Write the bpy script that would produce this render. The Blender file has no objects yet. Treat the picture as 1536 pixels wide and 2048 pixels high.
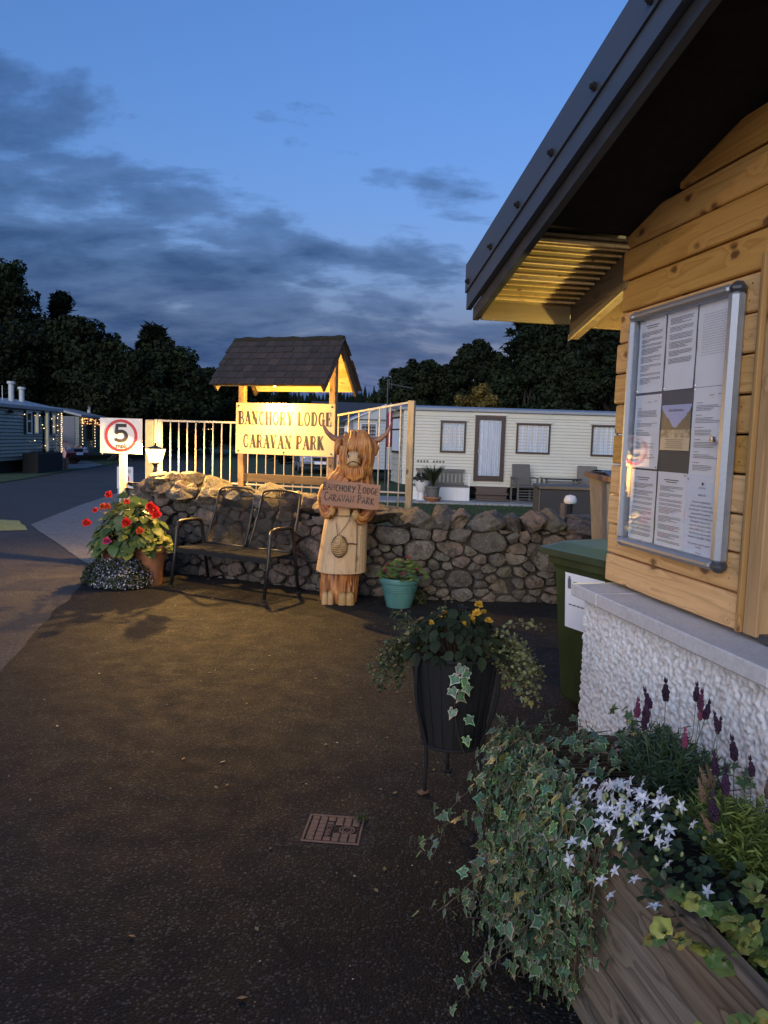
import bpy, bmesh, math, random
import numpy as np
from mathutils import Vector, Matrix, noise as mnoise, Euler

sc = bpy.context.scene
C = sc.collection
R = math.radians
rnd = random.Random(7)

# ------------------------------------------------------------------ camera
cam_d = bpy.data.cameras.new('camera')
cam = bpy.data.objects.new('camera', cam_d)
C.objects.link(cam)
sc.camera = cam
cam_d.sensor_fit = 'VERTICAL'
cam_d.sensor_height = 36.0
cam_d.lens = 1540 / 2048 * 36.0
cam_d.clip_start = 0.05
cam_d.clip_end = 3000
P_, R_ = R(5.4), R(1.75)
_f = Vector((0, math.cos(P_), -math.sin(P_)))
_u0 = Vector((0, math.sin(P_), math.cos(P_)))
_r0 = Vector((1, 0, 0))
_r = _r0 * math.cos(R_) + _u0 * math.sin(R_)
_u = _u0 * math.cos(R_) - _r0 * math.sin(R_)
cam.matrix_world = Matrix(((_r.x, _u.x, -_f.x, 0), (_r.y, _u.y, -_f.y, 0), (_r.z, _u.z, -_f.z, 1.6), (0, 0, 0, 1)))

# ------------------------------------------------------------------ render / exposure
sc.render.engine = 'CYCLES'
sc.cycles.use_denoising = True
sc.cycles.max_bounces = 6
sc.cycles.transparent_max_bounces = 12
sc.cycles.sample_clamp_indirect = 6.0
sc.view_settings.view_transform = 'Standard'
sc.view_settings.look = 'None'
sc.view_settings.gamma = 1.0
sc.view_settings.use_curve_mapping = False
sc.view_settings.exposure = 3.5

# ------------------------------------------------------------------ node helpers
class NT:
    def __init__(s, tree):
        s.t = tree
    def n(s, typ, **kw):
        nd = s.t.nodes.new(typ)
        for k, v in kw.items():
            setattr(nd, k, v)
        return nd
    def link(s, a, b):
        s.t.links.new(a, b)
    def val(s, sock, v):
        if isinstance(v, bpy.types.NodeSocket):
            s.link(v, sock)
        elif v is not None:
            sock.default_value = v
    def math(s, op, a, b=None, c=None, clamp=False):
        nd = s.n('ShaderNodeMath', operation=op, use_clamp=clamp)
        for i, x in enumerate((a, b, c)):
            if x is not None:
                s.val(nd.inputs[i], x)
        return nd.outputs[0]
    def vmath(s, op, a, b=None):
        nd = s.n('ShaderNodeVectorMath', operation=op)
        s.val(nd.inputs[0], a)
        if b is not None:
            s.val(nd.inputs[1], b)
        return nd.outputs[0]
    def noise(s, vec, scale, detail=4, rough=0.55, dist=0.0, out='Fac'):
        nd = s.n('ShaderNodeTexNoise')
        s.val(nd.inputs['Vector'], vec)
        s.val(nd.inputs['Scale'], scale)
        nd.inputs['Detail'].default_value = detail
        nd.inputs['Roughness'].default_value = rough
        nd.inputs['Distortion'].default_value = dist
        return nd.outputs[out]
    def voro(s, vec, scale, feature='F1', out='Distance', rand=1.0):
        nd = s.n('ShaderNodeTexVoronoi', feature=feature)
        s.val(nd.inputs['Vector'], vec)
        nd.inputs['Scale'].default_value = scale
        nd.inputs['Randomness'].default_value = rand
        return nd.outputs[out]
    def ramp(s, fac, stops, interp='LINEAR'):
        nd = s.n('ShaderNodeValToRGB')
        cr = nd.color_ramp
        cr.interpolation = interp
        while len(cr.elements) < len(stops):
            cr.elements.new(0.5)
        for e, (p, c) in zip(cr.elements, stops):
            e.position = p
            e.color = (c, c, c, 1) if not hasattr(c, '__len__') else (*c[:3], 1)
        s.val(nd.inputs[0], fac)
        return nd.outputs[0]
    def mix(s, fac, a, b, mode='MIX'):
        nd = s.n('ShaderNodeMix', data_type='RGBA', blend_type=mode)
        s.val(nd.inputs[0], fac)
        for i, x in ((6, a), (7, b)):
            if not isinstance(x, bpy.types.NodeSocket):
                x = (*x[:3], 1)
            s.val(nd.inputs[i], x)
        return nd.outputs[2]
    def mapr(s, v, a, b, c, d):
        nd = s.n('ShaderNodeMapRange')
        s.val(nd.inputs[0], v)
        for i, x in enumerate((a, b, c, d)):
            nd.inputs[i + 1].default_value = x
        return nd.outputs[0]

def new_mat(name):
    m = bpy.data.materials.new(name)
    m.use_nodes = True
    nt = NT(m.node_tree)
    b = m.node_tree.nodes['Principled BSDF']
    return m, nt, b

# ------------------------------------------------------------------ sky (dusk) and faint afterglow
w = bpy.data.worlds.new('World')
sc.world = w
w.use_nodes = True
wn = NT(w.node_tree)
bg = w.node_tree.nodes['Background']
SUN_AZ = R(202)          # clockwise from +Y: the afterglow lies behind the camera, to its left
sky = wn.n('ShaderNodeTexSky', sky_type='NISHITA', sun_disc=False)
sky.sun_elevation = R(-0.6)
sky.sun_rotation = SUN_AZ
sky.ozone_density = 3.3
sky.air_density = 1.0
sky.dust_density = 0.6
SKY_STRENGTH = 0.15
tc = wn.n('ShaderNodeTexCoord')
sep = wn.n('ShaderNodeSeparateXYZ')
wn.link(tc.outputs['Generated'], sep.inputs[0])
dx, dy, dz = sep.outputs
den = wn.math('ADD', wn.math('MAXIMUM', dz, 0.0), 0.26)
cx = wn.math('DIVIDE', dx, den)
cy = wn.math('DIVIDE', dy, den)
cv = wn.n('ShaderNodeCombineXYZ')
wn.link(cx, cv.inputs[0]); wn.link(wn.math('MULTIPLY', cy, 1.5), cv.inputs[1])
big = wn.noise(cv.outputs[0], 1.25, 2, 0.5)
cn = wn.noise(cv.outputs[0], 3.1, 10, 0.58, 0.15)
cov = wn.math('ADD', wn.math('MULTIPLY', cn, 0.85), wn.math('MULTIPLY', big, 0.40))
# low in the sky the cloud deck is dense, overhead it is nearly clear; thicker towards the left
low = wn.ramp(dz, [(0.0, 0.57), (0.10, 0.54), (0.17, 0.51), (0.24, 0.45), (0.32, 0.37), (0.42, 0.22), (0.56, 0.0)])
cov = wn.math('ADD', wn.math('ADD', cov, low), wn.math('MULTIPLY', dx, -0.36))
mask = wn.ramp(wn.math('MULTIPLY', cov, 0.5), [(0.525, 0.0), (0.57, 0.55), (0.66, 0.92)])
lit = wn.noise(cv.outputs[0], 3.6, 8, 0.60, 0.2)
ccol = wn.mix(wn.ramp(lit, [(0.36, 0), (0.52, 0.35), (0.72, 1)]), (0.0122, 0.036, 0.100), (0.044, 0.084, 0.180))
skyc = wn.mix(1.0, sky.outputs[0], (1.02, 1.08, 1.03), 'MULTIPLY')
# away from the afterglow the lowest sky is a veiled blue grey, not orange
toward = wn.math('ADD', wn.math('MULTIPLY', dx, math.sin(SUN_AZ)), wn.math('MULTIPLY', dy, math.cos(SUN_AZ)))
veil = wn.math('MULTIPLY', wn.mapr(dz, 0.24, 0.04, 0.0, 1.0), wn.mapr(toward, 0.55, 0.0, 0.0, 1.0))
skyc = wn.mix(veil, skyc, (0.056, 0.108, 0.225))
col = wn.mix(wn.math('MULTIPLY', mask, wn.mapr(toward, 0.9, 0.3, 0.25, 1.0)), skyc, ccol)
wn.link(col, bg.inputs[0])
bg.inputs[1].default_value = SKY_STRENGTH

sun_d = bpy.data.lights.new('afterglow', 'SUN')
sun = bpy.data.objects.new('afterglow', sun_d)
C.objects.link(sun)
sun_d.energy = 0.185
sun_d.angle = R(50)
sun_d.color = (0.94, 0.91, 0.90)
_el = R(14)
_sd = Vector((math.sin(SUN_AZ) * math.cos(_el), math.cos(SUN_AZ) * math.cos(_el), math.sin(_el)))
sun.rotation_euler = (-_sd).to_track_quat('-Z', 'Y').to_euler()

# ------------------------------------------------------------------ object helpers
def tag(o, label=None, cat=None, group=None, kind=None):
    if label: o['label'] = label
    if cat: o['category'] = cat
    if group: o['group'] = group
    if kind: o['kind'] = kind
    return o

def empty(name, loc=(0, 0, 0), rz=0.0, label=None, cat=None, group=None, rot=None):
    o = bpy.data.objects.new(name, None)
    C.objects.link(o)
    o.empty_display_size = 0.1
    o.location = loc
    o.rotation_euler = rot if rot is not None else (0, 0, rz)
    return tag(o, label, cat, group)

def copy_tree(o, parent=None):
    c = o.copy()
    C.objects.link(c)
    c.parent = parent
    for ch in list(o.children):
        copy_tree(ch, c)
    return c

def inst(mesh, name, parent, loc, rot=(0, 0, 0), scale=(1, 1, 1)):
    o = bpy.data.objects.new(name, mesh)
    C.objects.link(o)
    o.parent = parent
    o.location = loc
    o.rotation_euler = rot
    o.scale = scale if hasattr(scale, '__len__') else (scale,) * 3
    return o

class MB:
    """collects geometry, builds one mesh"""
    def __init__(s):
        s.v = []; s.f = []; s.c = []; s.m = []
    def add(s, vs, fs, col=None, mi=0):
        o = len(s.v)
        s.v.extend([tuple(p) for p in vs])
        s.f.extend([tuple(i + o for i in f) for f in fs])
        s.m.extend([mi] * len(fs))
        if col is None: col = (1, 1, 1)
        if hasattr(col[0], '__len__'): s.c.extend(col)
        else: s.c.extend([col] * len(vs))
        return s
    def box(s, c, size, rz=0, rx=0, ry=0, mi=0, bev=0.0, col=None):
        hx, hy, hz = [x / 2 for x in size]
        M = Euler((rx, ry, rz)).to_matrix()
        if bev <= 0:
            vs = [(x, y, z) for z in (-hz, hz) for y in (-hy, hy) for x in (-hx, hx)]
            fs = [(0, 2, 3, 1), (4, 5, 7, 6), (0, 1, 5, 4), (2, 6, 7, 3), (0, 4, 6, 2), (1, 3, 7, 5)]
        else:
            b = min(bev, hx * .95, hy * .95, hz * .95)
            vs = []
            for sx in (-1, 1):
                for sy in (-1, 1):
                    for sz in (-1, 1):
                        vs += [(sx * hx, sy * (hy - b), sz * (hz - b)), (sx * (hx - b), sy * hy, sz * (hz - b)), (sx * (hx - b), sy * (hy - b), sz * hz)]
            def ix(a, b_, c_, k): return ((a * 2 + b_) * 2 + c_) * 3 + k
            fs = []
            for a in (0, 1):
                q = [ix(a, 0, 0, 0), ix(a, 1, 0, 0), ix(a, 1, 1, 0), ix(a, 0, 1, 0)]; fs.append(q if a else q[::-1])
                q = [ix(0, a, 0, 1), ix(0, a, 1, 1), ix(1, a, 1, 1), ix(1, a, 0, 1)]; fs.append(q if a else q[::-1])
                q = [ix(0, 0, a, 2), ix(1, 0, a, 2), ix(1, 1, a, 2), ix(0, 1, a, 2)]; fs.append(q if a else q[::-1])
            for a in (0, 1):
                for b_ in (0, 1):
                    q = [ix(a, b_, 0, 0), ix(a, b_, 1, 0), ix(a, b_, 1, 1), ix(a, b_, 0, 1)]; fs.append(q if (a != b_) else q[::-1])
                    q = [ix(a, 0, b_, 0), ix(a, 0, b_, 2), ix(a, 1, b_, 2), ix(a, 1, b_, 0)]; fs.append(q if (a != b_) else q[::-1])
                    q = [ix(0, a, b_, 1), ix(0, a, b_, 2), ix(1, a, b_, 2), ix(1, a, b_, 1)]; fs.append(q if (a == b_) else q[::-1])
            for a in (0, 1):
                for b_ in (0, 1):
                    for c_ in (0, 1):
                        q = [ix(a, b_, c_, k) for k in (0, 1, 2)]
                        fs.append(q if (a + b_ + c_) % 2 else q[::-1])
        c = Vector(c)
        return s.add([M @ Vector(p) + c for p in vs], fs, col, mi)
    def bar(s, a, b, wd, th, up=(0, 0, 1), mi=0, col=None):
        a, b = Vector(a), Vector(b)
        d = (b - a).normalized(); up = Vector(up)
        if abs(d.dot(up)) > .99: up = Vector((0, 1, 0))
        x = d.cross(up).normalized(); y = x.cross(d).normalized()
        vs = [p + x * (sx * wd / 2) + y * (sy * th / 2) for p in (a, b) for sx, sy in ((-1, -1), (1, -1), (1, 1), (-1, 1))]
        return s.add(vs, [(0, 1, 2, 3), (7, 6, 5, 4), (0, 4, 5, 1), (1, 5, 6, 2), (2, 6, 7, 3), (3, 7, 4, 0)], col, mi)
    def tube(s, pts, rad, seg=8, mi=0, cap=True, col=None, closed=False):
        pts = [Vector(p) for p in pts]
        n = len(pts)
        rads = rad if hasattr(rad, '__len__') else [rad] * n
        vs, fs = [], []
        prev = None
        for i, p in enumerate(pts):
            if closed: t = (pts[(i + 1) % n] - pts[i - 1])
            else: t = (pts[min(i + 1, n - 1)] - pts[max(i - 1, 0)])
            if t.length < 1e-9: t = Vector((0, 0, 1))
            t.normalize()
            if prev is None:
                ref = Vector((0, 0, 1)) if abs(t.z) < .9 else Vector((1, 0, 0))
                x = t.cross(ref).normalized()
            else:
                x = (prev - t * prev.dot(t))
                x = x.normalized() if x.length > 1e-6 else t.orthogonal().normalized()
            prev = x
            y = t.cross(x)
            for k in range(seg):
                a = 2 * math.pi * k / seg
                vs.append(p + (x * math.cos(a) + y * math.sin(a)) * rads[i])
        m = n if closed else n - 1
        for i in range(m):
            j = (i + 1) % n
            for k in range(seg):
                k2 = (k + 1) % seg
                fs.append((i * seg + k, i * seg + k2, j * seg + k2, j * seg + k))
        if cap and not closed:
            fs.append(tuple(range(seg))[::-1])
            fs.append(tuple((n - 1) * seg + k for k in range(seg)))
        return s.add(vs, fs, col, mi)
    def lathe(s, prof, seg=24, c=(0, 0, 0), mi=0, col=None, sx=1, sy=1, capb=True, capt=False):
        vs, fs = [], []
        for r, z in prof:
            for k in range(seg):
                a = 2 * math.pi * k / seg
                vs.append((c[0] + math.cos(a) * r * sx, c[1] + math.sin(a) * r * sy, c[2] + z))
        for i in range(len(prof) - 1):
            for k in range(seg):
                k2 = (k + 1) % seg
                fs.append((i * seg + k, i * seg + k2, (i + 1) * seg + k2, (i + 1) * seg + k))
        if capb: fs.append(tuple(range(seg))[::-1])
        if capt: fs.append(tuple((len(prof) - 1) * seg + k for k in range(seg)))
        return s.add(vs, fs, col, mi)
    def prism(s, poly, z0, z1, mi=0, col=None):
        """polygon in xy (ccw) extruded in z"""
        n = len(poly)
        vs = [(x, y, z0) for x, y in poly] + [(x, y, z1) for x, y in poly]
        fs = [tuple(range(n))[::-1], tuple(range(n, 2 * n))] + [(i, (i + 1) % n, n + (i + 1) % n, n + i) for i in range(n)]
        return s.add(vs, fs, col, mi)
    def sheet(s, poly, z, mi=0, col=None):
        return s.add([(x, y, z) for x, y in poly], [tuple(range(len(poly)))], col, mi)
    def ball(s, c, r, seg=12, ring=8, mi=0, col=None, sc_=(1, 1, 1)):
        prof = [(math.sin(math.pi * i / ring) * r, -math.cos(math.pi * i / ring) * r) for i in range(ring + 1)]
        vs, fs = [], []
        for rr, z in prof:
            for k in range(seg):
                a = 2 * math.pi * k / seg
                vs.append((c[0] + math.cos(a) * rr * sc_[0], c[1] + math.sin(a) * rr * sc_[1], c[2] + z * sc_[2]))
        for i in range(ring):
            for k in range(seg):
                k2 = (k + 1) % seg
                fs.append((i * seg + k, i * seg + k2, (i + 1) * seg + k2, (i + 1) * seg + k))
        return s.add(vs, fs, col, mi)
    def quad(s, a, b, c, d, mi=0, col=None):
        return s.add([a, b, c, d], [(0, 1, 2, 3)], col, mi)
    def mesh(s, name, mats, smooth=False):
        me = bpy.data.meshes.new(name)
        me.from_pydata([tuple(p) for p in s.v], [], s.f)
        if not isinstance(mats, (list, tuple)): mats = [mats]
        for m in mats: me.materials.append(m)
        me.polygons.foreach_set('material_index', s.m)
        if any(c != (1, 1, 1) for c in s.c):
            at = me.color_attributes.new('Col', 'FLOAT_COLOR', 'POINT')
            arr = np.ones((len(s.v), 4), dtype=np.float32)
            arr[:, :3] = np.array([tuple(c)[:3] for c in s.c], dtype=np.float32)
            at.data.foreach_set('color', arr.ravel())
        if smooth:
            me.polygons.foreach_set('use_smooth', [True] * len(s.f))
        me.update()
        return me
    def build(s, name, mats, parent=None, smooth=False, loc=(0, 0, 0), rot=(0, 0, 0), angle=None):
        me = s.mesh(name, mats, smooth)
        if angle is not None:
            me.set_sharp_from_angle(angle=R(angle))
        o = bpy.data.objects.new(name, me)
        C.objects.link(o)
        o.parent = parent
        o.location = loc
        o.rotation_euler = rot
        return o

def np_mesh(name, verts, quads, mats, cols=None, mi=None, smooth=False, tris=None):
    me = bpy.data.meshes.new(name)
    faces = np.asarray(quads)
    n, k = faces.shape
    me.vertices.add(len(verts))
    me.vertices.foreach_set('co', np.asarray(verts, dtype=np.float32).ravel())
    me.loops.add(n * k)
    me.loops.foreach_set('vertex_index', faces.astype(np.int32).ravel())
    me.polygons.add(n)
    me.polygons.foreach_set('loop_start', np.arange(0, n * k, k, dtype=np.int32))
    me.polygons.foreach_set('loop_total', np.full(n, k, dtype=np.int32))
    for m in (mats if isinstance(mats, (list, tuple)) else [mats]): me.materials.append(m)
    if mi is not None: me.polygons.foreach_set('material_index', np.asarray(mi, dtype=np.int32))
    if smooth: me.polygons.foreach_set('use_smooth', np.ones(n, dtype=bool))
    me.update(calc_edges=True)
    if cols is not None:
        at = me.color_attributes.new('Col', 'FLOAT_COLOR', 'POINT')
        arr = np.ones((len(verts), 4), dtype=np.float32); arr[:, :3] = cols
        at.data.foreach_set('color', arr.ravel())
    return me

def link_mesh(name, me, parent=None, loc=(0, 0, 0), rot=(0, 0, 0)):
    o = bpy.data.objects.new(name, me)
    C.objects.link(o); o.parent = parent; o.location = loc; o.rotation_euler = rot
    return o

def text_mesh(body, size, mat, name='lettering', align='CENTER', depth=0.0, sx=1.0, spacing=1.0, bold=0.0):
    cu = bpy.data.curves.new(name, 'FONT')
    cu.body = body; cu.size = size; cu.align_x = align; cu.align_y = 'CENTER'
    cu.extrude = depth; cu.resolution_u = 4; cu.offset = bold; cu.space_character = spacing
    o = bpy.data.objects.new(name, cu)
    C.objects.link(o)
    me = bpy.data.meshes.new_from_object(o.evaluated_get(bpy.context.evaluated_depsgraph_get()))
    bpy.data.objects.remove(o)
    if sx != 1.0: me.transform(Matrix.Scale(sx, 4, (1, 0, 0)))
    me.materials.clear(); me.materials.append(mat)
    return me
# ------------------------------------------------------------------ materials
def objco(nt):
    return nt.n('ShaderNodeTexCoord').outputs['Object']
def orand(nt):
    return nt.n('ShaderNodeObjectInfo').outputs['Random']
def bump(nt, b, h, strength=0.5, dist=0.01):
    bp = nt.n('ShaderNodeBump')
    bp.inputs['Strength'].default_value = strength
    bp.inputs['Distance'].default_value = dist
    nt.val(bp.inputs['Height'], h)
    nt.link(bp.outputs[0], b.inputs['Normal'])
def simple(name, col, rough=0.5, metal=0.0, var=0.12, scale=18, bmp=0.0, dirt=None, rvar=0.1, coat=0.0):
    m, nt, b = new_mat(name)
    co = objco(nt)
    nz = nt.noise(co, scale, 5, 0.6)
    d = tuple(x * (1 - var * 2) for x in col)
    l = tuple(min(1, x * (1 + var)) for x in col)
    c = nt.mix(nt.ramp(nz, [(0.3, 0), (0.7, 1)]), d, l)
    if dirt:
        nz2 = nt.noise(co, scale * 0.17, 6, 0.7)
        c = nt.mix(nt.ramp(nz2, [(0.52, 0), (0.72, 0.7)]), c, dirt)
    nt.link(c, b.inputs['Base Color'])
    nt.link(nt.mapr(nz, 0.2, 0.8, max(0.02, rough - rvar), min(1, rough + rvar)), b.inputs['Roughness'])
    b.inputs['Metallic'].default_value = metal
    b.inputs['Coat Weight'].default_value = coat
    if bmp: bump(nt, b, nt.noise(co, scale * 3, 4, 0.6), bmp, 0.004)
    return m

def emit(name, col, strength, base=(0.8, 0.8, 0.8)):
    m, nt, b = new_mat(name)
    b.inputs['Base Color'].default_value = (*base, 1)
    b.inputs['Emission Color'].default_value = (*col, 1)
    b.inputs['Emission Strength'].default_value = strength
    return m

def asphalt(name, base, speck, scale=95, patch=0.25, bs=0.55, tint=(0.05, 0.045, 0.04)):
    m, nt, b = new_mat(name)
    co = objco(nt)
    v = nt.voro(co, scale)
    vc = nt.n('ShaderNodeTexVoronoi'); nt.link(co, vc.inputs['Vector']); vc.inputs['Scale'].default_value = scale
    r = nt.n('ShaderNodeSeparateColor'); nt.link(vc.outputs['Color'], r.inputs[0])
    stone = nt.ramp(r.outputs[0], [(0.0, tuple(x * 0.55 for x in base)), (0.55, base), (0.80, tuple(x * 1.7 for x in base)), (0.93, speck)])
    gap = nt.ramp(v, [(0.25, 1), (0.62, 0.25)])
    c = nt.mix(1.0, stone, gap, 'MULTIPLY')
    big = nt.noise(co, 0.9, 6, 0.62)
    c = nt.mix(nt.ramp(big, [(0.35, 0), (0.75, patch)]), c, tint)
    med = nt.noise(co, 6, 5, 0.6)
    c = nt.mix(nt.ramp(med, [(0.3, 0.0), (0.8, 0.35)]), c, tuple(x * 1.35 for x in base))
    st = nt.noise(co, 0.55, 4, 0.55, 0.6)
    c = nt.mix(nt.ramp(st, [(0.52, 0.0), (0.60, 0.35), (0.75, 0.5)]), c, tuple(x * 0.55 for x in base))
    cr = nt.voro(nt.vmath('ADD', co, nt.vmath('MULTIPLY', nt.n('ShaderNodeTexNoise').outputs['Color'], (0.25, 0.25, 0))), 0.42, 'DISTANCE_TO_EDGE')
    c = nt.mix(nt.math('MULTIPLY', nt.ramp(cr, [(0.0, 0.85), (0.0035, 0.5), (0.007, 0.0)]), nt.ramp(nt.noise(co, 0.8, 2), [(0.5, 0), (0.58, 1)])), c, (0.006, 0.006, 0.006))
    nt.link(c, b.inputs['Base Color'])
    nt.link(nt.mapr(med, 0.2, 0.8, 0.62, 0.9), b.inputs['Roughness'])
    b.inputs['Specular IOR Level'].default_value = 0.22
    h = nt.math('ADD', nt.math('MULTIPLY', v, -1.0), nt.math('MULTIPLY', nt.noise(co, scale * 2.3, 3, 0.6), 0.5))
    bump(nt, b, h, bs, 0.004)
    return m

M = {}
M['forecourt'] = asphalt('forecourt_asphalt', (0.0138, 0.0130, 0.0124), (0.11, 0.104, 0.098), 115, 0.22, 1.0)
M['patch'] = asphalt('patch_asphalt', (0.030, 0.028, 0.026), (0.10, 0.095, 0.09), 80, 0.1, 0.9)
M['road'] = asphalt('road_asphalt', (0.092, 0.085, 0.080), (0.24, 0.22, 0.21), 120, 0.25, 0.4, (0.09, 0.085, 0.08))
M['concrete'] = simple('drive_concrete', (0.20, 0.19, 0.18), 0.85, var=0.18, scale=14, bmp=0.4, dirt=(0.12, 0.115, 0.105))
M['yellow_paint'] = simple('worn_yellow_paint', (0.50, 0.42, 0.10), 0.7, var=0.25, scale=30, bmp=0.5, dirt=(0.14, 0.13, 0.09))
M['slab'] = simple('patio_slab', (0.36, 0.35, 0.33), 0.85, var=0.12, scale=5, dirt=(0.22, 0.21, 0.19))

def grassmat():
    m, nt, b = new_mat('grass_blades')
    co = objco(nt)
    n1 = nt.noise(co, 1.1, 6, 0.65)
    n2 = nt.noise(co, 60, 4, 0.7)
    c = nt.ramp(n1, [(0.3, (0.022, 0.045, 0.012)), (0.7, (0.055, 0.085, 0.024))])
    c = nt.mix(nt.ramp(n2, [(0.4, 0), (0.7, 0.6)]), c, (0.09, 0.12, 0.035))
    nt.link(c, b.inputs['Base Color']); b.inputs['Roughness'].default_value = 0.9
    bump(nt, b, n2, 0.8, 0.03)
    return m
M['grass'] = grassmat()

def woodmat(name, light, dark, knot, ring=26.0, rough=0.62, axis=0, knots=True, grey=None, contrast=1.0, bs=0.35):
    """plank wood: long grain along local x, knots, per-plank shift"""
    m, nt, b = new_mat(name)
    co = objco(nt)
    rv = orand(nt)
    off = nt.n('ShaderNodeCombineXYZ')
    for i in range(3): nt.link(nt.math('MULTIPLY', rv, (37.0, 23.0, 51.0)[i]), off.inputs[i])
    p = nt.vmath('ADD', co, off.outputs[0])
    sc_ = [1.0, 1.0, 1.0]; sc_[axis] = 0.055
    ps = nt.vmath('MULTIPLY', p, tuple(sc_))
    warp = nt.noise(ps, 5.5, 3, 0.5)
    fine = nt.noise(nt.vmath('MULTIPLY', p, tuple(0.03 if i == axis else 1.0 for i in range(3))), 160, 3, 0.6)
    ksc = [9.0, 9.0, 9.0]; ksc[axis] = 5.0
    kw = nt.n('ShaderNodeTexNoise'); nt.link(p, kw.inputs['Vector']); kw.inputs['Scale'].default_value = 38
    kv = nt.voro(nt.vmath('ADD', nt.vmath('MULTIPLY', p, tuple(ksc)), nt.vmath('MULTIPLY', kw.outputs['Color'], (0.16, 0.16, 0.16))), 1.0)
    kd = nt.ramp(kv, [(0.08, 1.0), (0.2, 0.55), (0.42, 0.0)])
    ringv = nt.math('ADD', nt.math('MULTIPLY', warp, ring), nt.math('MULTIPLY', kd, 1.3 if knots else 0.0))
    rr = nt.math('FRACT', ringv)
    rr = nt.ramp(rr, [(0.0, 0.0), (0.6, 0.35 * contrast), (0.88, 0.9 * contrast), (1.0, 0.05)])
    c = nt.mix(rr, light, dark)
    c = nt.mix(nt.ramp(fine, [(0.4, 0.0), (0.75, 0.4 * contrast)]), c, dark)
    if knots:
        c = nt.mix(nt.ramp(kv, [(0.10, 0.95), (0.14, 0.6), (0.20, 0.0)]), c, knot)
    if grey:
        g = nt.noise(p, 2.2, 5, 0.6)
        c = nt.mix(nt.ramp(g, [(0.42, 0.0), (0.66, 0.65)]), c, grey)
    tone = nt.mapr(rv, 0, 1, 0.74, 1.12)
    c = nt.mix(1.0, c, nt.mix(0.0, (1, 1, 1), (1, 1, 1)), 'MULTIPLY')
    hs = nt.n('ShaderNodeHueSaturation'); nt.link(tone, hs.inputs['Value']); nt.link(c, hs.inputs['Color'])
    nt.link(nt.mapr(rv, 0, 1, 1.1, 0.85), hs.inputs['Saturation'])
    nt.link(hs.outputs[0], b.inputs['Base Color'])
    nt.link(nt.mapr(fine, 0.2, 0.8, rough - 0.1, rough + 0.15), b.inputs['Roughness'])
    bump(nt, b, nt.math('ADD', nt.math('MULTIPLY', rr, -0.6), fine), bs, 0.003)
    return m
M['larch'] = woodmat('larch_cladding', (0.76, 0.455, 0.17), (0.50, 0.26, 0.08), (0.15, 0.065, 0.025), 13.0, contrast=0.8)
M['post_wood'] = woodmat('sawn_post_timber', (0.56, 0.34, 0.14), (0.36, 0.20, 0.075), (0.11, 0.05, 0.02), 7.0, axis=2)
M['sign_post'] = woodmat('stained_post_timber', (0.27, 0.17, 0.08), (0.15, 0.085, 0.035), (0.06, 0.03, 0.015), 7.0, axis=2)
M['pale_post'] = woodmat('pale_painted_post', (0.52, 0.40, 0.23), (0.40, 0.28, 0.14), (0.14, 0.08, 0.04), 7.0, axis=2)
M['beam'] = woodmat('dark_beam_timber', (0.11, 0.075, 0.038), (0.055, 0.036, 0.018), (0.04, 0.02, 0.012), 7.0)
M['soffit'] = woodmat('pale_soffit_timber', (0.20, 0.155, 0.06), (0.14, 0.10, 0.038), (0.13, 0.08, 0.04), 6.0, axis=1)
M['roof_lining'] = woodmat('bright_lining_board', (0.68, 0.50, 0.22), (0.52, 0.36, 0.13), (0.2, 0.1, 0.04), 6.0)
M['sleeper'] = woodmat('weathered_trough_timber', (0.29, 0.215, 0.14), (0.115, 0.078, 0.05), (0.05, 0.034, 0.022), 16.0, 0.75, grey=(0.18, 0.145, 0.105), contrast=1.15, bs=0.7)
M['carving'] = woodmat('pale_carved_timber', (0.50, 0.325, 0.145), (0.36, 0.205, 0.08), (0.25, 0.13, 0.05), 9.0, 0.55, axis=2, bs=0.15, contrast=0.8)
M['plaque'] = woodmat('reddish_plaque_timber', (0.40, 0.21, 0.135), (0.31, 0.155, 0.095), (0.12, 0.05, 0.03), 5.0, 0.6, knots=False)

def furmat():
    m, nt, b = new_mat('carved_hair_timber')
    co = objco(nt)
    at = nt.n('ShaderNodeVertexColor', layer_name='Col')
    sp = nt.n('ShaderNodeSeparateColor'); nt.link(at.outputs[0], sp.inputs[0])
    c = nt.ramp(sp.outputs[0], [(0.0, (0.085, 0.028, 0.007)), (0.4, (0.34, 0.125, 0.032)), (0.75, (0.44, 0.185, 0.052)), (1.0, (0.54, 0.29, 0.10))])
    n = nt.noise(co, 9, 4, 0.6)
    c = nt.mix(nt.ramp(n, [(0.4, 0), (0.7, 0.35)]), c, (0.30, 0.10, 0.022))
    nt.link(c, b.inputs['Base Color']); b.inputs['Roughness'].default_value = 0.5
    bump(nt, b, nt.noise(nt.vmath('MULTIPLY', co, (1, 1, 0.15)), 120, 3, 0.6), 0.3, 0.003)
    return m
M['hair'] = furmat()
M['horn'] = simple('polished_horn_timber', (0.30, 0.15, 0.085), 0.4, var=0.2, scale=20)
M['carve_line'] = simple('burnt_carving_line', (0.07, 0.035, 0.015), 0.6)

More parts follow.
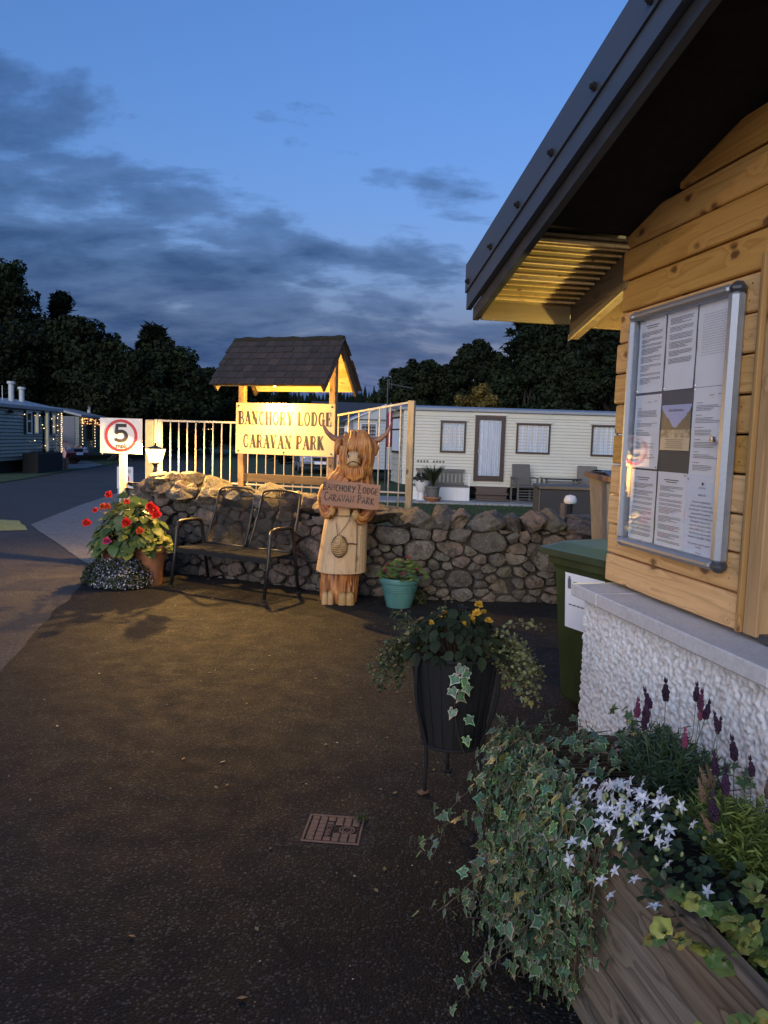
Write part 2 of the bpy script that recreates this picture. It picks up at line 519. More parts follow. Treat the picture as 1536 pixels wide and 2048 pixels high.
def stonemat():
    m, nt, b = new_mat('rubble_stone')
    co = objco(nt)
    rv = orand(nt)
    off = nt.n('ShaderNodeCombineXYZ')
    for i in range(3): nt.link(nt.math('MULTIPLY', rv, (31.0, 57.0, 17.0)[i]), off.inputs[i])
    p = nt.vmath('ADD', co, off.outputs[0])
    base = nt.ramp(rv, [(0.0, (0.13, 0.12, 0.105)), (0.2, (0.22, 0.17, 0.13)), (0.38, (0.155, 0.145, 0.135)), (0.55, (0.22, 0.16, 0.13)), (0.72, (0.095, 0.088, 0.08)), (0.88, (0.21, 0.185, 0.15)), (1.0, (0.16, 0.12, 0.10))], 'CONSTANT')
    n1 = nt.noise(p, 7, 8, 0.68)
    n2 = nt.noise(p, 42, 5, 0.7)
    c = nt.mix(nt.ramp(n1, [(0.30, 0.0), (0.66, 0.85)]), base, (0.095, 0.08, 0.068))
    c = nt.mix(nt.ramp(n2, [(0.55, 0.0), (0.74, 0.6)]), c, (0.44, 0.40, 0.33))
    n3 = nt.noise(p, 15, 4, 0.7)
    c = nt.mix(nt.ramp(n3, [(0.50, 0.0), (0.60, 0.85)]), c, (0.060, 0.050, 0.040))
    c = nt.mix(nt.ramp(nt.noise(p, 4.0, 4, 0.6), [(0.55, 0.0), (0.7, 0.4)]), c, (0.17, 0.18, 0.10))
    nt.link(c, b.inputs['Base Color']); b.inputs['Roughness'].default_value = 0.85
    h = nt.math('ADD', nt.math('MULTIPLY', n1, 1.2), nt.math('MULTIPLY', n2, 0.6))
    bump(nt, b, h, 1.0, 0.035)
    return m
M['stone'] = stonemat()
M['mortar'] = simple('dark_mortar', (0.035, 0.030, 0.026), 0.95, var=0.3, scale=40, bmp=1.0)

def harlmat():
    m, nt, b = new_mat('white_roughcast')
    co = objco(nt)
    n1 = nt.noise(co, 1.3, 5, 0.6)
    n2 = nt.noise(co, 150, 3, 0.6)
    c = nt.mix(nt.ramp(n1, [(0.35, 0.0), (0.8, 0.5)]), (0.80, 0.79, 0.78), (0.66, 0.65, 0.63))
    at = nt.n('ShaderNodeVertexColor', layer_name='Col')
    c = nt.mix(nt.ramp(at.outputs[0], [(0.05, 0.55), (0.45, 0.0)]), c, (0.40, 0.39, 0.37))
    sz = nt.n('ShaderNodeSeparateXYZ'); nt.link(co, sz.inputs[0])
    spl = nt.math('ADD', nt.mapr(sz.outputs[2], 0.0, 0.26, 0.62, 0.0), nt.math('MULTIPLY', nt.math('SUBTRACT', nt.noise(co, 9, 5, 0.65), 0.5), 1.1))
    c = nt.mix(nt.ramp(spl, [(0.25, 0.0), (0.8, 0.75)]), c, (0.33, 0.29, 0.23))
    drip = nt.noise(nt.vmath('MULTIPLY', co, (1, 1, 0.06)), 11, 4, 0.6)
    c = nt.mix(nt.math('MULTIPLY', nt.ramp(drip, [(0.56, 0.0), (0.72, 0.5)]), nt.mapr(sz.outputs[2], 0.45, 0.79, 0.0, 1.0)), c, (0.42, 0.41, 0.36))
    nt.link(c, b.inputs['Base Color']); b.inputs['Roughness'].default_value = 0.9
    bump(nt, b, n2, 0.5, 0.004)
    return m
M['harl'] = harlmat()
M['coping'] = simple('cast_coping', (0.60, 0.60, 0.61), 0.85, var=0.08, scale=60, bmp=0.3, dirt=(0.47, 0.46, 0.45))
M['metal_dark'] = simple('graphite_sheet_metal', (0.10, 0.112, 0.13), 0.38, 0.35, var=0.06, scale=4)
M['barge_dark'] = simple('dark_stained_barge', (0.040, 0.042, 0.046), 0.45, var=0.15, scale=10)
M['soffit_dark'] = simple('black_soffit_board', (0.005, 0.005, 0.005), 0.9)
M['black_metal'] = simple('black_painted_metal', (0.012, 0.012, 0.012), 0.42, 0.0, var=0.15, scale=25, bmp=0.1)
M['black_iron'] = simple('black_cast_iron', (0.006, 0.006, 0.006), 0.8, 0.0, var=0.2, scale=40, bmp=0.3)
M['bench_frame'] = simple('bench_enamel', (0.014, 0.014, 0.015), 0.36, 0.0, var=0.1, scale=20)
M['alu'] = simple('brushed_aluminium', (0.36, 0.39, 0.43), 0.45, 0.6, var=0.05, scale=60)
M['alu_cap'] = simple('grey_plastic_cap', (0.05, 0.055, 0.065), 0.4)
M['chrome'] = simple('chrome', (0.75, 0.75, 0.75), 0.15, 1.0, var=0.02)
M['paper'] = simple('white_paper', (0.90, 0.90, 0.91), 0.65, var=0.02, scale=9)
M['paper_blue'] = simple('bluish_paper', (0.80, 0.85, 0.93), 0.65, var=0.02, scale=9)
M['ink'] = simple('grey_ink', (0.16, 0.16, 0.18), 0.7, var=0.1)
M['ink_black'] = simple('black_ink', (0.025, 0.023, 0.022), 0.6, var=0.1)
M['ink_red'] = simple('red_print', (0.50, 0.018, 0.02), 0.45, var=0.06)
M['felt'] = simple('brown_felt', (0.16, 0.125, 0.095), 0.95, var=0.08, scale=120, bmp=0.2)
M['sign_white'] = simple('cream_sign_face', (0.50, 0.405, 0.225), 0.42, var=0.03, scale=3)
M['speed_white'] = simple('white_sign_face', (0.72, 0.70, 0.68), 0.4, var=0.03, scale=3)
M['fence_paint'] = simple('cream_railing_paint', (0.62, 0.54, 0.41), 0.45, var=0.1, scale=14, dirt=(0.40, 0.30, 0.18))
M['conc_post'] = simple('pale_concrete_post', (0.27, 0.245, 0.21), 0.85, var=0.12, scale=22, bmp=0.5, dirt=(0.28, 0.25, 0.2))
M['bin_green'] = simple('bottle_green_plastic', (0.034, 0.050, 0.014), 0.42, var=0.12, scale=6, rvar=0.08, dirt=(0.05, 0.065, 0.035))
M['lid_green'] = simple('green_lid_plastic', (0.024, 0.046, 0.022), 0.42, var=0.1, scale=6, rvar=0.08)
M['rubber'] = simple('black_rubber', (0.018, 0.018, 0.018), 0.75)
M['hub'] = simple('brown_hub_plastic', (0.16, 0.09, 0.05), 0.5)
M['grey_bin'] = simple('galvanised_bin_side', (0.30, 0.275, 0.235), 0.55, 0.2, var=0.15, scale=7, bmp=0.2, dirt=(0.20, 0.17, 0.13))
M['grey_lid'] = simple('slate_grey_lid', (0.13, 0.135, 0.16), 0.5, var=0.1)
M['brown_rim_lit_foot'] = simple('rusty_rim_lit_foot', (0.20, 0.11, 0.06), 0.6, var=0.2)
M['teal'] = simple('turquoise_glaze', (0.075, 0.20, 0.19), 0.35, var=0.12, scale=8, dirt=(0.08, 0.17, 0.16), bmp=0.05)
M['terracotta'] = simple('terracotta', (0.40, 0.165, 0.075), 0.75, var=0.15, scale=14, bmp=0.3, dirt=(0.30, 0.17, 0.11))
M['soil'] = simple('dark_soil', (0.022, 0.016, 0.012), 0.95, var=0.3, scale=60, bmp=1.0)
M['cover_red'] = simple('rusty_red_cast_iron', (0.21, 0.11, 0.075), 0.68, 0.0, var=0.2, scale=40, bmp=0.5, dirt=(0.10, 0.075, 0.06))
M['cream'] = simple('cream_caravan_panel', (0.64, 0.61, 0.49), 0.45, var=0.03, scale=2, dirt=(0.55, 0.53, 0.44), coat=0.2)
M['white_caravan'] = simple('white_caravan_panel', (0.46, 0.49, 0.49), 0.45, var=0.04, scale=2)
M['sage'] = simple('sage_caravan_panel', (0.105, 0.135, 0.11), 0.45, var=0.05, scale=2, coat=0.2)
M['caravan_roof'] = simple('pale_caravan_roof', (0.30, 0.32, 0.34), 0.5, var=0.06, scale=3)
M['brown_frame'] = simple('brown_window_frame', (0.055, 0.032, 0.026), 0.4, var=0.1)
M['white_frame'] = simple('white_upvc', (0.72, 0.70, 0.66), 0.4, var=0.04)
M['wood_dark_step'] = simple('brown_step', (0.10, 0.07, 0.055), 0.6, var=0.15)
M['cane'] = simple('grey_brown_chair', (0.15, 0.135, 0.115), 0.65, var=0.15, scale=60)
M['grey_box'] = simple('dark_box_panel', (0.035, 0.033, 0.035), 0.6, var=0.15)
M['box_edge'] = simple('box_side_timber', (0.17, 0.13, 0.08), 0.7, var=0.15)
M['white_plastic'] = simple('white_plastic', (0.74, 0.73, 0.70), 0.45, var=0.04)
M['car_silver'] = simple('silver_car_paint', (0.40, 0.42, 0.46), 0.28, 0.5, var=0.03, coat=0.6)
M['car_red'] = simple('red_car_paint', (0.26, 0.018, 0.016), 0.25, 0.1, var=0.04, coat=0.8)
M['dark_roof'] = simple('dark_tile_roof', (0.05, 0.052, 0.06), 0.7, var=0.2, scale=12)
M['slate'] = None
M['bark'] = simple('tree_bark', (0.05, 0.038, 0.028), 0.95, var=0.3, scale=9, bmp=1.0)
M['stem_green'] = simple('green_stem', (0.06, 0.10, 0.03), 0.6)
M['stem_brown'] = simple('brown_stem', (0.075, 0.05, 0.03), 0.7)

def shinglemat():
    m, nt, b = new_mat('mossy_shingle')
    co = objco(nt); rv = orand(nt)
    base = nt.ramp(rv, [(0, (0.042, 0.030, 0.028)), (0.4, (0.060, 0.043, 0.040)), (0.75, (0.030, 0.024, 0.024)), (1, (0.078, 0.052, 0.044))])
    off = nt.n('ShaderNodeCombineXYZ')
    for i in range(3): nt.link(nt.math('MULTIPLY', rv, 40.0), off.inputs[i])
    p = nt.vmath('ADD', co, off.outputs[0])
    n = nt.noise(p, 26, 6, 0.7)
    c = nt.mix(nt.ramp(n, [(0.4, 0), (0.7, 0.7)]), base, (0.035, 0.030, 0.024))
    c = nt.mix(nt.ramp(nt.noise(p, 11, 5, 0.7), [(0.56, 0), (0.68, 0.6)]), c, (0.055, 0.055, 0.026))
    nt.link(c, b.inputs['Base Color']); b.inputs['Roughness'].default_value = 0.9
    bump(nt, b, n, 0.8, 0.008)
    return m
M['slate'] = shinglemat()
M['moss'] = simple('dark_moss', (0.030, 0.026, 0.014), 0.98, var=0.4, scale=60, bmp=1.0)

def glassmat(name, tint=(1, 1, 1), refl=0.12, rough=0.02, dark=False):
    m, nt, b = new_mat(name)
    out = m.node_tree.nodes['Material Output']
    fr = nt.n('ShaderNodeLayerWeight')
    tr = nt.n('ShaderNodeBsdfTransparent'); tr.inputs[0].default_value = (*tint, 1)
    gl = nt.n('ShaderNodeBsdfGlossy'); gl.inputs['Roughness'].default_value = rough
    mx = nt.n('ShaderNodeMixShader')
    nt.link(nt.math('ADD', nt.math('MULTIPLY', nt.math('POWER', fr.outputs['Facing'], 4.0), 0.75), refl, clamp=True), mx.inputs[0])
    nt.link(tr.outputs[0], mx.inputs[1]); nt.link(gl.outputs[0], mx.inputs[2])
    nt.link(mx.outputs[0], out.inputs['Surface'])
    m.node_tree.nodes.remove(b)
    return m
M['glass'] = glassmat('clear_glass', refl=0.05)
M['pane'] = glassmat('window_glass', (0.94, 0.96, 0.98), 0.05, 0.05)
def doorpane():
    m = glassmat('rippled_door_pane', (0.93, 0.95, 0.98), 0.10, 0.10)
    nt = NT(m.node_tree); gl = [n for n in m.node_tree.nodes if n.type == 'BSDF_GLOSSY'][0]
    bp = nt.n('ShaderNodeBump'); bp.inputs['Strength'].default_value = 0.35; bp.inputs['Distance'].default_value = 0.01
    nt.link(nt.voro(objco(nt), 26, 'SMOOTH_F1'), bp.inputs['Height']); nt.link(bp.outputs[0], gl.inputs['Normal'])
    return m
M['door_pane'] = doorpane()
M['dark_pane'] = simple('dark_window', (0.02, 0.025, 0.03), 0.08, var=0.05, rvar=0.02)

def curtainmat():
    m, nt, b = new_mat('net_curtain')
    co = objco(nt)
    n = nt.noise(nt.vmath('MULTIPLY', co, (1, 1, 0.08)), 14, 4, 0.6)
    c = nt.ramp(n, [(0.3, (0.60, 0.66, 0.70)), (0.7, (0.84, 0.88, 0.90))])
    nt.link(c, b.inputs['Base Color']); b.inputs['Roughness'].default_value = 0.9
    return m
M['curtain'] = curtainmat()

def leafmat(name, col, var=0.35, rough=0.45, attr=False, trans=0.15, warm=None, spec=0.4):
    m, nt, b = new_mat(name)
    rv = orand(nt)
    co = objco(nt)
    n = nt.noise(co, 30, 3, 0.6)
    if attr:
        at = nt.n('ShaderNodeVertexColor', layer_name='Col')
        c = at.outputs[0]
        c = nt.mix(1.0, c, col, 'MULTIPLY')
    else:
        c = nt.mix(0.0, col, col)
    c2 = nt.mix(1.0, c, tuple(1 - var for _ in range(3)), 'MULTIPLY')
    c = nt.mix(nt.ramp(n, [(0.3, 0), (0.7, 1)]), c2, c)
    if warm:
        c = nt.mix(nt.ramp(rv, [(0.70, 0.0), (1.0, 0.75)]), c, warm)
    hs = nt.n('ShaderNodeHueSaturation')
    nt.link(nt.mapr(rv, 0, 1, 1 - var, 1 + var), hs.inputs['Value']); nt.link(c, hs.inputs['Color'])
    nt.link(hs.outputs[0], b.inputs['Base Color'])
    b.inputs['Roughness'].default_value = rough
    b.inputs['Specular IOR Level'].default_value = spec
    if trans:
        out = m.node_tree.nodes['Material Output']
        tl = nt.n('ShaderNodeBsdfTranslucent'); nt.link(hs.outputs[0], tl.inputs[0])
        mx = nt.n('ShaderNodeMixShader'); mx.inputs[0].default_value = trans
        nt.link(b.outputs[0], mx.inputs[1]); nt.link(tl.outputs[0], mx.inputs[2])
        nt.link(mx.outputs[0], out.inputs['Surface'])
    return m
M['ivy'] = leafmat('variegated_ivy_leaf', (1, 1, 1), 0.25, 0.42, attr=True)
M['dark_leaf'] = leafmat('dark_green_leaf', (0.030, 0.044, 0.020), 0.4, 0.6, spec=0.2)
M['begonia_leaf'] = leafmat('begonia_leaf', (0.075, 0.13, 0.028), 0.3, 0.45, warm=(0.16, 0.15, 0.03))
M['geranium_leaf'] = leafmat('geranium_leaf', (0.10, 0.16, 0.035), 0.3, 0.5)
M['lavender_leaf'] = leafmat('lavender_leaf', (0.075, 0.105, 0.065), 0.3, 0.6, attr=True)
M['gold_leaf'] = leafmat('gold_green_leaf', (1, 1, 1), 0.2, 0.45, attr=True)
M['lobelia'] = leafmat('lobelia_foliage', (1, 1, 1), 0.2, 0.6, attr=True)
M['small_leaf'] = leafmat('small_mixed_foliage', (1, 1, 1), 0.2, 0.5, attr=True)
M['tree_leaf'] = leafmat('broadleaf_foliage', (0.019, 0.028, 0.011), 0.3, 0.75, attr=True, trans=0.1, spec=0.15)
M['conifer_leaf'] = leafmat('conifer_foliage', (0.012, 0.020, 0.010), 0.3, 0.8, attr=True, trans=0.05, spec=0.1)
M['golden_tree'] = leafmat('golden_foliage', (0.115, 0.085, 0.022), 0.3, 0.75, attr=True, trans=0.1, spec=0.15)
M['red_petal'] = leafmat('red_petal', (0.62, 0.025, 0.015), 0.2, 0.5, trans=0.25)
M['orange_petal'] = leafmat('orange_petal', (0.66, 0.10, 0.02), 0.2, 0.5, trans=0.25)
M['pink_petal'] = leafmat('pink_petal', (0.46, 0.045, 0.13), 0.2, 0.5, trans=0.25)
M['yellow_petal'] = leafmat('yellow_petal', (0.70, 0.42, 0.05), 0.15, 0.5, trans=0.25)
M['white_petal'] = leafmat('white_petal', (0.80, 0.82, 0.86), 0.08, 0.5, trans=0.25)
M['bud'] = leafmat('pale_bud', (0.42, 0.47, 0.20), 0.2, 0.5)
M['lav_spike'] = leafmat('lavender_spike', (0.050, 0.018, 0.050), 0.4, 0.7, warm=(0.22, 0.04, 0.09))
M['dry_spike'] = leafmat('faded_lavender_spike', (0.22, 0.145, 0.085), 0.25, 0.8)
def panemat():
    m = emit('lit_lantern_pane', (1.0, 0.66, 0.20), 0.80, (0, 0, 0))
    m.node_tree.nodes['Principled BSDF'].inputs['Specular IOR Level'].default_value = 0.0
    nt = NT(m.node_tree); b = m.node_tree.nodes['Principled BSDF']; out = m.node_tree.nodes['Material Output']
    tr = nt.n('ShaderNodeBsdfTransparent'); mx = nt.n('ShaderNodeMixShader'); mx.inputs[0].default_value = 0.45
    nt.link(tr.outputs[0], mx.inputs[1]); nt.link(b.outputs[0], mx.inputs[2]); nt.link(mx.outputs[0], out.inputs['Surface'])
    return m
M['lamp_glow'] = panemat()
M['bulb_glow'] = emit('lit_bulb', (1.0, 0.74, 0.36), 9.0)
M['fairy_warm'] = emit('warm_fairy_light', (1.0, 0.70, 0.32), 0.35)
M['fairy_orange'] = emit('orange_fairy_light', (1.0, 0.42, 0.10), 0.22)
M['reflected_glow_pane'] = emit('reflected_glow_pane', (1.0, 0.82, 0.36), 0.022, (0.5, 0.45, 0.3))  # yellow emission imitates the glow reflected in door and windows
M['lamp_lens'] = simple('clear_headlight_lens', (0.55, 0.57, 0.60), 0.12, 0.3)
# ------------------------------------------------------------------ ground, road, lawn
def sheet(name, poly, z, mat, kind='structure'):
    o = MB().sheet(poly, z).build(name, mat)
    return tag(o, kind=kind)
sheet('ground', [(-900, -300), (900, -300), (900, 1200), (-900, 1200)], -0.03, M['grass'])
# tarmac of the site road: runs past the forecourt on the left and away up the park
sheet('road', [(-40, -25), (12, -25), (12, 8.35), (-2.9, 9.4), (-3.1, 12.0), (-8.4, 37.0), (-14.0, 62), (-19, 62), (-13.0, 36.5), (-12.2, 30.0), (-11.3, 24.0), (-11.0, 21.0), (-14.0, 15.5), (-40, 10.0)], 0.0, M['road'])
def wobble(pts, amp, step, seed):
    out = []
    for (a, b) in zip(pts, pts[1:]):
        a, b = Vector(a), Vector(b)
        k = max(1, int((b - a).length / step))
        for i in range(k):
            p = a.lerp(b, i / k)
            q = mnoise.noise(Vector((p.x * 2.3, p.y * 2.3, seed))) * amp
            n = Vector((-(b - a).y, (b - a).x)).normalized()
            out.append(tuple(p + n * q))
    out.append(tuple(pts[-1]))
    return out
seam = wobble([(-3.26, 8.62), (-2.9, 6.8), (-2.51, 4.98), (-1.8, 1.6), (-1.1, -1.9), (0.3, -9)], 0.06, 0.18, 3)
sheet('forecourt', seam + [(12, -9), (12, 8.3), (2.0, 8.2), (-1.9, 8.9), (-2.9, 9.1)], 0.005, M['forecourt'])
apron = wobble([(-5.88, 12.72), (-4.6, 10.75), (-3.28, 8.70)], 0.03, 0.2, 8) + [(-2.75, 9.0), (-2.95, 12.0), (-4.1, 19.5), (-6.9, 19.8), (-6.45, 16.2)]
sheet('driveway', apron, 0.009, M['concrete'])
sheet('road_marking', wobble([(-9.5, 12.4), (-5.92, 11.83), (-5.58, 12.0), (-6.29, 13.2), (-6.6, 13.25), (-9.9, 13.9)], 0.03, 0.2, 5), 0.010, M['yellow_paint'])
sheet('lawn', [(-2.95, 9.6), (-0.4, 8.9), (2.0, 8.1), (14, 8.3), (26, 70), (-14, 70), (-8.3, 37.0), (-3.05, 12.2)], 0.012, M['grass'])
sheet('verge', [(-11.05, 20.8), (-11.35, 24.0), (-12.25, 30.0), (-13.05, 36.5), (-19, 62), (-60, 62), (-60, 6), (-40, 10.1), (-14.0, 15.4)], 0.012, M['grass'])
tag(MB().box((3.4, 20.2, 0.03), (7.2, 1.6, 0.06), bev=0.008).build('patio', M['slab']), kind='structure')
sheet('hardstanding', [(-13.1, 31.0), (-12.5, 32.2), (-13.2, 36.0), (-16.5, 42), (-22, 40), (-17, 30)], 0.016, M['concrete'])

def blades(n, region, seed, hmin, hmax, name):
    r = np.random.default_rng(seed)
    (x0, x1, y0, y1) = region
    x = r.uniform(x0, x1, n); y = r.uniform(y0, y1, n)
    h = r.uniform(hmin, hmax, n); a = r.uniform(0, 6.28, n); wv = r.uniform(.004, .01, n)
    lx, ly = r.normal(0, .35, n) * h, r.normal(0, .35, n) * h
    v = np.zeros((n, 3, 3))
    v[:, 0] = np.stack([x - np.cos(a) * wv, y - np.sin(a) * wv, np.full(n, .01)], 1)
    v[:, 1] = np.stack([x + np.cos(a) * wv, y + np.sin(a) * wv, np.full(n, .01)], 1)
    v[:, 2] = np.stack([x + lx, y + ly, h + .01], 1)
    f = np.arange(n * 3).reshape(n, 3)
    tag(link_mesh(name, np_mesh(name, v.reshape(-1, 3), f, M['grass'])), kind='stuff', label='short mown grass on the lawn behind the stone wall', cat='grass')
blades(26000, (-2.6, 9.0, 9.8, 20.0), 5, 0.03, 0.075, 'grass')

# ------------------------------------------------------------------ far hill and its wood
hv, hq = [], []
NX, NY = 60, 8
for j in range(NY):
    for i in range(NX):
        x = -260 + 520 * i / (NX - 1); t = j / (NY - 1); y = 170 + 200 * t
        z = (13.0 + 2.5 * math.sin(x * 0.017 + 1.0) + 1.6 * math.sin(x * .05)) * (t ** 0.8) * 1.25 - 0.5
        hv.append((x, y, z))
for j in range(NY - 1):
    for i in range(NX - 1):
        hq.append((j * NX + i, j * NX + i + 1, (j + 1) * NX + i + 1, (j + 1) * NX + i))
tag(link_mesh('hill', np_mesh('hill', hv, hq, M['grass'], smooth=True)), kind='structure')
def hill_z(x, y):
    t = min(1, max(0, (y - 170) / 200))
    return (13.0 + 2.5 * math.sin(x * 0.017 + 1.0) + 1.6 * math.sin(x * .05)) * (t ** 0.8) * 1.25 - 0.5
rr = random.Random(11)
mb = MB()
for k in range(2600):
    x = rr.uniform(-150, 120); y = rr.uniform(200, 369); z = hill_z(x, y) - .4
    h = rr.uniform(4, 8.5) * (1.25 if rr.random() < .1 else 1); rad = h * rr.uniform(.16, .24)
    a0 = rr.uniform(0, 6)
    g = rr.uniform(.6, 1.3)
    n = 5
    vs = []; fs = []
    for lv in range(3):
        zb = z + h * lv * .28; rb = rad * (1 - lv * .28); zt = zb + h * .46
        o = len(vs)
        vs += [(x + math.cos(a0 + lv + 6.283 * q / n) * rb, y + math.sin(a0 + lv + 6.283 * q / n) * rb, zb) for q in range(n)] + [(x, y, zt)]
        fs += [(o + q, o + (q + 1) % n, o + n) for q in range(n)]
    mb.add(vs, fs, (g, g, g))
o = mb.build('hillside_forest', M['conifer_leaf'])
tag(o, 'dark conifer wood covering the low hill behind the park', 'forest', kind='stuff')

# ------------------------------------------------------------------ trees
def leaf_cloud(clumps, n_leaf, size, seed, flat=0.6, up=0.35):
    n_leaf = int(n_leaf * 2.6); size = size * 0.52
    """many leaf sprays spread through clumps (centre, radius, tone)"""
    r = np.random.default_rng(seed)
    cs = np.array([c for c, _, _ in clumps]); rs = np.array([q for _, q, _ in clumps]); ts = np.array([t for _, _, t in clumps])
    pr = rs ** 2; pr = pr / pr.sum()
    idx = r.choice(len(clumps), n_leaf, p=pr)
    d = r.normal(size=(n_leaf, 3)); d /= np.linalg.norm(d, axis=1)[:, None]
    rad = rs[idx] * r.uniform(0.25, 1.08, n_leaf) ** 0.55
    p = cs[idx] + d * rad[:, None] * np.array([1, 1, flat + .15])
    nrm = d + r.normal(size=(n_leaf, 3)) * 0.7 + np.array([0, 0, up]); nrm /= np.linalg.norm(nrm, axis=1)[:, None]
    a = np.cross(nrm, r.normal(size=(n_leaf, 3))); a /= np.linalg.norm(a, axis=1)[:, None]
    b = np.cross(nrm, a)
    s = size * r.uniform(0.55, 1.35, n_leaf)
    a *= s[:, None]; b *= (s * r.uniform(.45, .8, n_leaf))[:, None]
    bend = nrm * (s * .25)[:, None]
    v = np.stack([p - a, p - b * .9 + a * .1 + bend, p + a, p + b + a * .1 + bend], 1).reshape(-1, 3)
    tone = ts[idx] * r.uniform(.75, 1.25, n_leaf)
    col = np.repeat(np.stack([tone, tone, tone], 1), 4, 0)
    return v, np.arange(n_leaf * 4).reshape(-1, 4), col

def limb_curve(a, b, sag, rr, n=6):
    a, b = Vector(a), Vector(b)
    out = []
    for i in range(n + 1):
        t = i / n
        p = a.lerp(b, t) + Vector((rr.uniform(-1, 1), rr.uniform(-1, 1), 0)) * sag * math.sin(t * math.pi) + Vector((0, 0, sag * math.sin(t * math.pi)))
        out.append(p)
    return out

def broadleaf(name, loc, H, Rr, seed, label, group, mat='tree_leaf', n_leaf=9000, leaf=0.20, base=0.18, shape=1.0):
    rr = random.Random(seed)
    root = empty(name, loc, 0, label, 'tree', group)
    tb = MB()
    top = Vector((rr.uniform(-.4, .4), rr.uniform(-.4, .4), H * 0.82))
    tr = limb_curve((0, 0, -.1), top, .25, rr, 9)
    tb.tube(tr, [H * 0.030 * (1 - i / 9) ** .8 + .03 for i in range(10)], 8)
    tb.build('trunk', M['bark'], root, smooth=True)
    lb = MB(); clumps = []
    n = int(26 + H * 1.2)
    for k in range(n):
        zt = base + (1 - base) * (k + .5) / n
        prof = math.sin(min(1, (zt - base) / (1 - base) * 1.02) ** 0.7 * math.pi) ** 0.55 * shape
        ang = k * 2.4 + rr.uniform(-.5, .5)
        rad = Rr * prof * rr.uniform(.55, 1.0)
        c = Vector((math.cos(ang) * rad, math.sin(ang) * rad, H * zt * rr.uniform(.95, 1.0)))
        q = Rr * rr.uniform(.24, .42) * (0.6 + .5 * prof)
        clumps.append((c, q, rr.uniform(.65, 1.35)))
        t0 = tr[min(9, max(1, int(zt * 9 * .75)))]
        lb.tube(limb_curve(t0, c, .2, rr, 4), [H * .008, H * .006, H * .0045, H * .003, H * .002], 5)
        for e in range(2):
            dd = Vector((rr.uniform(-1, 1), rr.uniform(-1, 1), rr.uniform(-.5, 1))).normalized()
            c2 = c + dd * q * 1.0
            clumps.append((c2, q * rr.uniform(.35, .6), rr.uniform(.7, 1.4)))
    lb.build('branch', M['bark'], root, smooth=True)
    v, f, cc = leaf_cloud(clumps, n_leaf, leaf, seed)
    link_mesh('crown', np_mesh('crown', v, f, M[mat], cc), root)
    return root

def conifer(name, loc, H, Rr, seed, label, group, mat='conifer_leaf', gap=0.0, n_leaf=7000, leaf=0.22, droop=.25, base=.08):
    rr = random.Random(seed); r = np.random.default_rng(seed)
    root = empty(name, loc, 0, label, 'tree', group)
    MB().tube([(0, 0, -.1), (rr.uniform(-.1, .1), 0, H * .5), (0, 0, H)], [H * .022, H * .014, .02], 8).build('trunk', M['bark'], root, smooth=True)
    lb = MB(); P = []; T = []
    lv = int(14 + H * 1.3)
    for k in range(lv):
        z = H * (base + (1 - base) * (k / lv) ** 0.95)
        L = Rr * (1 - (z / H - base) / (1 - base) * .97) ** .85 * rr.uniform(.7, 1.12) + .12
        for q in range(7):
            if rr.random() < gap: continue
            a = rr.uniform(0, 6.283); l = L * rr.uniform(.7, 1.1)
            e = Vector((math.cos(a) * l, math.sin(a) * l, z - l * droop + rr.uniform(-.1, .2)))
            lb.tube([(0, 0, z), (e.x * .5, e.y * .5, z - l * droop * .25), e], [.04, .025, .01], 4, cap=False)
            m = 16; tone = rr.uniform(.6, 1.35)
            for j in range(m):
                t = rr.uniform(.15, 1.05)
                P.append((e.x * t + rr.gauss(0, .10 * l), e.y * t + rr.gauss(0, .10 * l), z + (e.z - z) * t * (0.4 + .6 * t) + rr.gauss(0, .07)))
                T.append(tone)
    lb.build('branch', M['bark'], root)
    n_leaf = int(n_leaf * 1.9); leaf = leaf * .68
    P = np.array(P); T = np.array(T); n = len(P)
    idx = r.integers(0, n, n_leaf)
    p = P[idx] + r.normal(0, leaf * .45, (n_leaf, 3))
    d = r.normal(size=(n_leaf, 3)); d[:, 2] = d[:, 2] * .4 - .25; d /= np.linalg.norm(d, axis=1)[:, None]
    s = leaf * r.uniform(.6, 1.5, n_leaf)
    a = d * s[:, None]; b = np.cross(d, r.normal(size=(n_leaf, 3))); b /= np.linalg.norm(b, axis=1)[:, None]; b *= (s * .22)[:, None]
    v = np.stack([p - a, p - b, p + a, p + b], 1).reshape(-1, 3)
    t = T[idx] * r.uniform(.75, 1.25, n_leaf); cc = np.repeat(np.stack([t] * 3, 1), 4, 0)
    link_mesh('crown', np_mesh('crown', v, np.arange(n_leaf * 4).reshape(-1, 4), M[mat], cc), root)
    return root

GL = 'trees behind the left row of caravans'
GR = 'trees behind the cream caravan'
# left edge, tall (px 0..130)
broadleaf('broadleaf_tree', (-26.5, 50, 0), 12.6, 4.4, 21, 'tallest dark broadleaf tree at the left picture edge behind the caravans', GL, n_leaf=12000, leaf=.30)
conifer('conifer_tree', (-22.6, 54, 0), 11.0, 3.0, 22, 'dark spiky conifer poking out right of the tallest left tree', GL, n_leaf=6000, leaf=.42, gap=.35)
broadleaf('broadleaf_tree', (-18.6, 47, 0), 8.2, 3.2, 23, 'mid-height bushy tree between the tallest left tree and the broad spiky-topped one', GL, n_leaf=11000, leaf=.27)
broadleaf('broadleaf_tree', (-22.5, 44, 0), 7.2, 3.4, 27, 'dark bushy tree filling the gap behind the sage caravan chimneys', GL, n_leaf=9000, leaf=.27)
broadleaf('broadleaf_tree', (-15.9, 46, 0), 6.5, 2.6, 24, 'low rounded tree left of the broad spiky-topped one', GL, n_leaf=7000, leaf=.25)
